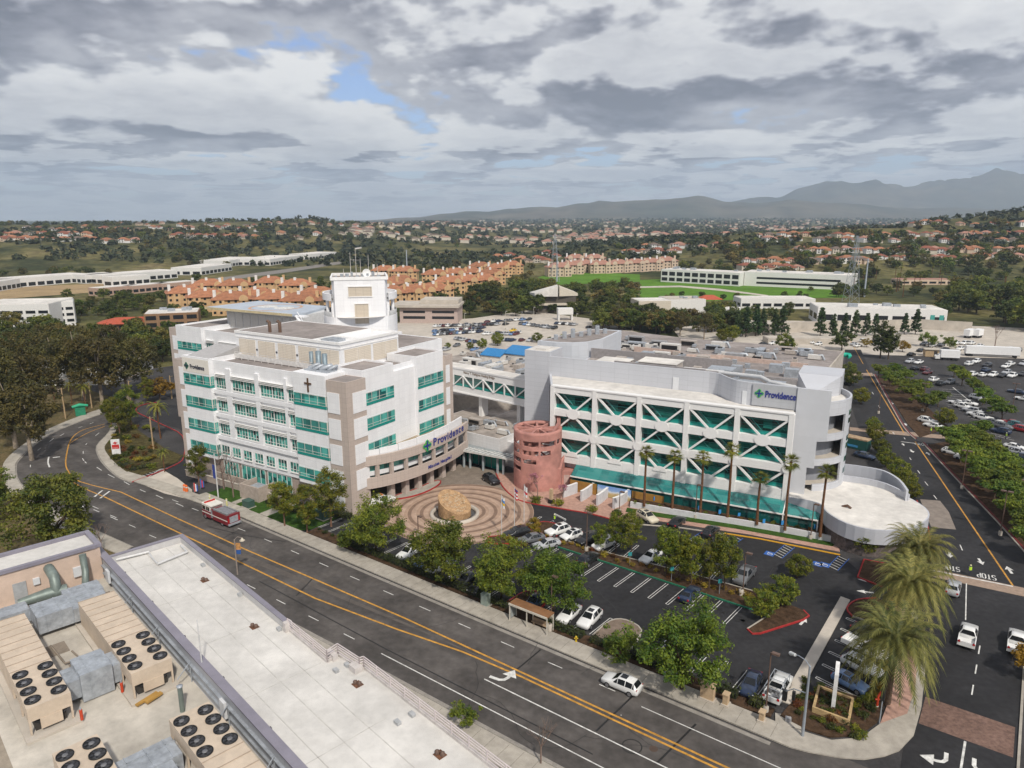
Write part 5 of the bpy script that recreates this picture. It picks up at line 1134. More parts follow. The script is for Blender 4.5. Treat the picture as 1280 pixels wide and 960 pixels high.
for i, (x, y, lb) in enumerate(((19.0, -11.35, 'orange safety horn on the duct beside the upper fans'), (20.2, -14.2, 'red extinguisher at the corner of the far unit'))):
 t = thing('fire_extinguisher', lb, 'extinguisher', (*FC.w(x, y), 20.2)); q = MB(); q.tube([(0, 0, 0), (0, 0, .75)], .1, 8); part('cylinder', q, mat('signal_red', (.55, .06, .02), .4), t); q = MB(); q.tube([(0, 0, .75), (0, 0, .95)], .05, 8); part('valve', q, galv, t)
t = thing('plank', 'yellow timber planks left beside the upper air unit', 'planks', (*FC.w(21.2, -11.2), 20.2), FC.a + .3); q = MB(); q.box(0, .25, 0, 1.6, 0, .12); q.box(.3, .6, .5, 1.7, 0, .15); part('board', q, mat('timber', (.42, .24, .06), .8), t)
p_ = MB()
for x0, y0, x1, y1 in ((9, -13.6, 12.4, -13.4), (12.4, -13.4, 12.8, -11.4), (11, -12.6, 14, -12.2)): p_.tube([(x0, y0, 20.25), (x1, y1, 20.25)], .07, 6)
for x0, x1, y0, y1 in ((8.6, 10.4, -13.9, -12.6), (12.2, 14.4, -13.2, -11.9), (2.6, 4.2, -8.9, -7.6)): p_.box(x0, x1, y0, y1, 20.0, 20.03)
part('deck_pipework', p_, mat('walk_mat', (.25, .21, .17), .9), fc)
wm_ = MB(); sheet(wm_, [(-.3, -18.4), (66, -18.4), (66, -19.6), (-.3, -19.6)], 20.012); part('walkway_mat', wm_, mat('mat_tan', (.33, .28, .22), .9), fc)
FU = Fr(0, 0, ANG)
conn = thing('entrance_building', 'low white entrance block with perforated canopy between the two hospital wings', 'entrance', (0, 0, 0), ANG)
b = MB(); b.box(-101.5, -88.6, 115.3, 146, 0, 6.3); b.box(-112, -101.5, 117, 146, 0, 6.0); b.box(-88.6, -84, 118, 146, 0, 5.6); part('wall', b, wall_mat('ribbed_white', (.64, .63, .63), (.50, .49, .49), 1.0, .6, .03, .6), conn)
g = MB(); g.box(-101.3, -87.0, 115.1, 115.25, 0, 3.1); w = part('glazed_front', g, glass_mat('entrance_glass', (.01, .22, .19), (.005, .05, .05), 1.6, 3.2, .1), conn)
m = MB()
for k in range(9): m.box(-101.3 + k * 1.78, -101.2 + k * 1.78, 115.0, 115.1, 0, 3.1)
part('frame', m, mat('frame_grey_teal', (.30, .36, .38), .4), w)
c = MB(); A_, B_ = (-97.2, 110.7), (-82.4, 112.6)
c.prism([A_, B_, (-83.0, 115.2), (-100.5, 115.2), (-100.2, 112.5)], 3.9, 4.15, bot=True); ca = part('canopy', c, mat('canopy_grey', (.30, .33, .34), .6), conn)
e = MB(); e.bar((A_[0], A_[1] - .05, 4.1), (B_[0], B_[1] - .05, 4.1), .12, .4)
for k in range(15):
 t = k / 15; x = A_[0] + (B_[0] - A_[0]) * t; y = A_[1] + (B_[1] - A_[1]) * t
 e.bar((x, y + .1, 4.25), (x + .5, y + 2.4, 4.25), .38, .08); e.bar((x + .5, y + .2, 4.25), (x - .1, y + 2.2, 4.26), .1, .06)
part('canopy_slats', e, mat('slat_white', (.62, .62, .60), .5), ca)
for x, y in ((-95.6, 111.8), (-94.2, 112.2), (-87.3, 113.0), (-86.0, 113.3), (-90.9, 112.6)): q = MB(); q.box(x - .17, x + .17, y - .17, y + .17, 0, 3.9); part('post', q, mat('post_grey', (.40, .45, .48), .5), ca)
rf = MB(); rf.box(-101.3, -88.8, 115.5, 145.8, 6.3, 6.34); rf.box(-111.8, -101.5, 117.2, 145.8, 6.0, 6.04); part('roof', rf, mat('roof_dusty', (.40, .35, .31), .9, .3, .3, scale2=.08, str2=.25), conn)
pp = MB(); pp.box(-101.5, -88.6, 115.3, 115.55, 6.3, 6.8); pp.box(-88.85, -88.6, 115.55, 122, 6.3, 6.8); part('parapet', pp, MATS['ribbed_white'], conn)
hb = thing('old_hospital_block', 'long flat grey roofed hospital block crowded with roof plant behind the clinic', 'hospital block', (0, 0, 0))
OB = gp((735, 412), (778, 413.5), (860, 423), (960, 431), (1055, 440), (1036, 463), z=13.5)
OB = OB[:5] + [G(1036, 463, 13.5), FB.w(50, 44), FB.w(-12, 44), G(690, 428, 13.5)]
part('wall', MB().prism(OB, 0, 13.5), mat('block_cream', (.50, .45, .40), .8), hb); part('roof', MB().prism(OB, 13.5, 13.56), roofg, hb)
pb = MB(); q = gp((793, 435), (850, 441), (858, 445), (905, 446), (960, 452), (1010, 457), z=14.6)
for i in range(5):
 if i % 2 == 0 or i == 3: pb.bar((*q[i], 14.3), (*q[i + 1], 14.3), .5, 1.6)
part('roof_parapet', pb, mat('parapet_pink', (.55, .42, .36), .8), hb)
kb = MB(); e0 = [OB[4], OB[5]]; kb.bar((*e0[0], 13.9), (*e0[1], 13.9), .4, .8); part('roof_edge', kb, concl, hb)
gr = MB(); c0 = G(1057, 444, 12); gr.lathe([(1.4, 11.2), (1.8, 11.9), (1.4, 12.6), (1.0, 11.9), (1.4, 11.2)], 12, c0, a0=-1.5, a1=1.8); part('green_arch', gr, mat('arch_green', (.02, .42, .30), .5), hb)
lb = thing('laboratory_block', 'low flat block with dusty cluttered roof seen over the link bridge', 'hospital block', (0, 0, 0))
LB = gp((540, 492), (540, 452), (602, 436), (640, 431), (676, 434), (690, 470), (664, 500), z=9)
part('wall', MB().prism(LB, 0, 9), mat('block_cream', (.50, .45, .40)), lb); part('roof', MB().prism(LB, 9, 9.06), mat('roof_dusty', (.40, .35, .31)), lb)
for (px, py, w_, d_, rr, col, nm, lbx) in ((617, 440, 7.5, 4.2, .5, (.03, .23, .50), 'blue_roof', 'small'), (650, 437.5, 9.5, 6.8, .95, (.03, .23, .50), 'blue_roof', 'large')):
 X, Y = G(px, py, 12); t = thing('roof_shelter', f'{lbx} shelter with bright blue sloping roof on the dusty hospital roof', 'shelter', (X, Y, 9), ANG + .1)
 r = MB(); r.add([(-w_ / 2, -d_ / 2, 2.2), (w_ / 2, -d_ / 2, 2.2), (w_ / 2, d_ / 2, 3.8), (-w_ / 2, d_ / 2, 3.8), (-w_ / 2, -d_ / 2, 2.0), (w_ / 2, -d_ / 2, 2.0), (w_ / 2, d_ / 2, 3.6), (-w_ / 2, d_ / 2, 3.6)], [(0, 1, 2, 3), (7, 6, 5, 4), (0, 4, 5, 1), (1, 5, 6, 2), (2, 6, 7, 3), (3, 7, 4, 0)]); part('roof', r, mat('tarp_blue', (.03, .20, .46), .5, .1), t)
 q = MB(); q.box(-w_ / 2 + .3, w_ / 2 - .3, -d_ / 2 + .3, d_ / 2 - .3, 0, 2.1); part('wall', q, roofw, t)
buffu = mat('unit_buff', (.44, .39, .35), .7); uG = mat('unit_grey', (.34, .34, .35), .6, .2); uW = mat('unit_white', (.62, .60, .57), .6, .1)
UP = []
rr_ = random.Random(11)
def roof_unit(X, Y, z, s, k, rz):
 t = thing('rooftop_unit', '', 'roof unit', (X, Y, z), rz, 'small plant units scattered over the hospital roofs')
 m = (galv, buffu, uG, uW)[k % 4]; c = MB(); L_ = s * (1.2 + (k % 3) * .5); c.box(-L_, L_, -s * .8, s * .8, .25, .25 + s * (1.0 + .2 * (k % 3))); part('casing', c, m, t)
 f = MB(); h = .25 + s * (1.0 + .2 * (k % 3))
 if k % 3 == 0: f.lathe([(s * .5, h), (s * .5, h + .3), (0, h + .2)], 10); part('fan', f, fanm, t)
 elif k % 3 == 1: f.tube([(L_ * .6, 0, h - .2), (L_ * 1.2, 0, h), (L_ * 1.6, .2, 0)], s * .35, 8); part('duct', f, galv, t)
 else: f.box(-L_ * .8, L_ * .8, -s * .9, -s * .8, .4, h * .8); part('grille', f, fanm, t)
 b_ = MB(); b_.box(-L_ * .9, L_ * .9, -s * .6, s * .6, 0, .25); part('base', b_, concg, t)
 UP.append((proj(X, Y, z), t, m, k))
for i in range(46):
 q = rr_.random(); px = 775 + q * 275; lo, hi = 417 + (px - 775) * .085, 448 + (px - 775) * .04
 py = lo + (hi - lo) * (.12 + .8 * rr_.random()); X, Y = G(px, py, 13.5); x, y = FB.l(X, Y)
 if y > 45 and px < 1040: roof_unit(X, Y, 13.56, rr_.uniform(.6, 1.5), i, FB.a + rr_.choice((0, 1.57)))
for i in range(34):
 px, py = rr_.uniform(572, 662), rr_.uniform(441, 478)
 X, Y = G(px, py, 9); u, v = UV(X, Y)
 if v > 133 and (px - 566) * .16 + 450 < py + 12: roof_unit(X, Y, 9.06, rr_.uniform(.6, 1.6), i, ANG + rr_.choice((0, 1.57)))
for i in range(14):
 u, v = rr_.uniform(-110, -89), rr_.uniform(117.5, 126); X, Y = W(u, v); roof_unit(X, Y, 6.35, rr_.uniform(.4, .9), i, ANG)
for z, lab in ((13.56, 'on the grey block roof'), (9.06, 'on the dusty roof over the bridge'), (6.35, 'on the entrance roof')):
 g_ = sorted([q for q in UP if abs(q[1].location.z - z) < .01], key=lambda q: q[0][0])
 for i, q in enumerate(g_):
  q[1]['label'] = f"{('galvanised', 'buff', 'grey', 'white')[q[3] % 4]} unit with {('round fan', 'bent duct', 'dark grille')[q[3] % 3]}, {nth(i + 1)} from left {lab}"
FBR = Fr(*W(-113.4, 128.6), math.atan2(W(-87.6, 126.9)[1] - W(-113.4, 128.6)[1], W(-87.6, 126.9)[0] - W(-113.4, 128.6)[0]))
lk = thing('link_bridge', 'enclosed white footbridge with braced green windows linking the hospital and clinic', 'footbridge', (*FBR.o, 0), FBR.a)
BL = 25.8; q = MB(); q.box(-6, BL, .0, 4.2, 15.5, 17.4); q.box(-6, BL, 0, 4.2, 11.4, 12.85); q.box(-6, BL, .3, 4.2, 12.85, 15.5); part('wall', q, whB, lk)
rf = MB(); rf.box(-6, BL, .3, 3.9, 17.4, 17.45); part('roof', rf, roofw, lk)
q = MB(); q.box(-6, BL, -.15, .0, 17.1, 17.5); q.box(-6, BL, -.25, 0, 11.2, 11.5); part('edge_beam', q, whB, lk)
for k in range(9):
 x0 = -2.6 + k * 3.3; x1 = x0 + 3.0
 if x1 > BL: break
 g = MB(); g.box(x0, x1, .1, .28, 12.95, 15.45); w = part('window', g, glB, lk); s = MB(); s.box(x0, x1, .06, .1, 12.95, 13.5); part('spandrel', s, tealk, w)
 d = MB(); a, c = (x0 - .1, x1 + .1) if k % 2 else (x1 + .1, x0 - .1); d.bar((a, -.05, 12.9), (c, -.05, 15.5), .26, .25, up=(0, 1, 0)); part('brace', d, whB, w)
for k in range(10):
 x = -2.75 + k * 3.3
 if x < BL + .2: q = MB(); q.box(x - .15, x + .15, -.1, .1, 12.8, 15.5); part('post', q, whB, lk)
text('sign_lettering', 'Nancy T. Dahlgren Healing Bridge', .85, mat('letter_brown', (.20, .13, .08), .5), lk, (4.0, -.03, 16.25), (math.pi / 2, 0, 0), .02, .0, sx=.86)
q = MB(); q.box(8, 9, 1, 3.2, 0, 11.4); q.box(20, 21, 1, 3.2, 0, 11.4); part('pier', q, whB, lk)
PCX, PCY = 5.2, 137.2; PR = 4.85
pt = thing('drum_tower', 'dusty pink open topped drum tower with banded openings and radial beams', 'tower', (PCX, PCY, 0))
pk = mat('pink_render', (.47, .225, .19), .85, .16, .5, scale2=.25, str2=.14)
def rel(deg): return math.radians(deg)
d = MB(); NA = 72; ZS = [0, 3.9, 4.8, 5.6, 6.6, 7.4, 8.4, 9.2, 10.3, 11.5]
gaps = {(3.9, 4.8): 222, (5.6, 6.6): 262, (7.4, 8.4): 298, (9.2, 10.3): 336}
def hole(za, a):
 for (g0, g1), lim in gaps.items():
  if abs(g0 - za) < .01: return 120 < a < lim and (a % 45) > 4
 return False
for i, (za, zb) in enumerate(zip(ZS, ZS[1:])):
 for k in range(NA):
  a = k * 360 / NA
  if hole(za, a): continue
  a0, a1 = rel(a), rel(a + 360 / NA); ro, ri = PR, PR - .4
  c0, s0, c1, s1 = math.cos(a0), math.sin(a0), math.cos(a1), math.sin(a1)
  v = [(ro * c0, ro * s0, za), (ro * c1, ro * s1, za), (ro * c1, ro * s1, zb), (ro * c0, ro * s0, zb), (ri * c0, ri * s0, za), (ri * c1, ri * s1, za), (ri * c1, ri * s1, zb), (ri * c0, ri * s0, zb)]
  d.add(v, [(0, 1, 2, 3), (5, 4, 7, 6), (3, 2, 6, 7), (1, 0, 4, 5), (0, 3, 7, 4), (2, 1, 5, 6)])
w = part('wall', d, pk, pt)
rg = MB(); rg.lathe([(PR + .02, 11.5), (PR + .02, 12.0), (PR - .7, 12.0), (PR - .7, 11.5)], 60); part('rim', rg, pk, pt)
for k in range(9):
 a = rel(k * 40 + 12); s = MB(); s.bar((.5 * math.cos(a), .5 * math.sin(a), 11.6), ((PR - .6) * math.cos(a), (PR - .6) * math.sin(a), 11.75), .42, .45); part('radial_beam', s, pk, pt)
h = MB(); h.lathe([(.95, 11.3), (.95, 12.0), (.55, 12.0), (.55, 11.3)], 20); part('hub', h, pk, pt)
hn = MB(); hn.prism([(2.6, -3.2), (3.6, -2.0), (4.6, .6), (4.5, 2.0), (3.9, 2.2), (3.9, .5), (3.1, -1.4)], 11.4, [11.8, 12.3, 13.4, 13.8, 13.8, 12.8, 12.0]); part('horn', hn, pk, pt)
sn = MB()
for k in range(12): a = rel(150 + k * 20); sn.add([(1.0 * math.cos(a), 1.0 * math.sin(a), 4 + k * .5), (4.3 * math.cos(a), 4.3 * math.sin(a), 4 + k * .5), (4.3 * math.cos(a + .3), 4.3 * math.sin(a + .3), 4.1 + k * .5), (1.0 * math.cos(a + .3), 1.0 * math.sin(a + .3), 4.1 + k * .5)], [(0, 1, 2, 3)])
part('stair', sn, mat('stair_white', (.6, .58, .56), .6), pt)
fd = MB(); fd.lathe([(0, .05), (4.4, .05)], 24); part('floor', fd, mat('dark_floor', (.06, .045, .045), .9), pt)
sb = MB(); sb.box(4.2, 8.2, -1.4, 3.0, 0, 3.0); sb.prism([(3.6, -2.6), (4.6, -2.8), (5.6, .6), (5.0, 2.6), (4.2, 1.0)], 0, [4.0, 4.0, 6.2, 6.4, 4.2]); o = part('annexe', sb, pk, pt); o2 = MB(); o2.box(5.3, 6.3, -1.47, -1.4, 0, 2.3); part('door', o2, mat('door_pink', (.55, .40, .36), .6), o)
sX, sY = W(-80.5, 91.3); sc_ = thing('stone_fountain', 'tilted oval drum of tan stone in a round pool at the turning circle', 'fountain', (sX, sY, 0), ANG)
stone = mat('tan_stone', (.44, .275, .145), .85, .3, 1.2, scale2=5, str2=.2)
n = 40; pts = [(3.15 * math.cos(2 * math.pi * i / n), 2.75 * math.sin(2 * math.pi * i / n)) for i in range(n)]
zt = [2.55 - p[0] * .44 + p[1] * .10 for p in pts]; part('drum', MB().prism(pts, 0, zt, top=True, sm=False), stone, sc_)
pn = MB(); rq = random.Random(3)
for i in range(70):
 a, r = rq.uniform(0, 6.28), 2.3 * math.sqrt(rq.random()); x, y = r * math.cos(a) * 1.05, r * math.sin(a) * .9; s = rq.uniform(.08, .2); z = 2.55 - x * .44 + y * .1
 pn.box(x - s, x + s, y - s, y + s, z - .1, z + .05)
part('pebble_inlay', pn, mat('pebble_pale', (.56, .42, .28), .8, .3, 6), sc_)
ri = MB(); ri.lathe([(3.9, 0), (3.9, .5), (4.5, .5), (4.5, 0)], 48); part('pool_rim', ri, concl, sc_)
wt = MB(); wt.lathe([(2.6, .12), (3.9, .12)], 48); part('water', wt, mat('pool_dark', (.05, .045, .04), .15, .2, 1), sc_)
wgw = mat('garden_wall', (.60, .60, .62), .7, .1, 1.0)
def wall_thing(name, label, cat, path, h, th=.3, m=wgw, group=None, capm=None):
 t = thing(name, label, cat, (*path[0], 0), 0, group); x0, y0 = path[0]; P = [(p[0] - x0, p[1] - y0) for p in path]
 part('wall', kerb(MB(), P, th, 0, h), m, t); part('coping', kerb(MB(), P, th + .08, h, h + .08), capm or capw, t); return t
for i, (pts, lab) in enumerate((([(704, 622), (713, 619), (721, 616)], 'short white garden wall beside the pink drum tower annexe'), ([(726, 627), (733, 623), (742, 616)], 'white garden wall standing second from the pink tower'),
        ([(746, 632), (752, 628), (759, 622)], 'slim white garden wall third from the pink tower'), ([(766, 636), (776, 632), (785, 625), (790, 618)], 'long curved white garden wall at the planter end'))):
 wall_thing('garden_wall', lab, 'wall', smooth([G(x, y) for x, y in pts]), 2.1, .35, wgw, 'white garden walls by the mural')
t = thing('planter_wall', 'long low white planter wall in front of the palm row', 'wall', (0, 0, 0))
part('wall', kerb(MB(), [G(x, y) for x, y in ((788, 634), (850, 645), (920, 656), (985, 667), (1050, 680))], .35, 0, 1.15), wgw, t); part('rear_wall', kerb(MB(), [G(x, y) for x, y in ((790, 622), (850, 632), (920, 643), (985, 654), (1040, 662))], .3, 0, 1.5), wgw, t)
slab('planting_bed', [G(x, y) for x, y in ((790, 623), (850, 633), (920, 644), (985, 655), (1042, 664), (1050, 679), (985, 666), (920, 655), (850, 644), (788, 633))], 0, .9, soil)
mu = thing('mural', 'painted beach landscape mural between two ochre panels under the teal skylight', 'mural', (*FB.o, 0), FB.a)
for nm, x0, x1, m in (('ochre_panel', 5.6, 11.2, mat('ochre', (.33, .17, .035), .8, .15)), ('picture_panel', 11.4, 18.2, None), ('ochre_panel', 18.4, 24.6, mat('ochre', (.33, .17, .035)))):
 q = MB(); q.box(x0, x1, -3.75, -3.65, .1, 2.3)
 if m is None:
  m, nt, b = _nt('mural_paint'); N = nt.nodes; tc = N.new('ShaderNodeTexCoord'); sx = N.new('ShaderNodeSeparateXYZ'); nt.links.new(tc.outputs['Object'], sx.inputs[0]); nz = N.new('ShaderNodeTexNoise'); nz.inputs['Scale'].default_value = .8; nt.links.new(tc.outputs['Object'], nz.inputs['Vector'])
  ma = N.new('ShaderNodeMath'); ma.operation = 'MULTIPLY_ADD'; ma.inputs[1].default_value = .42; nt.links.new(sx.outputs['Z'], ma.inputs[0]); mb2 = N.new('ShaderNodeMath'); mb2.operation = 'MULTIPLY_ADD'; mb2.inputs[1].default_value = .8; mb2.inputs[2].default_value = -.4; nt.links.new(nz.outputs['Fac'], mb2.inputs[0]); nt.links.new(mb2.outputs[0], ma.inputs[2])
  cr_ = N.new('ShaderNodeValToRGB'); nt.links.new(ma.outputs[0], cr_.inputs[0]); e = cr_.color_ramp.elements; e[0].color = lin((.35, .30, .10)); e[1].color = lin((.16, .30, .62))
  for p_, c_ in ((.3, (.50, .38, .2)), (.42, (.55, .5, .36)), (.5, (.60, .66, .72)), (.7, (.25, .40, .68))): k_ = e.new(p_); k_.color = lin(c_)
  nt.links.new(cr_.outputs[0], b.inputs['Base Color'])
 part(nm, q, m, mu)
paints = {n: mat('paint_' + n.replace(' ', '_'), c, .28, .04, .5, spec=.5, coat=.5) for n, c in dict(white=(.74, .74, .73), silver=(.40, .41, .43), grey=(.13, .135, .145), black=(.012, .012, .014), navy=(.016, .03, .07), red=(.28, .014, .018), blue=(.13, .22, .40), beige=(.60, .54, .42), maroon=(.09, .012, .014), yellow=(.7, .45, .02), teal=(.02, .12, .13)).items()}
carg = mat('car_glass', (.012, .014, .016), .06, .1, spec=.6); tyre = mat('tyre', (.016, .016, .017), .85, .2); rimm = mat('rim', (.42, .42, .44), .3, .15, metal=.7)
hlm = mat('headlight', (.75, .76, .78), .15, .05); tlm = mat('tail_light', (.42, .015, .015), .3, .1); trim = mat('car_trim', (.03, .03, .032), .5, .1)
def body_mesh(st, cab, name):
 mb = MB(); rings = []
 for x, lo, be, tp, wl, wb, wt in st:
  h = [(x, wl * .86, lo), (x, wl, lo + .2), (x, (wl + wb) / 2 + .015, (lo + be) / 2 + .05), (x, wb, be), (x, wt, tp), (x, wt * .55, tp + .035), (x, 0, tp + .045)]
  rings.append(h + [(p[0], -p[1], p[2]) for p in h[-2::-1]])
 n = len(rings[0]); v = [p for r in rings for p in r]; f = []
 for i in range(len(st) - 1):
  for k in range(n - 1): f.append((i * n + k, i * n + k + 1, (i + 1) * n + k + 1, (i + 1) * n + k))
  f.append((i * n + n - 1, i * n, (i + 1) * n, (i + 1) * n + n - 1))
 f.append(tuple(range(n - 1, -1, -1))); k = (len(st) - 1) * n; f.append(tuple(range(k, k + n)))
 mb.add(v, f, 0, True); me = mb.mesh(name, paints['white'])
 g = MB(); a, b, c, d = cab
 def lerp(p, q, t): return tuple(p[i] + (q[i] - p[i]) * t for i in range(3))
 def pane(p, q, r, s, off):
  ce = tuple(sum(t[i] for t in (p, q, r, s)) / 4 for i in range(3)); w = [lerp(ce, t, .9) for t in (p, q, r, s)]
  nv = (Vector(q) - Vector(p)).cross(Vector(s) - Vector(p)).normalized()
  if nv.dot(Vector((ce[0] * .3, ce[1], ce[2] - .6))) < 0: nv = -nv
  g.add([tuple(Vector(t) + nv * off) for t in w], [(0, 1, 2, 3)])
 for sgn in (3, n - 4):
  tp_ = 4 if sgn == 3 else n - 5
  for i in range(a, d):
   p, q, r, s = rings[i][sgn], rings[i + 1][sgn], rings[i + 1][tp_], rings[i][tp_]
   if i == a: pane(lerp(p, q, .35), q, r, lerp(s, r, .55), .014)
   elif i == d - 1: pane(p, lerp(p, q, .55), lerp(s, r, .25), s, .014)
   else: pane(p, q, r, s, .014)
 pane(rings[a][4], rings[a][n - 5], rings[b][n - 5], rings[b][4], .05); pane(rings[c][4], rings[c][n - 5], rings[d][n - 5], rings[d][4], .05)
 return me, g.mesh(name + '_glass', carg)
SUV = [(2.34, .36, .66, .72, .66, .70, .56), (2.2, .24, .82, .90, .86, .88, .72), (1.25, .22, .96, 1.04, .93, .93, .76), (.98, .22, .99, 1.08, .94, .93, .74), (.18, .22, 1.02, 1.60, .95, .92, .63), (-.8, .22, 1.04, 1.66, .95, .92, .63), (-1.7, .22, 1.06, 1.60, .94, .90, .60), (-2.18, .28, 1.04, 1.14, .90, .88, .70), (-2.34, .38, .9, .98, .80, .82, .64)]
SED = [(2.36, .34, .60, .66, .64, .68, .54), (2.22, .2, .72, .80, .84, .86, .70), (1.2, .18, .86, .93, .90, .90, .74), (.92, .18, .89, .96, .91, .90, .72), (.05, .18, .92, 1.38, .92, .89, .58), (-.75, .18, .93, 1.42, .92, .89, .58), (-1.15, .18, .94, 1.36, .92, .88, .57), (-1.8, .22, .94, 1.02, .90, .87, .70), (-2.28, .28, .88, .96, .84, .84, .68), (-2.36, .36, .72, .78, .74, .76, .6)]
HAT = [(2.02, .34, .62, .68, .62, .66, .52), (1.9, .2, .76, .84, .82, .84, .68), (1.1, .18, .9, .97, .87, .87, .70), (.86, .18, .93, 1.01, .88, .87, .68), (.1, .18, .95, 1.46, .88, .86, .57), (-.7, .18, .97, 1.5, .88, .86, .57), (-1.4, .18, .99, 1.42, .87, .84, .55), (-1.85, .26, .96, 1.06, .84, .82, .64), (-1.98, .36, .84, .9, .74, .76, .58)]
PIC = [(2.8, .42, .78, .84, .72, .78, .62), (2.66, .3, .95, 1.02, .92, .94, .78), (1.6, .28, 1.08, 1.16, .97, .97, .80), (1.3, .28, 1.1, 1.2, .98, .97, .78), (.6, .28, 1.12, 1.78, .98, .95, .66), (-.2, .28, 1.12, 1.82, .98, .95, .66), (-.62, .28, 1.12, 1.74, .98, .95, .65), (-.75, .28, 1.1, 1.12, .98, .96, .9)]
CARM = {}
for nm, st, cab in (('suv', SUV, (3, 4, 6, 7)), ('sedan', SED, (3, 4, 6, 7)), ('hatchback', HAT, (3, 4, 6, 7)), ('pickup', PIC, (3, 4, 6, 7))): CARM[nm] = body_mesh(st, cab, nm) + (st,)
def wheel_mesh(r):
 t = MB(); t.tube([(0, -.12, 0), (0, .12, 0)], r, 18, 0, True, False); q = MB(); q.tube([(0, -.13, 0), (0, .13, 0)], r * .66, 12, 0, True, False); return t.mesh('tyre', tyre), q.mesh('rim', rimm)
WM = wheel_mesh(.345)
def light_mesh(w, h, m): q = MB(); q.box(-.04, .04, -w, w, -h, h); return q.mesh('light', m)
HL, TL = light_mesh(.17, .075, hlm), light_mesh(.13, .11, tlm)
BED = MB(); BED.box(-2.78, -.75, -.97, -.86, .5, 1.12); BED.box(-2.78, -.75, .86, .97, .5, 1.12); BED.box(-2.8, -2.7, -.86, .86, .5, 1.12); BED.box(-2.78, -.75, -.86, .86, .5, .62); BED = BED.mesh('bed', paints['white'])
CARS = []
def recolour(o, m): o.material_slots[0].link = 'OBJECT'; o.material_slots[0].material = m
def car(kind, colour, X, Y, ang, detail=2, name=None, label='', group=None, z=0.0, extra=None):
 me, gl, st = CARM[kind]; t = thing(name or {'suv': 'parked_suv', 'sedan': 'parked_sedan', 'hatchback': 'parked_hatchback', 'pickup': 'pickup_truck'}[kind], label, {'suv': 'SUV', 'pickup': 'pickup truck'}.get(kind, 'car'), (X, Y, z), ang, group)
 o = link('body', me, t); recolour(o, paints[colour]); link('window', gl, t)
 if kind == 'pickup': o = link('bed', BED, t); recolour(o, paints[colour])
 if detail:
  fx, rx = (1.42, -1.42) if kind in ('suv', 'sedan') else (1.25, -1.2) if kind == 'hatchback' else (1.75, -1.75)
  wy = .84 if kind != 'hatchback' else .78
  for x in (fx, rx):
   for y in (wy, -wy):
    w = link('wheel', WM[0], t, (x, y, .345))
    if detail > 1: link('rim', WM[1], w)
 if detail > 1:
  f, r = st[1], st[-2]; y = f[5] - .22
  for s in (1, -1):
   link('headlight', HL, t, (f[0] + .02, s * y, f[2] - .06)); link('tail_light', TL, t, ((r[0] - .06) if kind != 'pickup' else -2.8, s * (r[5] - .16), r[2] - .06))
  if kind in ('suv', 'hatchback') and extra != 'plain':
   q = MB(); q.box(-.75, .0, -.38, .38, 1.62 if kind == 'suv' else 1.49, 1.715 if kind == 'suv' else 1.55); part('sunroof', q, carg, t)
  q = MB(); q.box(f[0] + .0, f[0] + .13, -.5, .5, f[1] + .16, f[1] + .42); part('grille', q, trim, t)
 CARS.append((t, kind, colour)); return t
aN, aS, aE, aW = ANG + math.pi / 2, ANG - math.pi / 2, ANG, ANG + math.pi
KN = {'suv': 'SUV', 'sedan': 'sedan', 'hatchback': 'hatchback', 'pickup': 'pickup truck'}
def cat_(px, py, kind, colour, ang, label, detail=2, group=None, **k):
 X, Y = G(px, py); return car(kind, colour, X, Y, ang, detail, label=label, group=group, **k)
g1 = 'cars parked in front of the clinic'
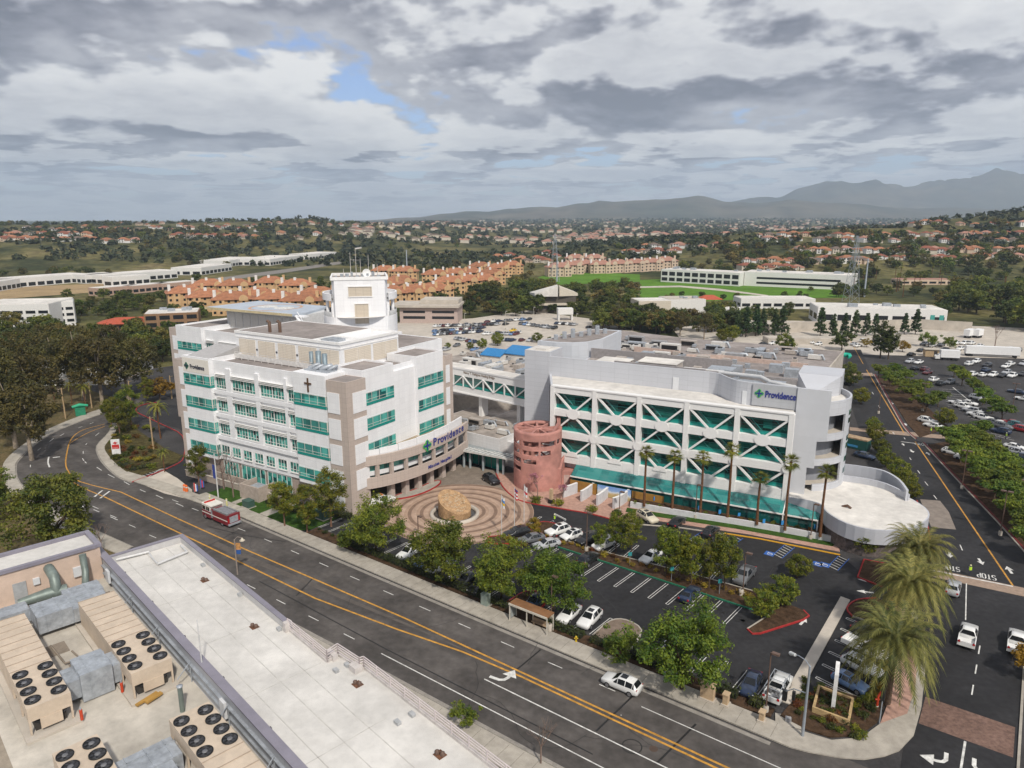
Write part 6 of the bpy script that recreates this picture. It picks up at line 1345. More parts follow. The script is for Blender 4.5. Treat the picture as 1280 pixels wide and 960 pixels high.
NEAR = [
 (777, 860, 'suv', 'white', aW, 'white SUV with dark sunroof driving along the main road'),
 (711, 772, 'sedan', 'white', aS + .06, 'white sedan parked nose out beside the bus shelter lamp'),
 (737, 778, 'suv', 'white', aS + .06, 'white SUV with black roof window parked beside the hedge and hydrant'),
 (735, 703, 'suv', 'black', aN, 'black SUV parked nose in at the green kerb island'),
 (862, 747, 'sedan', 'navy', aN, 'dark blue sedan parked at the green kerb behind the big tree'),
 (697, 667, 'suv', 'white', aS - .35, 'boxy white SUV first in the row by the flag beds'),
 (714, 673, 'hatchback', 'white', aS - .3, 'small white hatchback second in the row by the flag beds'),
 (735, 678, 'suv', 'black', aS - .25, 'black SUV between the white hatchback and the island tree'),
 (755, 684, 'suv', 'white', aS - .2, 'white SUV half hidden by the first small island tree'),
 (813, 700, 'sedan', 'white', aS - .1, 'white sedan alone between the island trees'),
 (930, 724, 'pickup', 'grey', aS, 'grey pickup truck parked by the litter bin and lamp'),
 (809, 650, 'suv', 'beige', aS + 1.1, 'cream SUV with long roof window parked by the red kerb'),
 (846, 656, 'sedan', 'black', aN, 'black sedan hidden behind the second island tree near the blue bays'),
 (888, 669, 'suv', 'black', aN, 'black SUV parked at the yellow kerb below the palms'),
 (646, 670, 'suv', 'black', aS - .5, 'long black car closest to the flag island and flags'),
 (664, 677, 'sedan', 'grey', aS - .5, 'dark grey sedan next to the black car by the flags'),
 (683, 684, 'sedan', 'silver', aS - .5, 'silver sedan in the shade of the street trees'),
 (511, 695, 'suv', 'white', aS + .1, 'white SUV in the gap between two street trees by the circle'),
 (532, 706, 'sedan', 'blue', aS + .1, 'blue sedan under the street trees beside the white SUV'),
 (547, 713, 'sedan', 'white', aS + .1, 'white sedan mostly hidden beneath the second street tree'),
 (583, 728, 'sedan', 'black', aS + .1, 'black sedan under the third street tree behind the hedge'),
 (600, 737, 'suv', 'black', aS + .1, 'black SUV under the third street tree behind the hedge'),
 (668, 757, 'sedan', 'navy', aS + .1, 'dark blue sedan just behind the bus shelter roof'),
 (938, 860, 'sedan', 'navy', aS + .1, 'shiny dark blue sedan parked beside the white utility truck'),
 (1062, 858, 'hatchback', 'blue', ANG - .28, 'pale blue hatchback parked beside the red sign pylon'),
 (1077, 838, 'suv', 'white', ANG - .28, 'white SUV with pale roof beside the pale blue hatchback'),
 (1082, 816, 'pickup', 'white', ANG - .28, 'white pickup truck under the lowest date palm'),
 (1088, 797, 'sedan', 'black', ANG - .28, 'black sedan in the top stall under the date palms'),
 (1191, 739, 'sedan', 'silver', aN, 'silver sedan waiting at the concrete crossing of the side road'),
 (614, 603, 'suv', 'black', ANG - .35, 'black SUV stopped at the yellow kerb of the drop-off'),
 (1270, 808, 'pickup', 'white', aN, 'white pickup truck at the frame edge behind the yellow tree'),
 (1209, 800, 'pickup', 'white', aN, 'white pickup truck driving up the middle of the side road'),
]
for q in NEAR: cat_(*q, group=g1 if 'road' not in q[5] else None)
CARS[0][0].name = 'moving_suv'
t = cat_(972, 866, 'pickup', 'white', aN, 'white utility truck with ladder rack and tools in its bed')
q = MB()
for x in (-2.6, -.7, 1.2):
 for y in (-.85, .85): q.bar((x, y, 1.1), (x, y, 2.05), .06)
 q.bar((x, -.85, 2.05), (x, .85, 2.05), .06)
for y in (-.85, .85): q.bar((-2.7, y, 2.08), (1.3, y, 2.08), .06)
part('ladder_rack', q, galv, t); q = MB(); rr2 = random.Random(5)
for i in range(14): x, y = rr2.uniform(-2.5, -.9), rr2.uniform(-.7, .7); q.box(x, x + rr2.uniform(.2, .5), y, y + .2, .6, rr2.uniform(.8, 1.2))
part('tool_load', q, mat('tools', (.2, .2, .21), .6, .5, 6), t)
t = car('pickup', 'white', *FA.w(1.4, 6.6), FA.a + 1.2, 2, label='white security truck with orange roof bar parked under the tan canopy'); q = MB(); q.box(.0, .3, -.55, .55, 1.85, 1.97); part('light_bar', q, mat('amber', (.7, .2, .04), .3), t)
fe = thing('fire_engine', 'dark red fire engine with white cab roof driving along the main road', 'fire engine', (*G(277, 651), 0), aW)
fr_ = mat('fire_red', (.20, .012, .02), .3, .08, spec=.5, coat=.4); fw = mat('fire_white', (.72, .70, .64), .35, .05)
b = MB(); b.prism([(4.0, -1.22), (4.3, -.9), (4.3, .9), (4.0, 1.22), (1.4, 1.25), (1.4, -1.25)], .5, 1.75); b.box(-4.0, .6, -1.25, 1.25, .55, 2.35); b.box(.6, 1.4, -1.1, 1.1, .6, 2.2); part('body', b, fr_, fe)
c = MB(); c.prism([(3.95, -1.18), (4.22, -.9), (4.22, .9), (3.95, 1.18), (1.4, 1.2), (1.4, -1.2)], 1.75, 2.72); cb_ = part('cab', c, fw, fe); r = MB(); r.prism([(4.0, -1.2), (4.25, -.95), (4.25, .95), (4.0, 1.2), (1.0, 1.2), (1.0, -1.2)], 2.72, 2.9); part('cab_roof', r, fw, cb_)
for x0, x1 in ((2.9, 3.8), (2.25, 2.6), (1.6, 2.15)):
 for s in (1, -1): w = MB(); y = s * 1.2; w.box(x0, x1, min(y, y + s * .03), max(y, y + s * .03), 1.85, 2.55); part('window', w, carg, cb_)
w = MB(); w.box(4.23, 4.27, -.88, .88, 1.85, 2.6); part('windscreen', w, carg, cb_)
l = MB(); l.box(3.2, 3.5, -1.0, 1.0, 2.9, 3.12); part('light_bar', l, mat('amber_red', (.5, .03, .02), .3), cb_)
h = MB(); h.box(-3.6, .3, -.75, .75, 2.35, 2.5); part('hose_bed_cover', h, mat('hose_grey', (.22, .22, .24), .7, .2, 2), fe)
h = MB(); h.box(-3.9, .4, .78, 1.2, 2.35, 2.62); h.box(-3.9, .4, -1.2, -.9, 2.35, 2.48); part('locker_top', h, mat('tread_plate', (.30, .31, .33), .4, .2, 3, metal=.4), fe)
for s in (1, -1): q = MB(); y = s * 1.25; q.box(-4.0, 4.0, min(y, y + s * .02), max(y, y + s * .02), 1.25, 1.42); part('stripe', q, fw, fe)
q = MB(); q.box(.65, 1.35, -1.16, -1.1, .7, 2.1); q.box(.65, 1.35, 1.1, 1.16, .7, 2.1); part('pump_panel', q, galv, fe)
q = MB(); q.box(-4.35, -4.0, -1.2, 1.2, .5, .75); q.box(-4.06, -4.0, -.8, .8, .9, 2.0); part('tailboard', q, galv, fe)
for s in (1, -1): q = MB(); q.box(-4.05, -3.98, s * 1.0 - .15, s * 1.0 + .15, 1.0, 1.7); part('tail_light', q, tlm, fe)
TW = wheel_mesh(.52)
for x in (3.1, -2.2):
 for y in (1.05, -1.05): w = link('wheel', TW[0], fe, (x, y, .52), sc=(1, 1.5, 1)); link('rim', TW[1], w)
EAST = [(1137, 452, 'silver'), (1148, 453, 'white'), (1139, 443, 'black'), (1151, 438, 'black'), (1143, 461, 'black'), (1156, 462, 'maroon'), (1159, 466, 'maroon'), (1167, 475, 'white'), (1176, 480, 'black'), (1187, 478, 'grey'), (1181, 437, 'black'), (1200, 436, 'white'), (1195, 429, 'white'), (1205, 429, 'white'), (1214, 429, 'white'), (1211, 455, 'white'), (1220, 452, 'white'), (1234, 457, 'black'), (1257, 458, 'white'), (1263, 455, 'white'), (1279, 455, 'silver'), (1232, 463, 'navy'), (1216, 468, 'white'), (1228, 469, 'white'), (1241, 469, 'white'), (1252, 470, 'black'), (1258, 466, 'silver'), (1265, 470, 'white'), (1278, 468, 'black'), (1270, 490, 'navy'), (1279, 499, 'white'),
  (1196, 504, 'white'), (1204, 509, 'white'), (1214, 514, 'silver'), (1220, 519, 'white'), (1229, 523, 'white'), (1236, 528, 'grey'), (1212, 505, 'white'), (1159, 527, 'white'), (1166, 533, 'white'), (1262, 529, 'red'), (1272, 533, 'teal'), (1278, 538, 'red'), (1250, 540, 'navy'), (1269, 560, 'white'), (1273, 567, 'silver'), (1281, 573, 'navy'), (1189, 566, 'white'), (1207, 574, 'white'), (1246, 530, 'white'), (1254, 534, 'grey'), (1222, 498, 'silver'), (1234, 502, 'white'), (1068, 430, 'silver'), (1072, 432, 'white'), (1108, 432, 'grey'), (1058, 478, 'black'), (1165, 432, 'white'), (1176, 431, 'grey'), (1225, 432, 'white'), (1262, 437, 'white'), (1272, 438, 'grey'), (1155, 430, 'grey'), (1079, 426, 'white'), (954, 430, 'black'), (966, 429, 'white'), (910, 428, 'grey'), (1017, 428, 'white'), (1023, 430, 'white'),
  (1062, 556, 'white'), (1081, 571, 'navy')]
rr3 = random.Random(21); near_ = set()
EC = []
for px, py, c in EAST:
 k = rr3.choice(('suv', 'suv', 'sedan', 'sedan', 'hatchback')); X, Y = G(px, py + 1.5)
 u, v = UV(X, Y); a = (ANG - .3 if 490 < py < 545 else aN - .3 if py < 490 else ANG - .25) + rr3.choice((0, math.pi))
 EC.append((px, py, c, k, car(k, c, X, Y, a, 1, group='cars in the east car park')))
rows = {}
for q in EC: rows.setdefault('upper edge of the yard' if q[1] < 441 else 'row by the white trailer' if q[1] < 458 else 'middle of the east car park' if q[1] < 485 else 'row beside the lot trees' if q[1] < 526 else 'lowest part of the east car park', []).append(q)
for rn, l in rows.items():
 l.sort(key=lambda q: (q[0], q[1]))
 for i, q in enumerate(l): q[4]['label'] = f"{q[2]} {KN[q[3]]}, {nth(i + 1)} from the left, {rn}"
NORTH = []
for (x0, y0, x1, y1, n, rn) in ((602, 402.5, 661, 399.0, 6, 'farthest row'), (546, 407.5, 632, 405.0, 12, 'second row'), (544, 414, 603, 409.5, 11, 'third row'), (545, 418, 600, 414.5, 10, 'fourth row'), (572, 423, 594, 427.5, 5, 'row by the lamp'), (607, 417, 645, 417.5, 6, 'row by the garage mouth'), (630, 425, 663, 425.5, 5, 'nearest row'), (697, 404, 719, 405.5, 4, 'row by the pavilion'), (652, 404.5, 693, 410, 6, 'rooftop row')):
 n = int(n * 1.55)
 for i in range(n):
  if rr3.random() < .93: NORTH.append((x0 + (x1 - x0) * i / (n - 1) + rr3.uniform(-.5, .5), y0 + (y1 - y0) * i / (n - 1), rn))
NORTH += [(547, 431, 'row near the tower'), (558, 437, 'row near the tower'), (571, 432, 'row near the tower'), (593, 437, 'row near the tower'), (641, 413, 'garage ramp'), (648, 416, 'garage ramp'), (736, 409, 'row by the pavilion')]
cnt = {}
for px, py, rn in NORTH:
 c = rr3.choice(('white', 'white', 'silver', 'grey', 'grey', 'black', 'black', 'navy', 'blue', 'silver', 'maroon')) if not rn == 'garage ramp' else ('yellow' if px < 645 else 'white')
 X, Y = G(px, py + 1.2); cnt[rn] = cnt.get(rn, 0) + 1; k = rr3.choice(('suv', 'sedan', 'sedan', 'hatchback'))
 car(k, c, X, Y, aN + .12 + rr3.choice((0, math.pi)), 0, label=f"{c} {KN[k]}, {nth(cnt[rn])} from left, {rn} of the packed car park", group='cars in the packed north car park')
def trailer(name, label, px, py, L_, ang, cab=False, h=2.8, z0=1.1):
 X, Y = G(px, py); t = thing(name, label, 'truck' if cab else 'trailer', (X, Y, 0), ang); b = MB(); b.box(-L_ / 2, L_ / 2, -1.25, 1.25, z0, z0 + h); part('box', b, mat('trailer_white', (.76, .76, .76), .5, .05), t)
 s = MB(); s.box(-L_ / 2, L_ / 2, -1.0, 1.0, z0 - .25, z0); part('chassis', s, trim, t)
 for x in (-L_ / 2 + .9, -L_ / 2 + 2.1, L_ / 2 - 1.4):
  for y in (1.0, -1.0): link('wheel', TW[0], t, (x, y, .5))
 if cab:
  c = MB(); c.prism([(L_ / 2 + .1, -1.05), (L_ / 2 + 1.7, -1.0), (L_ / 2 + 1.7, 1.0), (L_ / 2 + .1, 1.05)], .5, [2.3, 1.5, 1.5, 2.3]); part('cab', c, paints['white'], t); g = MB(); g.quad((L_ / 2 + .6, -.9, 2.1), (L_ / 2 + 1.2, -.9, 1.8), (L_ / 2 + 1.2, .9, 1.8), (L_ / 2 + .6, .9, 2.1)); part('windscreen', g, carg, t)
 return t
a_ = math.atan2(G(1272, 447)[1] - G(1206, 444)[1], G(1272, 447)[0] - G(1206, 444)[0])
trailer('semi_trailer', 'long white semi trailer parked across the east car park', 1239, 446, 18.5, a_, h=3.0); tr_ = COL.objects[-1]
t = trailer('box_truck', 'white box truck with its cab beside the tan guard hut', 1186, 450, 6.5, a_ + math.pi, True)
trailer('box_trailer', 'white box trailer standing at the pale retaining wall', 1211, 422, 6.0, a_ + .9); trailer('box_trailer', 'smaller white box trailer behind the other at the retaining wall', 1222, 422, 5.0, a_ + .9)
t = thing('guard_hut', 'small tan guard hut with dark doorway beside the box truck', 'hut', (*G(1164, 445), 0), a_); q = MB(); q.box(-2.6, 2.6, -1.6, 1.6, 0, 2.7); part('wall', q, mat('hut_tan', (.48, .35, .21), .8), t); q = MB(); q.box(-3, 3, -2, 2, 2.7, 2.95); part('roof', q, mat('hut_roof', (.5, .45, .38), .8), t); q = MB(); q.box(.4, 1.6, -1.65, -1.6, 0, 2.2); part('doorway', q, unitd, t)
LM = dict(
 street=leaf_mat('leaf_street', (0.049, 0.099, 0.013), (0.201, 0.240, 0.022), scale=.5), round=leaf_mat('leaf_round', (0.052, 0.088, 0.010), (0.219, 0.216, 0.018), scale=.9),
 gum=leaf_mat('leaf_gum', (.042, .045, .013), (.145, .122, .030), scale=.3), dark=leaf_mat('leaf_dark', (0.028, 0.048, 0.010), (0.105, 0.125, 0.022), scale=.3),
 mid=leaf_mat('leaf_mid', (0.045, 0.080, 0.013), (0.166, 0.184, 0.025), scale=.3), olive=leaf_mat('leaf_olive', (0.070, 0.072, 0.018), (0.228, 0.184, 0.040), scale=.3), conifer=leaf_mat('leaf_conifer', (0.018, 0.048, 0.015), (0.079, 0.125, 0.037), scale=.4),
 palm=leaf_mat('leaf_palm', (0.070, 0.099, 0.015), (0.280, 0.256, 0.037), scale=.4), date=leaf_mat('leaf_date', (.070, .085, .020), (.28, .255, .070), scale=.25), yellow=leaf_mat('leaf_yellow', (.16, .10, .01), (.36, .23, .02), scale=.5), hedge=leaf_mat('leaf_hedge', (.020, .035, .008), (.075, .085, .014), scale=.8), pink=leaf_mat('blossom_pink', (.42, .16, .22), (.62, .30, .36)), gold=leaf_mat('shrub_gold', (.16, .11, .015), (.38, .27, .03), scale=2), rust=leaf_mat('leaf_rust', (.09, .035, .012), (.20, .09, .02)))
bark = mat('bark', (.12, .085, .06), .95, .35, 3, spec=.1); barkp = mat('bark_pale', (.34, .28, .22), .9, .3, 2, spec=.1); palmb = mat('bark_palm', (.17, .085, .045), .95, .35, 4, spec=.1)
def leafcloud(rng, centres, per, rc, size, flat=.75, aspect=1.6, droop=0.0):
 v = []; f = []
 for c, k in centres:
  for _ in range(per):
   while True:
    d = Vector((rng.uniform(-1, 1), rng.uniform(-1, 1), rng.uniform(-1, 1)))
    if d.length_squared <= 1: break
   p = c + Vector((d.x * rc * k, d.y * rc * k, d.z * rc * k * flat - droop * rng.random()))
   n = (d * .8 + Vector((rng.uniform(-.7, .7), rng.uniform(-.7, .7), rng.uniform(.1, 1.0)))).normalized()
   a = n.orthogonal().normalized(); b = n.cross(a); t = rng.uniform(0, 6.283); a, b = a * math.cos(t) + b * math.sin(t), b * math.cos(t) - a * math.sin(t)
   s = size * rng.uniform(.6, 1.25); i = len(v)
   v += [p - a * s * aspect * .5, p + b * s * .36 - n * s * .08, p + a * s * aspect * .5 - n * s * .15, p - b * s * .36 - n * s * .08]; f.append((i, i + 1, i + 2, i + 3))
 return v, f
def limbs(mb, rng, base, h, r, ends, n=7, bend=.12):
 mb.tube([(0, 0, -.1), (rng.uniform(-bend, bend) * .4, rng.uniform(-bend, bend) * .4, base * .5), (0, 0, base)], [r * 1.25, r, r * .85], n)
 for e in ends:
  m = Vector(e) * .5 + Vector((rng.uniform(-.3, .3), rng.uniform(-.3, .3), base * .5 + .2)); mb.tube([(0, 0, base * .92), m, e], [r * .55, r * .32, r * .1], 5, cap=False)
def tree_proto(seed, h, w, base, leaf, nclump, per, rc, size, shape='round', trunk_r=.22, tm=None, flat=.75, inner=.35, droop=0.0, lob=0):
 rng = random.Random(seed); cs = []; lobes = []
 for i in range(lob):
  a = i * 2.39996 + seed; zz = -.75 + 1.6 * ((i + .5) / lob); r = rng.uniform(.45, .85) * math.sqrt(max(.15, 1 - zz * zz)); lobes.append((r * math.cos(a), r * math.sin(a), zz))
 for i in range(nclump):
  while True:
   x, y, z = rng.uniform(-1, 1), rng.uniform(-1, 1), rng.uniform(-1, 1); rr = x * x + y * y + z * z
   if lob:
    l = rng.choice(lobes); x, y, z = l[0] + rng.gauss(0, .19), l[1] + rng.gauss(0, .19), max(-1, min(1.05, l[2] + rng.gauss(0, .15))); break
   if inner < rr <= 1: break
  t = (z + 1) / 2; zz = base * .85 + (h - base * .85 - rc * .6) * t
  if shape == 'round': k = 1.0
  elif shape == 'cone': k = (1 - t) ** .8 * 1.05 + .06; rxy = math.hypot(x, y) or 1; q = rng.random() ** .4; x, y = x / rxy * q, y / rxy * q
  elif shape == 'vase': k = .55 + .55 * t
  elif shape == 'umbrella': k = .6 + .5 * t; zz = base + (h - base) * (.35 + .6 * t) * (1 - .25 * (x * x + y * y))
  elif shape == 'column': k = .9
  elif shape == 'open': k = 1.0; zz += rng.uniform(-.6, .4)
  k *= 1 + .28 * math.sin(3 * math.atan2(y, x) + seed) * (1 if shape in ('open', 'umbrella', 'vase') else .5)
  cs.append((Vector((x * w / 2 * k, y * w / 2 * k, zz)), rng.uniform(.7, 1.25)))
 v, f = leafcloud(rng, cs, per, rc, size, flat, droop=droop); c = MB(); c.add(v, f)
 t_ = MB(); ends = [tuple(c_[0]) for c_ in rng.sample(cs, min(len(cs), 9 if h > 5 else 5))]
 if shape in ('cone', 'column'): t_.tube([(0, 0, -.1), (0, 0, h * .9)], [trunk_r, trunk_r * .2], 6)
 else: limbs(t_, rng, base, h, trunk_r, ends)
 return c.mesh('crown', leaf), t_.mesh('trunk', tm or bark)
def frond(mb, rng, a, L_, rise, drop, wide, n=7, leafl=.5, narrow=False):
 ca, sa = math.cos(a), math.sin(a); P = []
 for i in range(n + 1):
  t = i / n; r = L_ * (t - .18 * t * t * (1 if drop > 0 else 0)); P.append(Vector((ca * r, sa * r, rise * math.sin(t * 1.9) * .6 + rise * t * .3 - drop * t * t)))
 side = Vector((-sa, ca, 0))
 for i in range(n):
  p, q = P[i], P[i + 1]; t = (i + .5) / n; w = wide * math.sin(math.pi * min(1, .12 + t * .9)) ** .6
  for s in (1, -1):
   k = 2
   for j in range(k):
    b0 = p.lerp(q, j / k); b1 = p.lerp(q, (j + .95) / k); tip = p.lerp(q, (j + .9) / k) + side * s * w * rng.uniform(.85, 1.1) + (q - p).normalized() * leafl + Vector((0, 0, -w * .35 * rng.uniform(.5, 1.3)))
    i0 = len(mb.v); mb.add([b0, b1, tip], [(0, 1, 2)])
def palm_proto(seed, h, kind):
 rng = random.Random(seed); c = MB(); t = MB()
 if kind == 'fan':
  for i in range(46):
   a = rng.uniform(0, 6.283); el = rng.uniform(-.75, 1.25); L_ = rng.uniform(1.25, 1.75)
   d = Vector((math.cos(a) * math.cos(el), math.sin(a) * math.cos(el), math.sin(el))); s = d.cross(Vector((0, 0, 1))).normalized(); u = s.cross(d)
   o = Vector((0, 0, h)) + d * .15; ce = o + d * L_ * .5
   for k in range(9):
    th = (k - 4) / 4 * 1.25; tip = ce + (d * math.cos(th) + s * math.sin(th)) * L_ * .62 - Vector((0, 0, .25 * rng.random() + .12 * L_)); th2 = th + .12
    w = .09; i0 = len(c.v); c.add([ce - s * w + s * math.sin(th) * .1, ce + s * w + s * math.sin(th) * .1, tip], [(0, 1, 2)])
   c.add([o - s * .03, o + s * .03, ce], [(0, 1, 2)])
  t.tube([(0, 0, -.1), (.1, 0, h * .5), (0, 0, h * .97), (0, 0, h + .1)], [.26, .20, .17, .24], 9)
 elif kind == 'date':
  for i in range(96):
   a = i * 2.39996; q = i / 96; frond_v = MB(); frond(frond_v, rng, a, rng.uniform(5.8, 6.8) * (1 - .12 * (1 - q)), 4.6 * (1 - q * 1.02), 1.2 + 4.6 * q, .72, 14, .5, True)
   c.add([Vector(p) + Vector((0, 0, h)) for p in frond_v.v], frond_v.f)
  t.tube([(0, 0, -.1), (0, 0, h * .5), (0, 0, h * .86), (0, 0, h), (0, 0, h + .3)], [.42, .38, .42, .60, .3], 12)
 else:
  for i in range(22):
   a = i * 2.39996; q = i / 22; fv = MB(); frond(fv, rng, a, rng.uniform(2.6, 3.2), 1.9 * (1 - q), .8 + 2.0 * q, .45, 6, .3); c.add([Vector(p) + Vector((0, 0, h)) for p in fv.v], fv.f)
  t.tube([(0, 0, -.1), (.15, 0, h * .5), (0, 0, h)], [.2, .16, .16], 8)
 return c.mesh('crown', LM['date' if kind == 'date' else 'palm']), t.mesh('trunk', palmb if kind != 'date' else bark)
TP = dict(
 street=[tree_proto(s, 9.4, 8.8, 2.6, LM['street'], 150, 85, .86, .235, 'open', .17, droop=.6, flat=.7, lob=13) for s in (1, 2)],
 upright=[tree_proto(s, 10.2, 5.4, 2.8, LM['round'], 105, 80, .72, .20, 'round', .15, mat('bark_red', (.22, .12, .08), .9, .3, 3), lob=11) for s in (3, 4)],
 lolly=[tree_proto(s, 8.2, 4.3, 2.2, LM['round'], 95, 70, .56, .175, 'open', .11, lob=10) for s in (5, 6)],
 ball=[tree_proto(s, 4.7, 4.3, .9, LM['round'], 65, 55, .6, .22, 'round', .12) for s in (7, 8)],
 lot=[tree_proto(s, 6.6, 8.2, 2.2, LM['street'], 85, 42, .9, .40, 'umbrella', .18, flat=.5, lob=11) for s in (9, 10)],
 gum=[tree_proto(s, 17, 11, 6, LM['gum'], 92, 64, 1.15, .42, 'open', .38, barkp, droop=.8, lob=14) for s in (11, 12, 13)],
 pine=[tree_proto(s, 9, 8.2, 2.2, LM['mid'], 150, 75, .9, .26, 'open', .3, flat=.6, lob=15) for s in (14,)],
 broad=[tree_proto(s, 8.5, 8.5, 2, LM[l], 60, 34, 1.0, .58, 'round', .25, lob=10) for s, l in ((15, 'dark'), (16, 'mid'), (17, 'olive'))],
 conifer=[tree_proto(s, 13, 5.0, 1.2, LM['conifer'], 95, 28, .75, .5, 'cone', .2) for s in (18, 19)],
 column=[tree_proto(s, 14, 6.0, 2, LM['dark'], 80, 36, .95, .5, 'column', .25, inner=.1) for s in (20,)],
 far=[tree_proto(s, 8, 8.5, 1.5, LM[l], 26, 16, 1.5, 1.15, 'round', .25, inner=.2) for s, l in ((21, 'dark'), (22, 'mid'), (23, 'olive'), (24, 'dark'), (25, 'gum'))],
 yellow=[tree_proto(26, 5, 5, 1.5, LM['yellow'], 45, 40, .75, .32, 'round', .13)], small=[tree_proto(27, 4.6, 4.4, 1.6, LM['street'], 55, 50, .6, .24, 'open', .09, lob=8)],
 fan=[palm_proto(s, h, 'fan') for s, h in ((31, 11.0), (32, 8.6))], date=[palm_proto(s, 8.2, 'date') for s in (33,)], feather=[palm_proto(34, 7.5, 'feather'), palm_proto(35, 6, 'feather')])
def plant(kind, name, label, X, Y, z=0.0, s=1.0, rz=None, var=None, cat='tree', group=None, sz=None):
 P = TP[kind]; me, tr = P[(var if var is not None else R_.randrange(len(P))) % len(P)]
 t = thing(name, label, cat, (X, Y, z), R_.uniform(0, 6.28) if rz is None else rz, group); t.scale = (s, s, s * (sz or 1)); link('crown', me, t); link('trunk', tr, t); return t
def plantpx(kind, name, label, px, py, s=1.0, **k): X, Y = G(px, py); return plant(kind, name, label, X, Y, 0, s, **k)
def bare(name, label, X, Y, h, m, seed, blossom=None, group=None):
 rng = random.Random(seed); t = thing(name, label, 'tree', (X, Y, 0), 0, group); tb = MB(); tips = []
 tb.tube([(0, 0, -.1), (0, 0, h * .4)], [h * .022, h * .016], 6)
 def br(p, d, L_, r, k):
  q = p + d * L_; tb.tube([p, q], [r, r * .6], 4, cap=False); tips.append(q)
  if k:
   for _ in range(3 if k > 1 else 2): br(q, (d + Vector((rng.uniform(-.7, .7), rng.uniform(-.7, .7), rng.uniform(-.1, .6)))).normalized(), L_ * .66, r * .55, k - 1)
 for i in range(5): br(Vector((0, 0, h * .38)), Vector((rng.uniform(-.6, .6), rng.uniform(-.6, .6), 1)).normalized(), h * .26, h * .010, 3)
 part('trunk', tb, mat('twig_bark', (.24, .17, .14), .9, .3, 3), t)
 if blossom:
  v, f = leafcloud(rng, [(p, 1) for p in rng.sample(tips, min(len(tips), 60))], 9, .32, .16); part('crown', MB().add(v, f), blossom, t)
 return t
plantpx('street', 'street_tree', 'round green street tree farthest west along the hedge by the plaza lawn', 470, 692, 1.02, var=0, group='street trees along the hedge')
plantpx('street', 'street_tree', 'round green street tree second along the hedge, below the fountain', 553, 726, 1.08, var=1, group='street trees along the hedge')
plantpx('street', 'street_tree', 'broad green street tree third along the hedge, left of the bus shelter', 626, 752, 1.0, var=0, rz=2.0, group='street trees along the hedge')
plantpx('street', 'street_tree', 'broad green street tree just behind the bus shelter', 692, 762, .98, var=1, rz=4.0, group='street trees along the hedge')
plantpx('street', 'street_tree', 'largest spreading tree on the verge below the car park', 852, 862, 1.12, var=0, rz=1.0, group='street trees along the hedge')
plantpx('small', 'small_tree', 'small leafy tree left of the largest spreading tree', 774, 828, 1.0)
for i, (px, py, s, lb) in enumerate(((356, 658, .88, 'upright green tree leftmost of three before the hospital'), (384, 666, .9, 'upright green tree in the middle of three before the hospital'), (414, 658, 1.08, 'tallest upright tree of three beside the tan corner column'), (249, 607, .86, 'upright green tree at the far end of the hospital front'))): plantpx('upright', 'upright_tree', lb, px, py, s, var=i, group='upright trees before the hospital')
plantpx('small', 'small_tree', 'young staked tree leaning on the hospital lawn', 435, 686, .85)
for i, (px, py, s, sz, lb) in enumerate(((789, 697, .88, 1.15, 'first slim island tree nearest the pink tower'), (832, 722, 1.0, 1.1, 'second slim island tree, dark and tall'), (864, 730, 1.0, 1.05, 'third slim island tree between the parked cars'), (905, 739, 1.05, 1.1, 'fourth island tree with the yellowest crown'), (751, 688, .62, 1.0, 'smallest island tree beside a white SUV'), (770, 690, .8, 1.1, 'island tree close behind the first slim one'), (848, 726, .85, 1.1, 'island tree squeezed between the second and third'), (886, 736, .9, 1.1, 'island tree just left of the yellowest crown'))): plantpx('lolly', 'island_tree', lb, px, py, s, var=i, sz=sz, group='slim trees on the car park island')
for i, (px, py, s, lb) in enumerate(((976, 757, 1.02, 'round clipped tree at the east end of the island, upper one'), (996, 722, .84, 'round clipped tree beside the accessible bays'), (952, 772, .92, 'round clipped tree at the red kerb tip of the island'), (1083, 692, 1.0, 'round clipped tree in front of the oval pavilion'), (1130, 692, .82, 'round clipped tree at the corner of the oval pavilion'))): plantpx('ball', 'clipped_tree', lb, px, py, s, var=i, group='round clipped trees')
for i, (px, py, s) in enumerate(((1101, 568, .84), (1107, 584, .95), (1121, 598, .95), (1131, 612, .95), (1140, 624, .78), (1094, 553, 1.05), (1091, 538, .8), (1076, 505, 1.1), (1063, 482, 1.25), (1061, 470, 1.1))): plantpx('ball', 'clipped_tree', f'round clipped tree, {nth(i + 1)} in the line behind the oval pavilion', px, py, s, group='round clipped trees')
for i, (px, py, top) in enumerate(((805, 632, 565), (840, 637, 570), (875, 642, 572), (909, 648, 563), (946, 655, 597), (981, 662, 578), (1025, 670, 590))):
 X, Y = G(px, py, .9); tz = CAMH + (ray(px, top)[2] / ray(px, top)[1]) * Y; v = 0; h0 = 11.0; s = (tz - .9) / h0
 t = plant('fan', 'fan_palm', f'tall fan palm, {nth(i + 1)} from the left in the row before the clinic', X, Y, .9, 1.0, var=v, cat='palm', group='fan palms before the clinic'); t.scale = (1.02, 1.02, s)
for i, (px, py, s, lb) in enumerate(((1108, 880, 1.0, 'nearest shaggy date palm beside the corner pavement'), (1130, 800, .98, 'middle shaggy date palm of three by the side road'), (1140, 748, .94, 'farthest shaggy date palm of three by the side road'))): plantpx('date', 'date_palm', lb, px, py, s, rz=i * 1.3, cat='palm', group='date palms by the side road')
for px, py, s, lb in ((201, 548, 1.1, 'feather palm beside the red sign bed and side drive'), (108, 512, .9, 'feather palm on the outer verge of the curved road'), (90, 505, .8, 'short feather palm beside the green bus shelter'), (68, 500, .85, 'feather palm farthest left beyond the curved road'), (206, 590, .62, 'small yellowing palm at the hospital drive kerb')): plantpx('feather', 'feather_palm', lb, px, py, s, cat='palm')
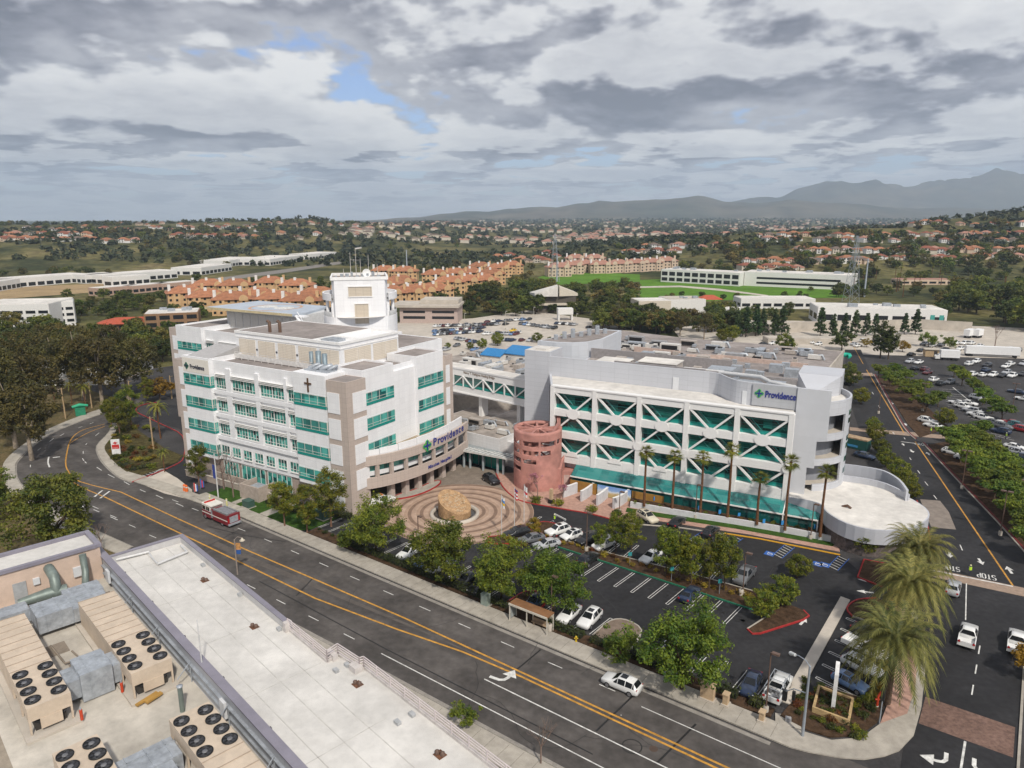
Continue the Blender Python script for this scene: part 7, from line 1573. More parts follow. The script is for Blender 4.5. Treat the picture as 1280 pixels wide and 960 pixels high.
plantpx('pine', 'spreading_pine', 'dense spreading pine standing at the near verge of the curve', 68, 690, 1.5, var=0)
plantpx('pine', 'spreading_pine', 'dark dense pine cut by the frame edge at the curve', -18, 650, 1.1, var=0)
for i, (px, py, s, lb) in enumerate(((40, 575, 1.0, 'pale trunked gum tree nearest the curved road'), (20, 560, 1.05, 'brown crowned gum tree at the frame edge'), (5, 530, 1.15, 'tall gum tree rising behind the frame edge gums'), (48, 525, 1.05, 'gum tree with leaning white trunk beyond the curve'), (105, 500, 1.25, 'tallest dark gum tree in the centre of the western grove'), (128, 505, 1.15, 'broad gum tree right of the tallest one'), (160, 500, 1.0, 'rusty gum tree left of the hospital wing'), (75, 495, 1.1, 'gum tree behind the palms of the curved road'), (180, 488, .95, 'brown gum tree half behind the hospital wing'), (30, 490, 1.1, 'gum tree before the white parking garage'), (62, 470, 1.0, 'gum tree nearest the white parking garage'), (145, 470, 1.0, 'gum tree below the red roofed offices'), (505, 470, .72, 'grey green gum tree beside the hospital tower'))): plantpx('gum', 'gum_tree', lb, px, py, s * 1.12, var=i, group='gum trees of the western grove')
for i, (px, py, s, lb) in enumerate(((150, 545, 1.0, 'bright green tree over the red sign island'), (165, 535, 1.1, 'second bright green tree behind the red sign island'), (200, 500, .9, 'golden tree beside the hospital end column'), (185, 505, .8, 'low green tree beside the golden tree'), (140, 535, .8, 'small green tree at the western tip of the sign island'))): plantpx('upright' if i != 2 else 'yellow', 'verge_tree', lb, px, py, s * (1.0 if i != 2 else 1.6), group=None)
for px, py, h, s, lb in ((280, 612, 8.5, 1, 'bare grey tree before the ground floor windows'), (292, 622, 7.0, 2, 'smaller bare reddish tree beside the tan generator wall'), (676, 955, 5.0, 7, 'bare twiggy sapling on the near pavement'), (128, 690, 5, 9, 'bare shrub beside the near office wall')): X, Y = G(px, py); bare('bare_tree', lb, X, Y, h, bark, s)
X, Y = G(672, 624); bare('blossom_tree', 'young pink blossom tree in front of the pink tower', X, Y, 5.2, bark, 3, LM['pink']); X, Y = G(703, 626); bare('blossom_tree', 'small magenta blossom tree by the first garden wall', X, Y, 3.2, bark, 4, LM['pink'])
plantpx('small', 'small_tree', 'bright green sapling on the near pavement by the railing', 580, 908, .62); X, Y = G(1295, 850)
plant('yellow', 'yellow_tree', 'yellow leaved tree at the frame edge by the side road', X, Y, 0, 1.0, var=0)
LOT = [(1098, 470, .95), (1112, 480, 1.0), (1124, 489, 1.0), (1140, 500, 1.05), (1157, 512, 1.0), (1117, 468, .9), (1130, 476, .9), (1150, 490, .9), (1172, 505, .9),
  (1202, 478, 1.0), (1192, 468, .85), (1216, 490, 1.0), (1228, 502, .95), (1240, 513, .95), (1252, 522, .9),
  (1186, 560, 1.1), (1200, 575, 1.1), (1214, 590, 1.1), (1228, 604, 1.1), (1242, 620, 1.1), (1256, 636, 1.1), (1270, 655, 1.1), (1284, 672, 1.1), (1206, 553, 1.0), (1222, 566, 1.05), (1238, 580, 1.05), (1254, 594, 1.05), (1268, 610, 1.05), (1284, 628, 1.05), (1226, 545, .9), (1296, 700, 1.1), (1296, 650, 1.1)]
for i, (px, py, s) in enumerate(LOT):
 rn = 'upper clump beside the side road' if i < 9 else 'clump inside the east car park' if i < 15 else 'long lower thicket of the east car park'
 plantpx('lot', 'car_park_tree', f'spreading light green tree, {nth(i + 1 if i < 9 else i - 8 if i < 15 else i - 14)} in the {rn}', px, py + 4, s * .82, group='spreading trees of the east car park')
plantpx('ball', 'clipped_tree', 'round clipped tree in the gap between the two thickets', 1180, 532, 1.1)
slab('planting_bed', gp((1096, 470), (1135, 531), (1150, 547), (1186, 535), (1150, 500), (1110, 468)), -.01, .1, soil); slab('planting_bed', gp((1160, 556), (1205, 605), (1300, 712), (1330, 690), (1250, 580), (1215, 548)), -.01, .1, soil)
for i, (kind, px, py, s, lb) in enumerate((('column', 1100, 448, 1.15, 'tall dark twin columned tree by the yellow tree and yard'), ('column', 1110, 449, 1.0, 'dark column tree touching the taller one in the yard'), ('broad', 1052, 438, 1.0, 'rounded olive tree at the end of the service yard wall'), ('ball', 982, 440, 1.7, 'bright green dome shaped tree on the service yard'), ('yellow', 1128, 440, 1.0, 'yellow autumn tree beside the dark column tree'), ('yellow', 1083, 434, .8, 'small orange autumn tree against the yard wall'), ('small', 1160, 434, 1.5, 'thin crowned tree before the pale retaining wall'), ('small', 1186, 436, 1.2, 'reddish thin tree left of the white trailer'), ('olive', 1243, 436, 1.0, 'open grey tree behind the white trailer'),
  ('gum', 880, 424, .8, 'gum tree with pale forked trunk behind the grey block'), ('gum', 850, 420, .75, 'gum tree left of the forked one behind the grey block'), ('broad', 820, 417, 1.2, 'large green tree left of the gum trees'), ('broad', 800, 413, 1.1, 'green tree beside the sloped roof clinic'), ('broad', 905, 424, .9, 'dark bush like tree right of the forked gum'), ('ball', 915, 426, 1.5, 'low green shrub tree right of the gum trees'), ('ball', 902, 427, 1.3, 'second low green shrub tree beside the gum trees'), ('gum', 775, 410, .8, 'brown gum tree behind the curved screen block'), ('yellow', 762, 410, .9, 'yellow bush tree near the packed car park'))):
 if kind == 'olive': X, Y = G(px, py); bare('bare_tree', lb, X, Y, 10, bark, 12); continue
 plantpx(kind, 'yard_tree', lb, px, py, s)
for i, (px, py, s) in enumerate(((921, 420, .95), (932, 421, 1.1), (944, 420, 1.15), (953, 419, 1.0), (968, 420, 1.0), (977, 419, 1.1), (1025, 420, 1.05), (1040, 424, .9), (1055, 420, .85), (1068, 420, .95), (1082, 420, .85), (1093, 419, .8), (1130, 418, .8), (1144, 418, .95))): plantpx('conifer', 'conifer_tree', f'dark conifer, {nth(i + 1)} from the left along the service yard', px, py, s, group='conifers along the service yard')
for i, (px, py, s) in enumerate(((588, 437, .7), (603, 436, 1.0), (622, 432, 1.3), (671, 428, 1.0), (560, 436, .6), (687, 427, .5), (702, 424, .5))): plantpx('ball', 'clipped_tree', f'dark clipped tree, {nth(i + 1)} from the left at the packed car park', px, py, s, group='clipped trees of the north car park')
def hedge(label, path, w, h, seed, lm='hedge', dens=26, group='clipped hedges'):
 rng = random.Random(seed); cs = []; x0, y0 = path[0]
 for a, b in zip(path, path[1:]):
  l = math.dist(a, b); n = max(1, int(l / .8)); dx, dy = (b[0] - a[0]) / l, (b[1] - a[1]) / l
  for i in range(n):
   for k in (-.33, 0, .33): cs.append((Vector((a[0] - x0 + dx * (i + .5) * l / n - dy * k * w + rng.uniform(-.1, .1), a[1] - y0 + dy * (i + .5) * l / n + dx * k * w + rng.uniform(-.1, .1), h * .62)), 1))
 v, f = leafcloud(rng, cs, dens, .62, .22, flat=h * .75); t = thing('hedge', label, 'hedge', (x0, y0, .1), 0, group); part('foliage', MB().add(v, f), LM[lm], t)
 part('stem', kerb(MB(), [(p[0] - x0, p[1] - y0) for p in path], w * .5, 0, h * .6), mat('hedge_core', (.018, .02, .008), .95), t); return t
hedge('long dark clipped hedge beside the pavement under the street trees', up((-88, 71.4), (-75, 71.4), (-60, 71.3), (-53.5, 71.3)), 1.5, 1.1, 1)
hedge('short hedge between the bus shelter bin and the hydrant', up((-46.8, 71.2), (-41.4, 71.2)), 1.4, 1.0, 2); hedge('short hedge at the pavement just past the hydrant', up((-40.2, 71.4), (-38.0, 71.5)), 1.8, 1.0, 3)
hedge('low hedge beneath the large spreading tree', up((-34.5, 71.4), (-27, 71.4)), 1.4, 1.1, 4); hedge('round topped hedge in front of the dark blue sedan', up((-24.6, 71.6), (-21.2, 71.6)), 1.9, 1.2, 5); hedge('hedge clump in front of the utility truck', up((-19.8, 71.5), (-18.2, 71.6)), 1.7, 1.1, 6)
hedge('hedge along the hospital ramp wall above the lawn', up((-113, 74.2), (-101.5, 74.8)), 1.4, .9, 7); hedge('low green border under the red sign bank', [G(150, 580), G(170, 588), G(190, 582)], 2.6, .8, 8)
hedge('low hedge in front of the tan corner column', up((-97.6, 77.6), (-94.5, 79.0)), 2.0, 1.2, 10)
SH = random.Random(9)
def shrub(X, Y, s, lm, label, group, z=.12):
 rng = random.Random(int(X * 31 + Y * 17)); k = shrub.cache.setdefault((lm, rng.randrange(3)), None)
 key = (lm, rng.randrange(3))
 if shrub.cache.get(key) is None:
  rg = random.Random(key[1] + 5); cs = [(Vector((rg.uniform(-.4, .4), rg.uniform(-.4, .4), rg.uniform(.15, .6))), 1) for _ in range(9)]; v, f = leafcloud(rg, cs, 34, .36, .16, .8); c = MB().add(v, f).mesh('foliage', LM[lm]); b = MB()
  for i in range(5): b.tube([(0, 0, -.1), (rg.uniform(-.35, .35), rg.uniform(-.35, .35), .5)], [.03, .015], 4, cap=False)
  shrub.cache[key] = (c, b.mesh('stem', bark))
 c, b = shrub.cache[key]; t = thing('shrub', label, 'shrub', (X, Y, z), rng.uniform(0, 6), group); t.scale = (s, s, s * .9); link('foliage', c, t); link('stem', b, t)
shrub.cache = {}
n_ = 0
for k in range(26):
 u = -58 + k * 1.28; v = 92.6 + SH.uniform(-.7, 1.0) + (u + 60) * .025; n_ += 1; shrub(*W(u, v), SH.uniform(.7, 1.15), 'gold' if SH.random() < .7 else 'rust', f'low tuft on the car park island, {nth(n_)} counted from its west end', 'tufts on the car park island')
for i in range(22): u, v = SH.uniform(-68, -61.5), SH.uniform(88, 97.5); shrub(*W(u, v), SH.uniform(.8, 1.3), 'gold', 'yellow green shrub massed in the red kerbed flag bed', 'shrubs of the flag bed')
for i in range(46): u, v = SH.uniform(-15.8, -8.2), SH.uniform(72.5, 79.4); shrub(*W(u, v), SH.uniform(.6, 1.1), SH.choice(('hedge', 'rust', 'hedge', 'round')), 'low dark shrub massed round the sign pylon', 'shrubs round the sign pylon')
for i in range(26): v = 80 + i * .95; shrub(*W(-8.9 + SH.uniform(-.3, .4) - max(0, v - 98) * .3, v), SH.uniform(.8, 1.3), SH.choice(('gold', 'hedge', 'round')), 'leafy shrub in the strip under the date palms', 'shrubs under the date palms')
for i in range(40):
 px, py = SH.uniform(138, 192), SH.uniform(535, 588)
 if py > 520 + (px - 138) * .15: shrub(*G(px, py), SH.uniform(1.0, 1.7), SH.choice(('rust', 'round', 'hedge', 'gold')), 'mixed low shrub on the bank behind the red sign', 'shrubs behind the red sign')
for i in range(34): u = -95 + i * 1.9; shrub(*W(u, 72.0 + SH.uniform(-.1, .3)), SH.uniform(.5, .9), 'hedge', 'low shrub filling the strip behind the long hedge', 'shrubs behind the long hedge')
for i in range(18): q = i / 17; shrub(*G(795 + q * 245, 629 + q * 38, .9), SH.uniform(.6, 1.0), SH.choice(('hedge', 'rust', 'round')), 'small plant in the planter under the fan palms', 'planter plants under the fan palms', .9)
for i, (px, py, lb) in enumerate(((670, 628, 'round grass clump under the blossom tree'), (698, 632, 'grass clump beside the small obelisk'), (740, 640, 'grass clump at the red kerb by the garden walls'), (772, 646, 'grass clump at the end of the garden walls'))): shrub(*G(px, py), 1.9, 'round', lb, None, .05)
poleb = mat('pole_brown', (.14, .09, .07), .5, .1); poleg = mat('pole_grey', (.36, .40, .45), .45, .1, metal=.3); poles = mat('pole_tan', (.42, .30, .17), .8, .2, 3)
def lamp(label, px, py, h, two=False, m=poleb, group='car park lamps'):
 X, Y = G(px, py); t = thing('lamp_post', label, 'lamp', (X, Y, 0), ANG, group); q = MB(); q.lathe([(.3, 0), (.3, .75), (0, .76)], 12); part('base', q, conc, t); q = MB(); q.tube([(0, 0, .7), (0, 0, h)], [.09, .07], 8); part('pole', q, m, t)
 for s in ((1, -1) if two else (1,)): q = MB(); q.box(s * .1 if s > 0 else s * .9, s * .9 if s > 0 else s * .1, -.22, .22, h - .1, h + .1); part('lamp_head', q, m, t)
lamp('brown lamp post beside the bus shelter', 689, 775, 6.6); lamp('brown lamp post on the island beside the black SUV', 733, 689, 6.8); lamp('brown lamp post in the hedge left of the traffic signal', 957, 890, 7.4); lamp('brown lamp post by the litter bin on the island', 928, 745, 6.8)
lamp('brown lamp post before the date palms', 1013, 674, 6.4); lamp('short lamp post on the turning circle edge', 523, 672, 4.0); lamp('slim lamp post near the garden walls', 774, 641, 4.2); lamp('brown lamp post in the palm planter centre', 869, 648, 6.5)
for i, (px, py) in enumerate(((1098, 503), (1153, 500), (1202, 597), (1250, 655), (1265, 500), (1276, 640))): lamp(f'twin headed lamp post, {nth(i + 1)} from the left by the side road', px, py + 14, 8.0, True)
for i, (px, py) in enumerate(((632, 406), (667, 400), (581, 409), (590, 425), (720, 410))): lamp(f'pale lamp post, {nth(i + 1)} in the packed car park', px, py + 6, 9, False, mat('pole_pale', (.6, .57, .5), .6))
for i, (px, py, h) in enumerate(((82, 523, 8.5), (115, 510, 7.5), (192, 562, 8.0), (215, 498, 7.0), (164, 505, 7.0))):
 X, Y = G(px, py); t = thing('utility_pole', f'tan timber pole, {nth(i + 1)} along the curved road verge', 'pole', (X, Y, 0)); q = MB(); q.tube([(0, 0, 0), (0, 0, h)], [.2, .15], 8); part('pole', q, poles, t); q = MB(); q.tube([(0, 0, h - .4), (.9, 0, h - .1)], .05, 5); part('arm', q, poles, t)
X, Y = G(297, 718); t = thing('street_lamp', 'old style street lamp with bell shade and banner before the office roof', 'street lamp', (X, Y, 0), ANG + .6); q = MB(); q.tube([(0, 0, 0), (0, 0, 5.8)], [.12, .08], 8); q.tube([(0, 0, 5.7), (.5, 0, 6.2), (1.2, 0, 6.1)], .05, 6); part('pole', q, mat('pole_taupe', (.3, .25, .22), .5), t); q = MB(); q.lathe([(.08, 6.1), (.15, 5.9), (.42, 5.65), (.4, 5.6)], 14, (1.2, 0)); part('lamp_shade', q, mat('shade_cream', (.62, .56, .45), .5), t); q = MB(); q.box(.15, .85, -.02, .02, 3.4, 5.2); b_ = part('banner', q, mat('banner_orange', (.55, .28, .10), .8, .3, 3), t); q = MB(); q.box(.15, .85, -.03, .03, 3.4, 4.1); part('banner_foot', q, mat('banner_blue', (.03, .10, .32), .8), b_)
for i, (px, py, lb, c) in enumerate(((273, 622, 'white pole with deep blue banner before the hospital front', (.03, .06, .30)),)):
 X, Y = G(px, py); t = thing('banner_pole', lb, 'banner', (X, Y, 0), ANG); q = MB(); q.tube([(0, 0, 0), (0, 0, 9.0)], [.14, .09], 8); part('pole', q, mat('mast_white', (.6, .6, .6)), t); q = MB(); q.box(-1.1, -.12, -.02, .02, 3.8, 6.6); part('banner', q, mat('banner_deep', c, .8, .2, 2), t)
X, Y = G(1003, 921); t = thing('traffic_signal', 'tall grey pole with curved street light arm and signal heads at the corner', 'traffic signal', (X, Y, 0), ANG + math.pi); q = MB(); q.tube([(0, 0, 0), (0, 0, 8.4)], [.16, .11], 10); part('pole', q, poleg, t)
q = MB(); q.tube([(0, 0, 8.3), (.5, -.4, 8.6), (1.4, -1.0, 8.5), (1.9, -1.4, 8.2)], [.06, .05, .05, .04], 6); part('lamp_arm', q, poleg, t); q = MB(); q.tube([(1.8, -1.3, 8.25), (2.4, -1.8, 7.95)], [.16, .22], 8); part('lamp_head', q, mat('lamp_pale', (.6, .62, .62), .4), t)
q = MB(); q.tube([(0, 0, 5.2), (1.4, -.4, 4.9), (2.3, -.7, 4.0)], [.07, .06, .05], 6); part('signal_arm', q, poleg, t); q = MB(); q.box(2.1, 2.55, -1.0, -.6, 2.9, 4.1); h_ = part('signal_head', q, mat('signal_black', (.015, .016, .018), .5), t); q = MB(); q.box(1.2, 1.5, -.55, -.25, 3.6, 4.6); part('signal_head', q, MATS['signal_black'], t)
X, Y = G(1099, 905); t = thing('pedestrian_signal', 'short post with black signal head beside the nearest date palm', 'traffic signal', (X, Y, 0), ANG); q = MB(); q.tube([(0, 0, 0), (0, 0, 3.0)], .06, 8); part('post', q, poleg, t); q = MB(); q.box(-.2, .2, -.25, .2, 3.0, 4.3); part('signal_head', q, MATS['signal_black'], t)
X, Y = G(1008, 915); t = thing('signal_cabinet', 'low grey utility slab beside the corner signal pole', 'cabinet', (*G(985, 902), 0), ANG + .3); q = MB(); q.box(-1.3, 1.3, -.9, .9, 0, .12); part('slab', q, conc, t); q = MB(); q.box(-.3, .3, -.25, .25, .12, .5); part('box', q, uG, t)
X, Y = G(1041, 884); t = thing('sign_pylon', 'slim sign pylon with white slanted frame and maroon face in a stone planter', 'sign', (X, Y, 0), ANG + 1.75 + math.pi)
q = MB(); q.box(-.75, .75, -.14, .14, .4, 4.6); part('sign_panel', q, mat('sign_maroon', (.16, .018, .02), .5), t); q = MB(); q.box(.8, 1.15, -.2, .2, .4, 4.7); q.bar((.97, 0, 4.6), (-.3, 0, 5.5), .4, .35); part('sign_frame', q, mat('sign_white', (.72, .72, .72), .5), t); text('sign_lettering', 'EMERGENCY', .34, mat('sign_red', (.5, .03, .03), .5), t, (-.12, -.16, 1.2), (math.pi / 2, -math.pi / 2, 0), .01)
q = MB(); P_ = [(-2.2, -1.6), (2.0, -1.9), (2.6, 1.6), (-1.5, 1.9)]; kerb(q, P_, .35, 0, .8, closed=True); part('planter', q, mat('planter_stone', (.48, .34, .17), .85, .25, 2), t); q = MB(); q.prism([(x * .93, y * .93) for x, y in P_], 0, .6); part('planter_soil', q, soil, t); v, f = leafcloud(random.Random(4), [(Vector((random.Random(i).uniform(-1.6, 1.9), random.Random(i + 50).uniform(-1.3, 1.4), .75)), 1) for i in range(26)], 40, .34, .16, .7); part('foliage', MB().add(v, f), LM['hedge'], t)
X, Y = G(146, 568); t = thing('roadside_sign', 'white roadside sign with red symbol on the west island', 'sign', (X, Y, 0), .25); q = MB(); q.box(-.9, .9, -.15, .15, 0, 3.6); part('sign_panel', q, mat('sign_white', (.72, .72, .72)), t); q = MB(); q.box(-.75, .75, -.18, -.15, 1.4, 2.4); part('sign_face', q, mat('sign_red', (.5, .03, .03)), t); text('sign_lettering', 'EMERGENCY', .26, whitep, t, (-.7, -.19, 1.55), (math.pi / 2, 0, 0), .005, .0, sx=.8); q = MB(); q.box(-.15, .15, -.2, -.16, 2.5, 3.1); q.box(-.45, .45, -.19, -.16, 2.68, 2.92); part('sign_symbol', q, MATS['sign_red'], t)
bx, by = W(-46.6, 71.0); t = thing('bus_shelter', 'bus shelter with rusty tan roof and white posts beside the pavement', 'bus shelter', (*G(662, 784), .12), ANG)
q = MB(); q.box(-3.1, 3.1, -.5, 1.2, 2.45, 2.6); part('roof', q, mat('shelter_roof', (.24, .115, .05), .8, .2, 1), t); wq = mat('shelter_post', (.62, .58, .50), .5)
for x in (-3.0, -.2, 3.0):
 for y in (-.4, 1.1): q = MB(); q.box(x - .06, x + .06, y - .06, y + .06, 0, 2.45); part('post', q, wq, t)
q = MB(); q.box(-3.1, 3.1, -.55, -.45, 2.35, 2.62); part('fascia', q, wq, t); q = MB(); q.box(-.1, 2.6, .5, .9, .42, .5); q.box(-.1, 2.6, .92, 1.0, .5, .95)
for x in (.2, 2.3): q.box(x, x + .08, .55, .85, 0, .42)
part('bench', q, mat('bench_tan', (.36, .26, .17), .7), t); q = MB(); q.box(-3.0, -2.95, -.3, 1.0, .3, 2.1); part('side_panel', q, mat('panel_grey_glass', (.35, .38, .38), .2), t)
for px, py, lb in ((687, 789, 'round concrete litter bin at the end of the bus shelter'), (926, 745, 'round concrete litter bin on the car park island')): t = thing('litter_bin', lb, 'bin', (*G(px, py), .1)); q = MB(); q.lathe([(.3, 0), (.34, .9), (.22, 1.0), (0, .95)], 14); part('bin', q, concl, t); q = MB(); q.lathe([(.2, .98), (.0, 1.0)], 12); part('opening', q, unitd, t)
t = thing('fire_hydrant', 'yellow fire hydrant at the hedge by the pavement', 'hydrant', (*G(720, 803), .1)); q = MB(); q.lathe([(.16, 0), (.13, .1), (.13, .6), (.16, .62), (.12, .78), (0, .84)], 12); part('barrel', q, mat('hydrant_yellow', (.62, .42, .02), .5), t); q = MB(); q.tube([(-.25, 0, .48), (.25, 0, .48)], .07, 8); part('outlet', q, MATS['hydrant_yellow'], t)
def cabinet(label, px, py, w, d, h, m, rz=ANG):
 t = thing('utility_cabinet', label, 'cabinet', (*G(px, py), .1), rz); q = MB(); q.box(-w / 2, w / 2, -d / 2, d / 2, .1, h); part('casing', q, m, t); q = MB(); q.box(-w / 2 - .2, w / 2 + .2, -d / 2 - .2, d / 2 + .2, -.1, .1); part('plinth', q, conc, t); q = MB(); q.box(-w / 2 + .1, -.02, -d / 2 - .03, -d / 2, .2, h - .1); q.box(.02, w / 2 - .1, -d / 2 - .03, -d / 2, .2, h - .1); part('door', q, m, t); q = MB(); q.box(-w / 2 - .04, w / 2 + .04, -d / 2 - .04, d / 2 + .04, h, h + .06); part('lid', q, m, t)
gcab = mat('cabinet_green', (.05, .10, .08), .6, .1); cabinet('pale green utility cabinet behind the pavement by the hedge end', 607, 757, 1.1, .8, 1.7, mat('cabinet_pale', (.30, .36, .32), .6, .1)); cabinet('dark green transformer box on the hospital lawn', 404, 648, 2.4, 1.7, 1.7, gcab); cabinet('dark green transformer box by the fire engine', 311, 634, 1.9, 1.4, 1.3, gcab); cabinet('grey green cabinet under the largest tree', 838, 852, 1.4, .9, 1.5, mat('cabinet_pale', (.30, .36, .32)))
mon = mat('monument_tan', (.52, .38, .24), .85, .15, 2)
for px, py, w, h, lb in ((884, 875, 1.5, 1.9, 'broad tan stone monument at the pavement hedge'), (907, 882, .55, 1.35, 'slim tan stone pillar right of the broad monument'), (952, 902, .5, 1.1, 'slim tan stone pillar nearest the corner')): t = thing('stone_pillar', lb, 'pillar', (*G(px, py), .1), ANG); q = MB(); q.box(-w / 2, w / 2, -.35, .35, .0, h); part('shaft', q, mon, t); q = MB(); q.box(-w / 2 - .08, w / 2 + .08, -.43, .43, h, h + .14); part('cap', q, mon, t); q = MB(); q.box(-w / 2 - .15, w / 2 + .15, -.5, .5, -.1, .25); part('base', q, concl, t)
for i, (px, py) in enumerate(((263, 629), (284, 634))): t = thing('bollard', f'pale yellow bollard, {("left", "right")[i]} one of the pair on the hospital verge', 'bollard', (*G(px, py + 1), .1)); q = MB(); q.lathe([(.16, 0), (.16, 1.7), (.1, 1.8), (0, 1.82)], 10); part('post', q, mat('bollard_yellow', (.60, .56, .26), .6), t); q = MB(); q.lathe([(.165, 1.4), (.165, 1.6)], 10); part('band', q, whitep, t)
t = thing('obelisk', 'small tan obelisk on a black plinth before the pink tower', 'obelisk', (*G(689, 629), 0), ANG); q = MB(); q.box(-.45, .45, -.45, .45, 0, .8); part('plinth', q, MATS['signal_black'], t); q = MB(); q.prism([(-.28, -.28), (.28, -.28), (.28, .28), (-.28, .28)], .8, 2.9); part('shaft', q, mon, t)
def flag(label, px, py, h, bands, drop=1.0):
 X, Y = G(px, py); t = thing('flag_pole', label, 'flag', (X, Y, 0), ANG, 'flags at the turning circle'); q = MB(); q.tube([(0, 0, 0), (0, 0, h)], [.07, .045], 8); part('pole', q, mat('mast_white', (.6, .6, .6)), t); q = MB(); q.lathe([(0, h + .12), (.08, h + .05), (0, h)], 8); part('finial', q, galv, t)
 fl_ = None; n = len(bands)
 for i, (c, m) in enumerate(bands):
  q = MB(); z1 = h - .2 - i * 1.9 / n; z0 = z1 - 1.9 / n; v = []
  for k in range(5): a = k * .16; v += [(.05 + a * .9, .1 * math.sin(k * 1.9), z0 - a * .5), (.05 + a * .9, .1 * math.sin(k * 1.9 + .3), z1 - a * .5)]
  q.add(v, [(2 * k, 2 * k + 2, 2 * k + 3, 2 * k + 1) for k in range(4)]); o = part('flag_cloth' if fl_ is None else 'flag_stripe', q, mat('flag_' + c, m, .8), t if fl_ is None else fl_); fl_ = fl_ or o
flag('flag pole with drooping blue and yellow flag, left of three', 627, 668, 7.2, (('white', (.7, .7, .7)), ('blue', (.10, .25, .55)), ('gold', (.65, .40, .03)), ('white', (.7, .7, .7)))); st5 = (('navy', (.03, .04, .2)), ('red', (.5, .03, .04)), ('white', (.7, .7, .7)), ('red', (.5, .03, .04)), ('white', (.7, .7, .7)), ('red', (.5, .03, .04)))
flag('flag pole with drooping red striped flag, middle of three', 643, 660, 7.6, st5); flag('flag pole with white and red flag, right of three', 655, 653, 7.2, (('white', (.7, .7, .7)), ('white', (.7, .7, .7)), ('red', (.5, .03, .04)), ('white', (.7, .7, .7))))
for i, (px, py) in enumerate(((818, 633), (873, 645), (899, 650), (923, 654), (954, 662), (977, 664), (1018, 669), (1045, 675))): t = thing('bay_sign', f'small blue accessible bay sign, {nth(i + 1)} from the left along the planter', 'sign', (*G(px, py), 0), .2, 'blue bay signs'); q = MB(); q.tube([(0, 0, 0), (0, 0, 1.5)], .03, 6); part('post', q, poleg, t); q = MB(); q.box(-.24, .24, -.03, .0, 1.2, 2.0); part('sign_plate', q, mat('sign_sky', (.04, .26, .62), .5), t)
for i, (px, py) in enumerate(((787, 708), (839, 727), (899, 743))): t = thing('bay_sign', f'teal parking sign, {nth(i + 1)} along the island', 'sign', (*G(px, py), .1), .2, 'teal island signs'); q = MB(); q.tube([(0, 0, 0), (0, 0, 2.0)], .04, 6); part('post', q, poleg, t); q = MB(); q.box(-.3, .3, -.03, .0, 1.7, 2.3); part('sign_plate', q, mat('sign_teal', (.03, .28, .30), .5), t)
t = thing('standpipe', 'bright red standpipe among the shrubs near the date palm', 'standpipe', (*G(1096, 884), .1)); q = MB(); q.tube([(0, 0, 0), (0, 0, 1.3), (.3, 0, 1.9)], .13, 8); q.tube([(-.3, 0, .9), (.3, 0, .9)], .1, 8); part('pipe', q, mat('signal_red', (.55, .06, .02)), t); q = MB(); q.lathe([(.2, .0), (.2, .12), (0, .13)], 8); part('base', q, concl, t)
t = thing('ticket_kiosk', 'green kiosk with curved canopy beyond the curved road', 'kiosk', (*G(101, 519), 0), .6); q = MB(); q.box(-1.2, 1.2, -.8, .8, 0, 2.2); part('wall', q, mat('kiosk_green', (.02, .22, .12), .6), t); q = MB(); q.tube([(-1.8, 0, 2.5), (0, 0, 2.9), (2.0, 0, 2.5)], [.4, .5, .3], 8); part('canopy', q, mat('kiosk_canopy', (.03, .36, .20), .6), t)
t = thing('waste_container', 'dark green waste container behind the stair drum', 'container', (*G(1070, 560), 0), ANG - .2); q = MB(); q.box(-2.8, 2.8, -1.2, 1.2, .1, 2.4); part('body', q, mat('container_green', (.01, .07, .06), .6, .15), t); q = MB(); q.box(-2.6, .8, -1.24, -1.2, .5, 1.0); part('stripe', q, mat('container_blue', (.05, .25, .5), .5), t); q = MB(); q.box(-2.8, 2.8, -1.2, 1.2, 2.4, 2.7); part('load', q, mat('load_tan', (.45, .32, .2), .9, .4, 2), t)
for i, (px, py, c) in enumerate(((231, 614, 'orange'), (233.5, 615, 'orange'))): t = thing('traffic_drum', f'orange traffic drum, {("left", "right")[i]} of a pair at the hospital drive', 'traffic drum', (*G(px, py), .1)); q = MB(); q.lathe([(.3, 0), (.24, 1.3), (.1, 1.4), (0, 1.4)], 12); part('drum', q, mat('drum_orange', (.70, .14, .02), .5), t); q = MB(); q.lathe([(.285, .8), (.27, 1.0)], 12); part('band', q, whitep, t)
for i, (px, py, lb, cs) in enumerate(((243, 617, 'red white and blue feather banner on the hospital verge', ((.55, .04, .03), (.65, .65, .65), (.04, .10, .4))), (251, 612, 'second feather banner lying blue and red by the shrubs', ((.04, .12, .4), (.5, .04, .04), (.04, .12, .4))))):
 t = thing('feather_banner', lb, 'banner', (*G(px, py), .1), .4)
 q = MB(); q.tube([(0, 0, 0), (0, 0, 2.2)], .03, 6); part('pole', q, poleg, t)
 for k, c in enumerate(cs): q = MB(); q.box(.03 + k * .22, .25 + k * .22, -.02, .02, .3, 2.1 - .25 * k); part('cloth', q, mat(f'cloth_{i}{k}', c, .8), t)
t = thing('generator_enclosure', 'tan walled plant enclosure in front of the hospital ground floor', 'enclosure', (*FA.o, 0), FA.a); tw_ = mat('enclosure_tan', (.42, .35, .30), .8, .15)
q = MB(); q.box(-24.0, -18.6, -5.2, -4.9, 0, 3.0); q.box(-18.9, -18.6, -4.9, -1.2, 0, 3.0); q.box(-24.0, -23.7, -4.9, -1.2, 0, 3.0); part('wall', q, tw_, t); q = MB(); q.box(-23.0, -19.6, -4.4, -1.6, 0, 2.2); part('generator', q, galv, t)
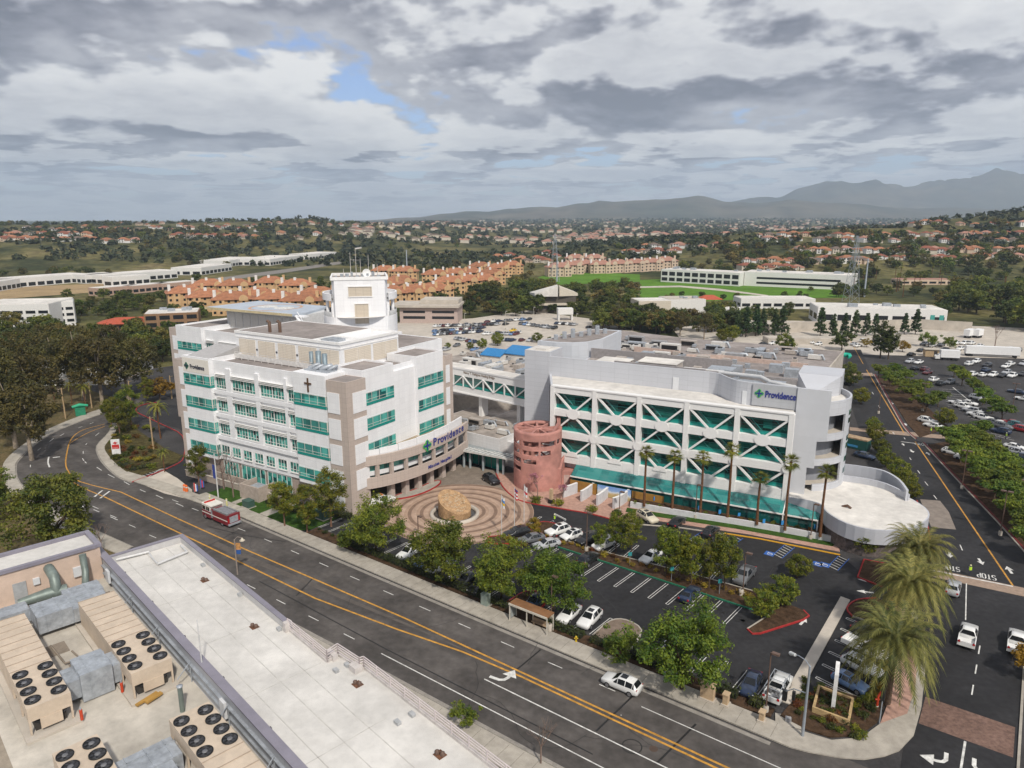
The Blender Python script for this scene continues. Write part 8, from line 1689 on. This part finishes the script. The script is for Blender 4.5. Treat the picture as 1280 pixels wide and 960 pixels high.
t = thing('ramp_wall', 'long low tan wall edging the ramp before the hospital', 'wall', (*FA.o, 0), FA.a); q = MB(); q.box(-44, -14, -3.0, -2.7, 0, 1.3); q.box(-44, -24.2, -1.6, -1.3, 0, 2.0); part('wall', q, tw_, t); q = MB(); q.box(-44.1, -13.9, -3.06, -2.64, 1.3, 1.4); part('coping', q, concl, t)
def person(label, px, py, vest, legs=(.03, .04, .07), rz=0.0):
 X, Y = G(px, py); t = thing('person', label, 'person', (X, Y, 0), rz); me = bpy.data.meshes.new('body')
 V = [(0, 0, .95), (0, 0, 1.2), (0, 0, 1.42), (0, 0, 1.53), (0, 0, 1.62), (0, 0, 1.75), (-.2, 0, 1.42), (-.28, .03, 1.15), (-.26, -.12, .92), (.2, 0, 1.42), (.28, .03, 1.15), (.26, -.12, .92), (-.1, 0, .9), (-.12, -.04, .5), (-.12, .02, .08), (-.12, -.16, .04), (.1, 0, .9), (.12, .06, .5), (.12, .1, .08), (.12, -.08, .04)]
 E_ = [(0, 1), (1, 2), (2, 3), (3, 4), (4, 5), (2, 6), (6, 7), (7, 8), (2, 9), (9, 10), (10, 11), (0, 12), (12, 13), (13, 14), (14, 15), (0, 16), (16, 17), (17, 18), (18, 19)]
 rad = [.15, .15, .13, .06, .095, .07, .075, .05, .035, .075, .05, .035, .10, .07, .05, .04, .10, .07, .05, .04]
 me.from_pydata(V, E_, []); o = link('body', me, t); o.modifiers.new('skin', 'SKIN')
 for i, r in enumerate(rad): me.skin_vertices[0].data[i].radius = (r, r * (.75 if i < 3 else 1))
 me.skin_vertices[0].data[0].use_root = True; o.modifiers.new('sub', 'SUBSURF').levels = 1; o.modifiers['sub'].render_levels = 1; me.materials.append(mat('work_clothes', (.05, .055, .08), .8, .2, 3))
 q = MB(); q.prism([(.24 * math.cos(a), .16 * math.sin(a)) for a in [i * math.pi / 6 for i in range(12)]], .95, 1.46); part('vest', q, vest, t); q = MB(); q.lathe([(.13, 1.66), (.12, 1.75), (.07, 1.82), (0, 1.84)], 12); part('hat', q, mat('hat_white', (.7, .68, .4), .5), t)
hv = mat('vest_lime', (.45, .70, .03), .7, .05)
for px, py, lb, rz in ((1211.5, 718, 'person in lime vest standing at the stop line of the side road', 0), (693, 653, 'person in lime vest beside a white board on the dark drive', 1.0), (1163, 541, 'person in lime vest left of two at the upper crossing', .5), (1175, 541, 'person in lime vest right of two at the upper crossing', 2), (1257, 548, 'person in lime vest by the lot thicket crossing', 1), (1052, 570, 'person in lime vest behind the stair drum', 0)): person(lb, px, py + 1.5, hv, rz=rz)
t = thing('barrier_board', 'white barrier board lying across the dark drive', 'barrier', (*G(700, 650), 0), ANG - .3); q = MB(); q.box(-1.6, 1.6, -.06, .06, .5, .75); part('board', q, whitep, t)
for x in (-1.3, 1.3): q = MB(); q.bar((x, -.3, 0), (x, 0, .7), .06); q.bar((x, .3, 0), (x, 0, .7), .06); part('leg', q, poleg, t)
crm = mat('wall_cream', (.58, .52, .43), .8, .1); wht = mat('wall_white', (.70, .69, .67), .7, .08); peach = mat('wall_peach', (.58, .38, .20), .8, .12, .2); pinkw = mat('wall_pinkish', (.58, .45, .34), .8, .1)
terra = mat('roof_terracotta', (.36, .155, .08), .85, .25, .5, rnd=.15); terrp = mat('roof_dusty_pink', (.37, .19, .14), .85, .2, .5); brick = mat('roof_red', (.25, .085, .05), .85, .2, .5); brn = mat('roof_brown', (.17, .125, .10), .85, .2, .5)
dkw = mat('window_dark', (.02, .022, .026), .2, .2)
def hip(w, d, z0, z1, ov=.5, mb=None):
 mb = mb or MB(); w, d = w / 2 + ov, d / 2 + ov; r = max(.1, w - d)
 return mb.add([(-w, -d, z0), (w, -d, z0), (w, d, z0), (-w, d, z0), (-r, 0, z1), (r, 0, z1)], [(0, 1, 5, 4), (1, 2, 5), (2, 3, 4, 5), (3, 0, 4), (3, 2, 1, 0)])
def block(name, label, cat, px, py, w, d, h, rz, wm_, rm, rows=(), group=None, ncol=8, roofbits=0, z=None):
 X, Y, Z = hit(px, py); t = thing(name, label, cat, (X, Y, Z if z is None else z), rz, group)
 part('wall', MB().box(-w / 2, w / 2, 0, d, -1, h), wm_, t); part('roof', MB().box(-w / 2 + .4, w / 2 - .4, .4, d - .4, h, h + .15), rm, t)
 for z0, z1 in rows:
  for i in range(ncol): a = -w / 2 + w * (i + .12) / ncol; part('window', MB().box(a, a + w / ncol * .76, -.08, 0, z0, z1), dkw, t)
  n = max(1, ncol * int(d) // max(1, int(w)))
  for i in range(n): a = d * (i + .15) / n; part('window', MB().box(-w / 2 - .08, -w / 2, a, a + d / n * .7, z0, z1), dkw, t)
 rq = random.Random(int(px))
 for i in range(roofbits): x, y, s = rq.uniform(-w * .4, w * .4), rq.uniform(d * .2, d * .8), rq.uniform(.6, 1.6); part('roof_unit', MB().box(x - s * 1.4, x + s * 1.4, y - s, y + s, h + .15, h + .3 + s), galv, t)
 return t
def slope(p, q): a, b = hit(*p), hit(*q); return math.atan2(b[1] - a[1], b[0] - a[0])
flat('park_lawn', gp((800, 350), (870, 347), (935, 352), (1045, 362), (1060, 372), (930, 374), (860, 378), (800, 374)), .02, parkl); flat('park_lawn', gp((672, 347), (700, 338), (800, 343), (800, 352), (700, 356)), .02, parkl)
flat('dry_field', gp((-60, 360), (60, 357), (160, 353), (182, 356), (110, 366), (0, 374), (-60, 376)), .02, tanf)
flat('valley_road', gp((268, 348), (360, 336), (430, 326), (470, 319), (473, 321), (432, 329), (362, 340), (272, 352)), .03, mat('far_road', (.22, .20, .18), .9)); flat('park_path', gp((800, 358), (850, 357), (900, 361), (960, 369), (960, 370.5), (895, 363), (850, 359), (800, 360)), .06, concl)
a1 = slope((0, 412), (55, 411)); t = block('parking_garage', 'white parking garage with dark banded openings at the western frame edge', 'garage', 18, 413, 34, 26, 12.5, a1, wht, roofw, ((2, 3.4), (5, 6.4), (8, 9.4)), ncol=6); t = block('parking_garage', 'white garage wing angled away behind the gum trees', 'garage', 72, 408, 16, 22, 12, a1 + .42, wht, roofw, ((2, 3.4), (5, 6.4), (8, 9.4)), ncol=4)
for i, (px, py, w, d, lb) in enumerate(((52, 357, 78, 22, 'long white warehouse left of the dry field row'), (128, 353, 28, 18, 'short white warehouse in the middle of the valley row'), (178, 351, 70, 24, 'long white warehouse right of the valley row'), (165, 356, 32, 12, 'low white warehouse in front of the valley row'), (272, 341, 62, 30, 'white warehouse nearest the valley road bend'), (305, 331, 74, 34, 'broad white warehouse under the wooded slope'), (358, 329, 86, 40, 'large white warehouse beyond the valley road'), (405, 323, 70, 30, 'far white warehouse with dark loading bay'), (12, 362, 30, 14, 'white shed at the left end of the dry field'))): block('warehouse', lb, 'warehouse', px, py, w, d, 7, slope((px, py), (px + 12, py - (1 if i < 4 else 2))), wht, roofw, ((.6, 3.4),), 'white warehouses in the valley', max(5, w // 7), 0)
for i, (px, py) in enumerate(((150, 368), (190, 365), (226, 362))): block('row_office', f'pinkish low office row, {nth(i + 1)} from left below the dry field', 'office', px, py, 30, 12, 5.5, slope((px, py), (px + 20, py - 2)), mat('wall_rose', (.48, .33, .26), .8), roofw, ((1, 3),), 'pinkish office row', 6)
block('office_block', 'brown and teal glass office beside the hospital wing', 'office', 216, 412, 24, 18, 8, .35, mat('office_brown', (.27, .16, .09), .8), roofw, ((1.5, 3.6), (5, 7)), None, 4, 4)
t = block('red_roof_office', 'low office with broad red roof skirt in the western trees', 'office', 160, 413, 26, 14, 3.4, .22, mat('office_tan', (.36, .22, .14), .8), roofw, ((.8, 2.4),), None, 6); part('roof_skirt', hip(27, 14, 3.3, 5.6, 1.6, None), mat('roof_signal_red', (.44, .09, .045), .8, .2), t, (0, 7, 0))
block('white_hall', 'white walled store glimpsed through the western gum trees', 'store', 82, 482, 30, 16, 6, .1, wht, concl, (), None, 5); block('white_hall', 'small white store right of the western gum trees', 'store', 148, 470, 14, 12, 5.5, .1, wht, concl, (), None, 5)
t = block('garage_block', 'beige two tier parking garage right of the hospital tower', 'garage', 536, 404, 30, 20, 7.8, -.06, mat('garage_rose', (.46, .36, .32), .8, .12), concl, ((2.2, 3.6), (5.2, 6.4)), None, 2); part('canopy', MB().box(-19, 16, -2, 19, 8.2, 9.4), concl, t); part('canopy', MB().box(-5, 15, 4, 20, 9.45, 11.5), concl, t)
t = block('white_office', 'white two storey office with dark window grid on the lawn', 'office', 873, 355, 68, 22, 10.5, slope((824, 351), (925, 357)), wht, roofw, ((1.2, 4), (5.6, 8.8)), None, 10, 6); t = block('banded_office', 'pale banded office with two dark window strips on the lawn', 'office', 996, 360, 80, 26, 11, slope((940, 356), (1055, 361)), wht, roofw, ((2, 3.6), (5.8, 7.4)), None, 1, 9)
t = block('sloped_roof_clinic', 'dark clinic with steep white sloping roofs among trees', 'clinic', 696, 391, 22, 16, 10, .1, mat('clinic_dark', (.10, .085, .07), .8), concl, ((2.4, 4),), None, 3); part('sloped_roof', MB().prism([(-13, -2), (0, -3), (2, 12), (-14, 14)], 9.6, [11.5, 15.5, 15, 10.5]), roofw, t); part('sloped_roof', MB().prism([(1, -2), (12, 0), (12, 13), (3, 13)], 9.6, [15, 11, 11, 14.5]), crm, t); part('balcony', MB().box(-11.4, 11.4, -1.4, 0, 4.4, 5.6), crm, t)
t = thing('gate_pavilion', 'small white portal pavilion at the packed car park', 'pavilion', (*G(706, 400), 0), .1); part('roof', MB().box(-4, 4, -2.5, 2.5, 3.2, 6.4), wht, t)
for x in (-3.5, 3.5): part('pillar', MB().box(x - .4, x + .4, -2.2, 2.2, 0, 3.2), wht, t)
block('beige_hall', 'beige blank walled hall left of the red roof patch', 'hall', 818, 397, 18, 16, 9, .12, crm, roofw, (), None, 4); t = block('beige_hall', 'grey roofed hall with sloping wall right of the beige one', 'hall', 858, 392, 22, 18, 8, .1, wht, concl, (), None, 4, 3); part('red_roof', hip(13, 8, 7.5, 9.8), mat('roof_signal_red', (.44, .09, .045)), t, (15, 6, 0)); block('low_office', 'white low office behind the first conifers', 'office', 905, 400, 16, 14, 5.5, -.3, wht, roofw, (), None, 3); block('low_office', 'long white low office behind the conifer row', 'office', 972, 386, 44, 16, 6, -.02, wht, roofw, ((1.4, 3.2),), None, 7)
t = block('windowed_office', 'white office with two teal windows at its end, behind conifers', 'office', 1100, 407, 60, 22, 8.5, slope((1030, 405), (1170, 409)), wht, roofw, ((2, 5),), None, 7, 6)
for x in (22.5, 26.6): part('window', MB().box(x, x + 2, -.1, 0, 3.5, 6), teal, t)
wall_thing('retaining_wall', 'long pale retaining wall along the far side of the service yard', 'wall', gp((928, 420), (1000, 414), (1060, 413), (1150, 411), (1214, 415)), 4.6, .8, concl, None, concl); t = block('yard_ramp', 'pale concrete loading ramp in the service yard', 'ramp', 1010, 430, 34, 8, 2.2, -.05, concl, concl, (), None, 3)
t = block('plaza_store', 'salmon roofed shop strip beyond the car parks', 'store', 1160, 356, 44, 16, 4, .0, pinkw, terrp, ((1, 2.6),), None, 6)
def flats(wm_, rm):
 t = bpy.data.objects.new('apartment_block', None); COL.objects.link(t); part('wall', MB().box(-11, 11, 0, 14, -1, 9).box(-8, -4, -1.5, 0, -1, 8.4).box(4, 8, -1.5, 0, -1, 8.4), wm_, t); r = hip(22, 14, 8.6, 12.8, 1.0); r.v = [(x, y + 7, z) for x, y, z in r.v]; part('roof', r, rm, t)
 for x in ((-6, 6) if wm_ is pinkw else (6,)): part('gable', MB().prism([(-2.4, 0), (2.4, 0), (2.4, 1.6), (1.4, 2.9), (0, 3.4), (-1.4, 2.9), (-2.4, 1.6)], 0, .4), wm_, t, (x, -1.5, 8)).rotation_euler = (math.pi / 2, 0, 0)
 for x in (-9.5, -1, 9): part('chimney', MB().box(x - .8, x + .8, 5, 6.6, 9, 13.6), wht if x < 0 else wm_, t)
 for z in (1, 4, 7):
  for x in (-10, -6.6, -2.4, 1.2, 5.4, 9): m = MB(); y = -1.58 if abs(abs(x + .4) - 6) < 2 else -.08; m.box(x - .1, x + 1.2, y, y + .08, z, z + 1.4); part('window', m, dkw, t)
 return t
FL = [('orange', peach, terra, ((236, 384, .5), (262, 390, .45), (292, 394, .3), (320, 388, .1), (345, 393, .2), (375, 396, .1), (395, 386, 0), (295, 373, .3), (338, 369, .2), (370, 373, .1), (262, 373, .4))), ('orange', peach, terra, ((478, 371, -.2), (500, 367, .1), (486, 384, 0), (512, 383, .1), (528, 381, .15), (505, 352, 0), (480, 351, 0))), ('orange', peach, terra, ((548, 379, .5), (562, 368, .1), (583, 366, .1), (604, 365, 0), (545, 357, .1), (568, 355, 0), (590, 354, .2), (615, 356, .1), (625, 347, .2), (600, 345, 0), (640, 343, .1))), ('pinkish', pinkw, terrp, ((700, 346, .2), (716, 343, .1), (732, 341, .3), (752, 342, .1), (775, 341, .2), (795, 340, 0), (815, 339, .1), (745, 333, .2), (720, 333, 0), (834, 337, .1)))]
for (c, wm_, rm, spots), wh in zip(FL, ('hillfoot left of the tower', 'ground right of the tower', 'slope above the packed car park', 'rise behind the long lawn')):
 base = flats(wm_, rm)
 for i, (px, py, a) in enumerate(sorted(spots)):
  o = base if i == 0 else copy_tree(base); X, Y, Z = hit(px, py); o.location = (X, Y, Z); o.rotation_euler.z = a; tag(o, f'{c} tiled apartment block, {nth(i + 1)} from left on the {wh}', 'apartments', f'{c} tiled apartment blocks')
HW = MB().box(-6.5, 6.5, -4.5, 4.5, -2, 4.8).box(2, 8, -7, -4.5, -2, 3.0).mesh('wall', wht); HR = hip(13, 9, 4.8, 7.2); HR.add([(1.5, -7.6, 3.0), (8.5, -7.6, 3.0), (8.5, -4.4, 4.6), (1.5, -4.4, 4.6)], [(0, 1, 2, 3)]); HR = HR.mesh('roof', terra); HD = MB()
for x, z in ((-5, .6), (-2, .6), (-5, 3), (-2, 3), (1, 3), (4, 3.2)): HD.box(x, x + 1.5, -4.6, -4.5, z, z + 1.3)
HD = HD.mesh('window', dkw); RH = random.Random(17)
def house(px, py, rn, s=1.0):
 X, Y, Z = hit(px, py); n, rm = RH.choice((('terracotta', terra), ('terracotta', terra), ('red', brick), ('dusty pink', terrp), ('brown', brn))); wn, wm_ = RH.choice((('white', wht), ('cream', crm), ('white', wht), ('peach', pinkw)))
 t = thing('hillside_house', '', 'house', (X, Y, Z), RH.uniform(-.5, .5), 'houses on the hillsides'); t.scale = (s, s, s); o = link('wall', HW, t); recolour(o, wm_); o = link('roof', HR, t); recolour(o, rm); link('window', HD, t); return (rn, px, t, f'{n} roofed {wn} house')
HS = []
for y0, x0, x1, n, dy, rn in ((339, 925, 1000, 6, 1, 'lowest row above the lawn offices'), (330, 930, 1085, 14, -1, 'second row of the eastern hill'), (326, 1095, 1280, 12, 2, 'row over the salmon shop strip'), (317, 985, 1280, 22, 1, 'middle row of the eastern hill'), (304, 950, 1275, 16, 2, 'upper row of the eastern hill'), (297, 940, 1280, 24, 2, 'ridge row of the eastern hill'), (284, 1130, 1285, 8, 2, 'topmost row of the eastern hill'), (318, 780, 850, 8, 1, 'row on the knoll behind the pinkish blocks'), (311, 800, 930, 9, 1, 'row above that knoll'), (330, 640, 690, 6, 2, 'row left of the lattice mast')):
 for i in range(n): HS.append(house(x0 + (x1 - x0) * (i + RH.uniform(.1, .9)) / n, y0 + RH.uniform(-dy, dy) - 1.5, rn, RH.uniform(.65, 1.05)))
for y0, x0, x1, n, dy, rn in ((301, 0, 120, 12, 1, 'front row of the western hill'), (304, 125, 175, 4, 1, 'low row of the western hill'), (295, 0, 110, 12, 2, 'second row of the western hill'), (288, 30, 330, 22, 3, 'middle row of the western hill'), (297, 210, 330, 14, 2, 'long row of the western hill'), (282, 150, 470, 20, 2, 'ridge row of the western hill'), (296, 340, 500, 10, 4, 'sparse row beyond the warehouses'), (322, 620, 700, 6, 4, 'scattered row beyond the orange flats')):
 for i in range(n): HS.append(house(x0 + (x1 - x0) * (i + RH.uniform(.1, .9)) / n, y0 + RH.uniform(-dy, dy), rn, RH.uniform(.75, 1.1)))
HS.sort(key=lambda q: (q[0], q[1])); k = {}
for rn, px, t, d in HS: k[rn] = k.get(rn, 0) + 1; t['label'] = f'{d}, {nth(k[rn])} from left, {rn}'
TS_ = []
def stand(name, where, kind, x0, x1, y0, y1, n, s0, s1, f=None):
 rg = random.Random(n * 7 + x0); l = []
 for _ in range(n * 6):
  if len(l) >= n: break
  px, py = rg.uniform(x0, x1), rg.uniform(y0, y1)
  if f and not f(px, py): continue
  l.append((px, py))
 for i, (px, py) in enumerate(sorted(l)): X, Y, Z = hit(px, py); v = rg.randrange(5); plant(kind, name, f'{("dark", "green", "olive", "dark", "brownish")[v if kind == "far" else v % 3]} tree, {nth(i + 1)} from left {where}', X, Y, Z - .2, rg.uniform(s0, s1), var=v, group='trees ' + where)
stand('valley_tree', 'round the sloped roof clinic', 'broad', 640, 800, 362, 398, 38, .9, 1.5, lambda x, y: y < 352 + (x - 590) * .35 + 22 and not (680 < x < 715 and y > 386)); stand('valley_tree', 'between orange flats and car park', 'broad', 588, 690, 366, 388, 34, .9, 1.5); stand('valley_tree', 'at the foot of the orange flats', 'broad', 235, 480, 392, 400, 14, .7, 1.0); stand('valley_tree', 'between the orange flats rows', 'broad', 230, 660, 352, 384, 66, .65, 1.1)
stand('thicket_tree', 'of the dark eastern thicket', 'broad', 1180, 1300, 368, 420, 34, 1.2, 2.0, lambda x, y: y < 372 + (x - 1180) * .42 or y < 392); stand('thicket_tree', 'between the office and salmon strip', 'broad', 1040, 1180, 362, 398, 26, .7, 1.1, lambda x, y: y < 372 or x > 1172); stand('band_tree', 'along the lawn office backs', 'broad', 830, 1290, 338, 350, 46, .8, 1.2); stand('hillside_tree', 'on the eastern hill', 'far', 900, 1290, 272, 336, 180, .8, 1.5, lambda x, y: y > 305 - (x - 900) * .075); stand('hillside_tree', 'on the western hill', 'far', -5, 480, 276, 302, 105, .8, 1.5); stand('slope_tree', 'of the dark western slope wood', 'far', 170, 285, 300, 338, 60, .7, 1.1, lambda x, y: 296 + (x - 170) * .1 < y < 318 + (x - 170) * .25); stand('slope_tree', 'at the warehouse backs', 'far', 0, 170, 338, 346, 18, .6, .9); stand('slope_tree', 'in the middle distance', 'far', 480, 900, 300, 345, 85, .7, 1.2, lambda x, y: not (690 < x < 850 and y > 330)); stand('valley_tree', 'around the red roofed office', 'broad', 70, 240, 372, 396, 34, .6, 1.0); stand('valley_tree', 'beyond the western grove', 'broad', -5, 215, 405, 470, 40, .9, 1.5, lambda x, y: y > 415 or x > 95); stand('yard_edge_tree', 'behind the grey block and car park', 'broad', 742, 925, 396, 417, 44, .8, 1.35, lambda x, y: y < 404 + (x - 742) * .09 + 7 and not (800 < x < 880 and y < 402)); stand('yard_edge_tree', 'along the white offices', 'broad', 880, 1180, 388, 402, 26, .5, .8); stand('yard_edge_tree', 'between the car park and orange flats', 'broad', 560, 740, 388, 395, 18, .7, 1.0); stand('park_tree', 'on the park lawn', 'broad', 830, 1050, 358, 382, 13, .35, .55)
for i in range(20): X, Y, Z = hit(1062 + RH.uniform(0, 210), RH.uniform(345, 372)); plant('fan', 'far_palm', f'distant fan palm standing beyond the eastern car parks', X, Y, Z, 1.1, cat='palm', group='distant fan palms')
def mass():
 rg = random.Random(8); cs = []; tw_ = MB(); n = 0
 while n < 6500:
  q = rg.random(); px = rg.uniform(-30, 1310); d = 800 * (9 ** q); X = (px - 640) / 905 * d; Z = terr(X, d)
  if mnoise.noise(Vector((X / 260, d / 260, 0))) < -.18 and d < 2600: continue
  s = min(3.4, 1 + d / 2500); cs.append((Vector((X, d, Z + 2.2 * s)), s)); n += 1
 v = []; f = []
 for c, s in cs:
  a, b = leafcloud(rg, [(c, 1)], 11, 3.6 * s, 3.6 * s, .7); k = len(v); v += a; f += [tuple(i + k for i in t) for t in b]
 struct('distant_woods', MB().add(v, f), leaf_mat('leaf_distant', (.012, .022, .010), (.060, .070, .026), .15, .0, .004), 'stuff')
 for _ in range(900):
  px = rg.uniform(440, 1250); d = 1300 * (5 ** rg.random()); X = (px - 640) / 905 * d; Z = terr(X, d)
  if mnoise.noise(Vector((X / 420, d / 420, 5))) < -.05: continue
  w, l = rg.uniform(6, 12), rg.uniform(5, 9); tw_.box(X - w, X + w, d - l, d + l, Z - 3, Z + 6, 0); h = hip(w * 2, l * 2, 6, 9); tw_.add([(X + x, d + y, Z + z) for x, y, z in h.v], h.f, rg.choice((1, 1, 2)))
 o = part('distant_town', tw_, [crm, terrp, brn]); o['kind'] = 'stuff'
mass()
def pylon(label, px, py, h, w):
 X, Y, Z = hit(px, py); t = thing('lattice_pylon', label, 'pylon', (X, Y, Z), .2); q = MB(); L_ = [(-1, -1), (1, -1), (1, 1), (-1, 1)]
 for x, y in L_: q.bar((x * w, y * w, 0), (x * .5, y * .5, h), .17)
 part('leg_frame', q, poleg, t); q = MB(); n = 9
 for i in range(n):
  for k in range(4): a, b = L_[k], L_[(k + 1) % 4]; z0, z1 = h * i / n, h * (i + 1) / n; w0, w1 = w + (.5 - w) * i / n, w + (.5 - w) * (i + 1) / n; q.bar((a[0] * w0, a[1] * w0, z0), (b[0] * w1, b[1] * w1, z1), .08); q.bar((b[0] * w0, b[1] * w0, z0), (a[0] * w1, a[1] * w1, z1), .08)
 part('lattice', q, poleg, t); q = MB()
 for z in (h * .68, h * .82, h * .95): q.bar((-w * 1.5, 0, z), (w * 1.5, 0, z + .3), .2)
 part('crossarm', q, poleg, t)
pylon('tall lattice pylon right of the banded office', 1063, 378, 42, 3.6); pylon('faint lattice mast above the sloped roof clinic', 693, 352, 40, 3.6)
for px, py, h, lb in ((1080, 371, 26, 'smooth grey steel pole beside the lattice pylon'), (696, 352, 22, 'smooth grey pole before the pinkish flats'), (509, 345, 24, 'slim grey pole above the orange flats')): X, Y, Z = hit(px, py); t = thing('steel_pole', lb, 'pole', (X, Y, Z)); part('shaft', MB().tube([(0, 0, 0), (0, 0, h)], [.7, .4], 8), mat('pole_blue_grey', (.40, .44, .50), .5), t); part('arm', MB().bar((-1.6, 0, h - 1), (1.6, 0, h - 1), .2), poleg, t)
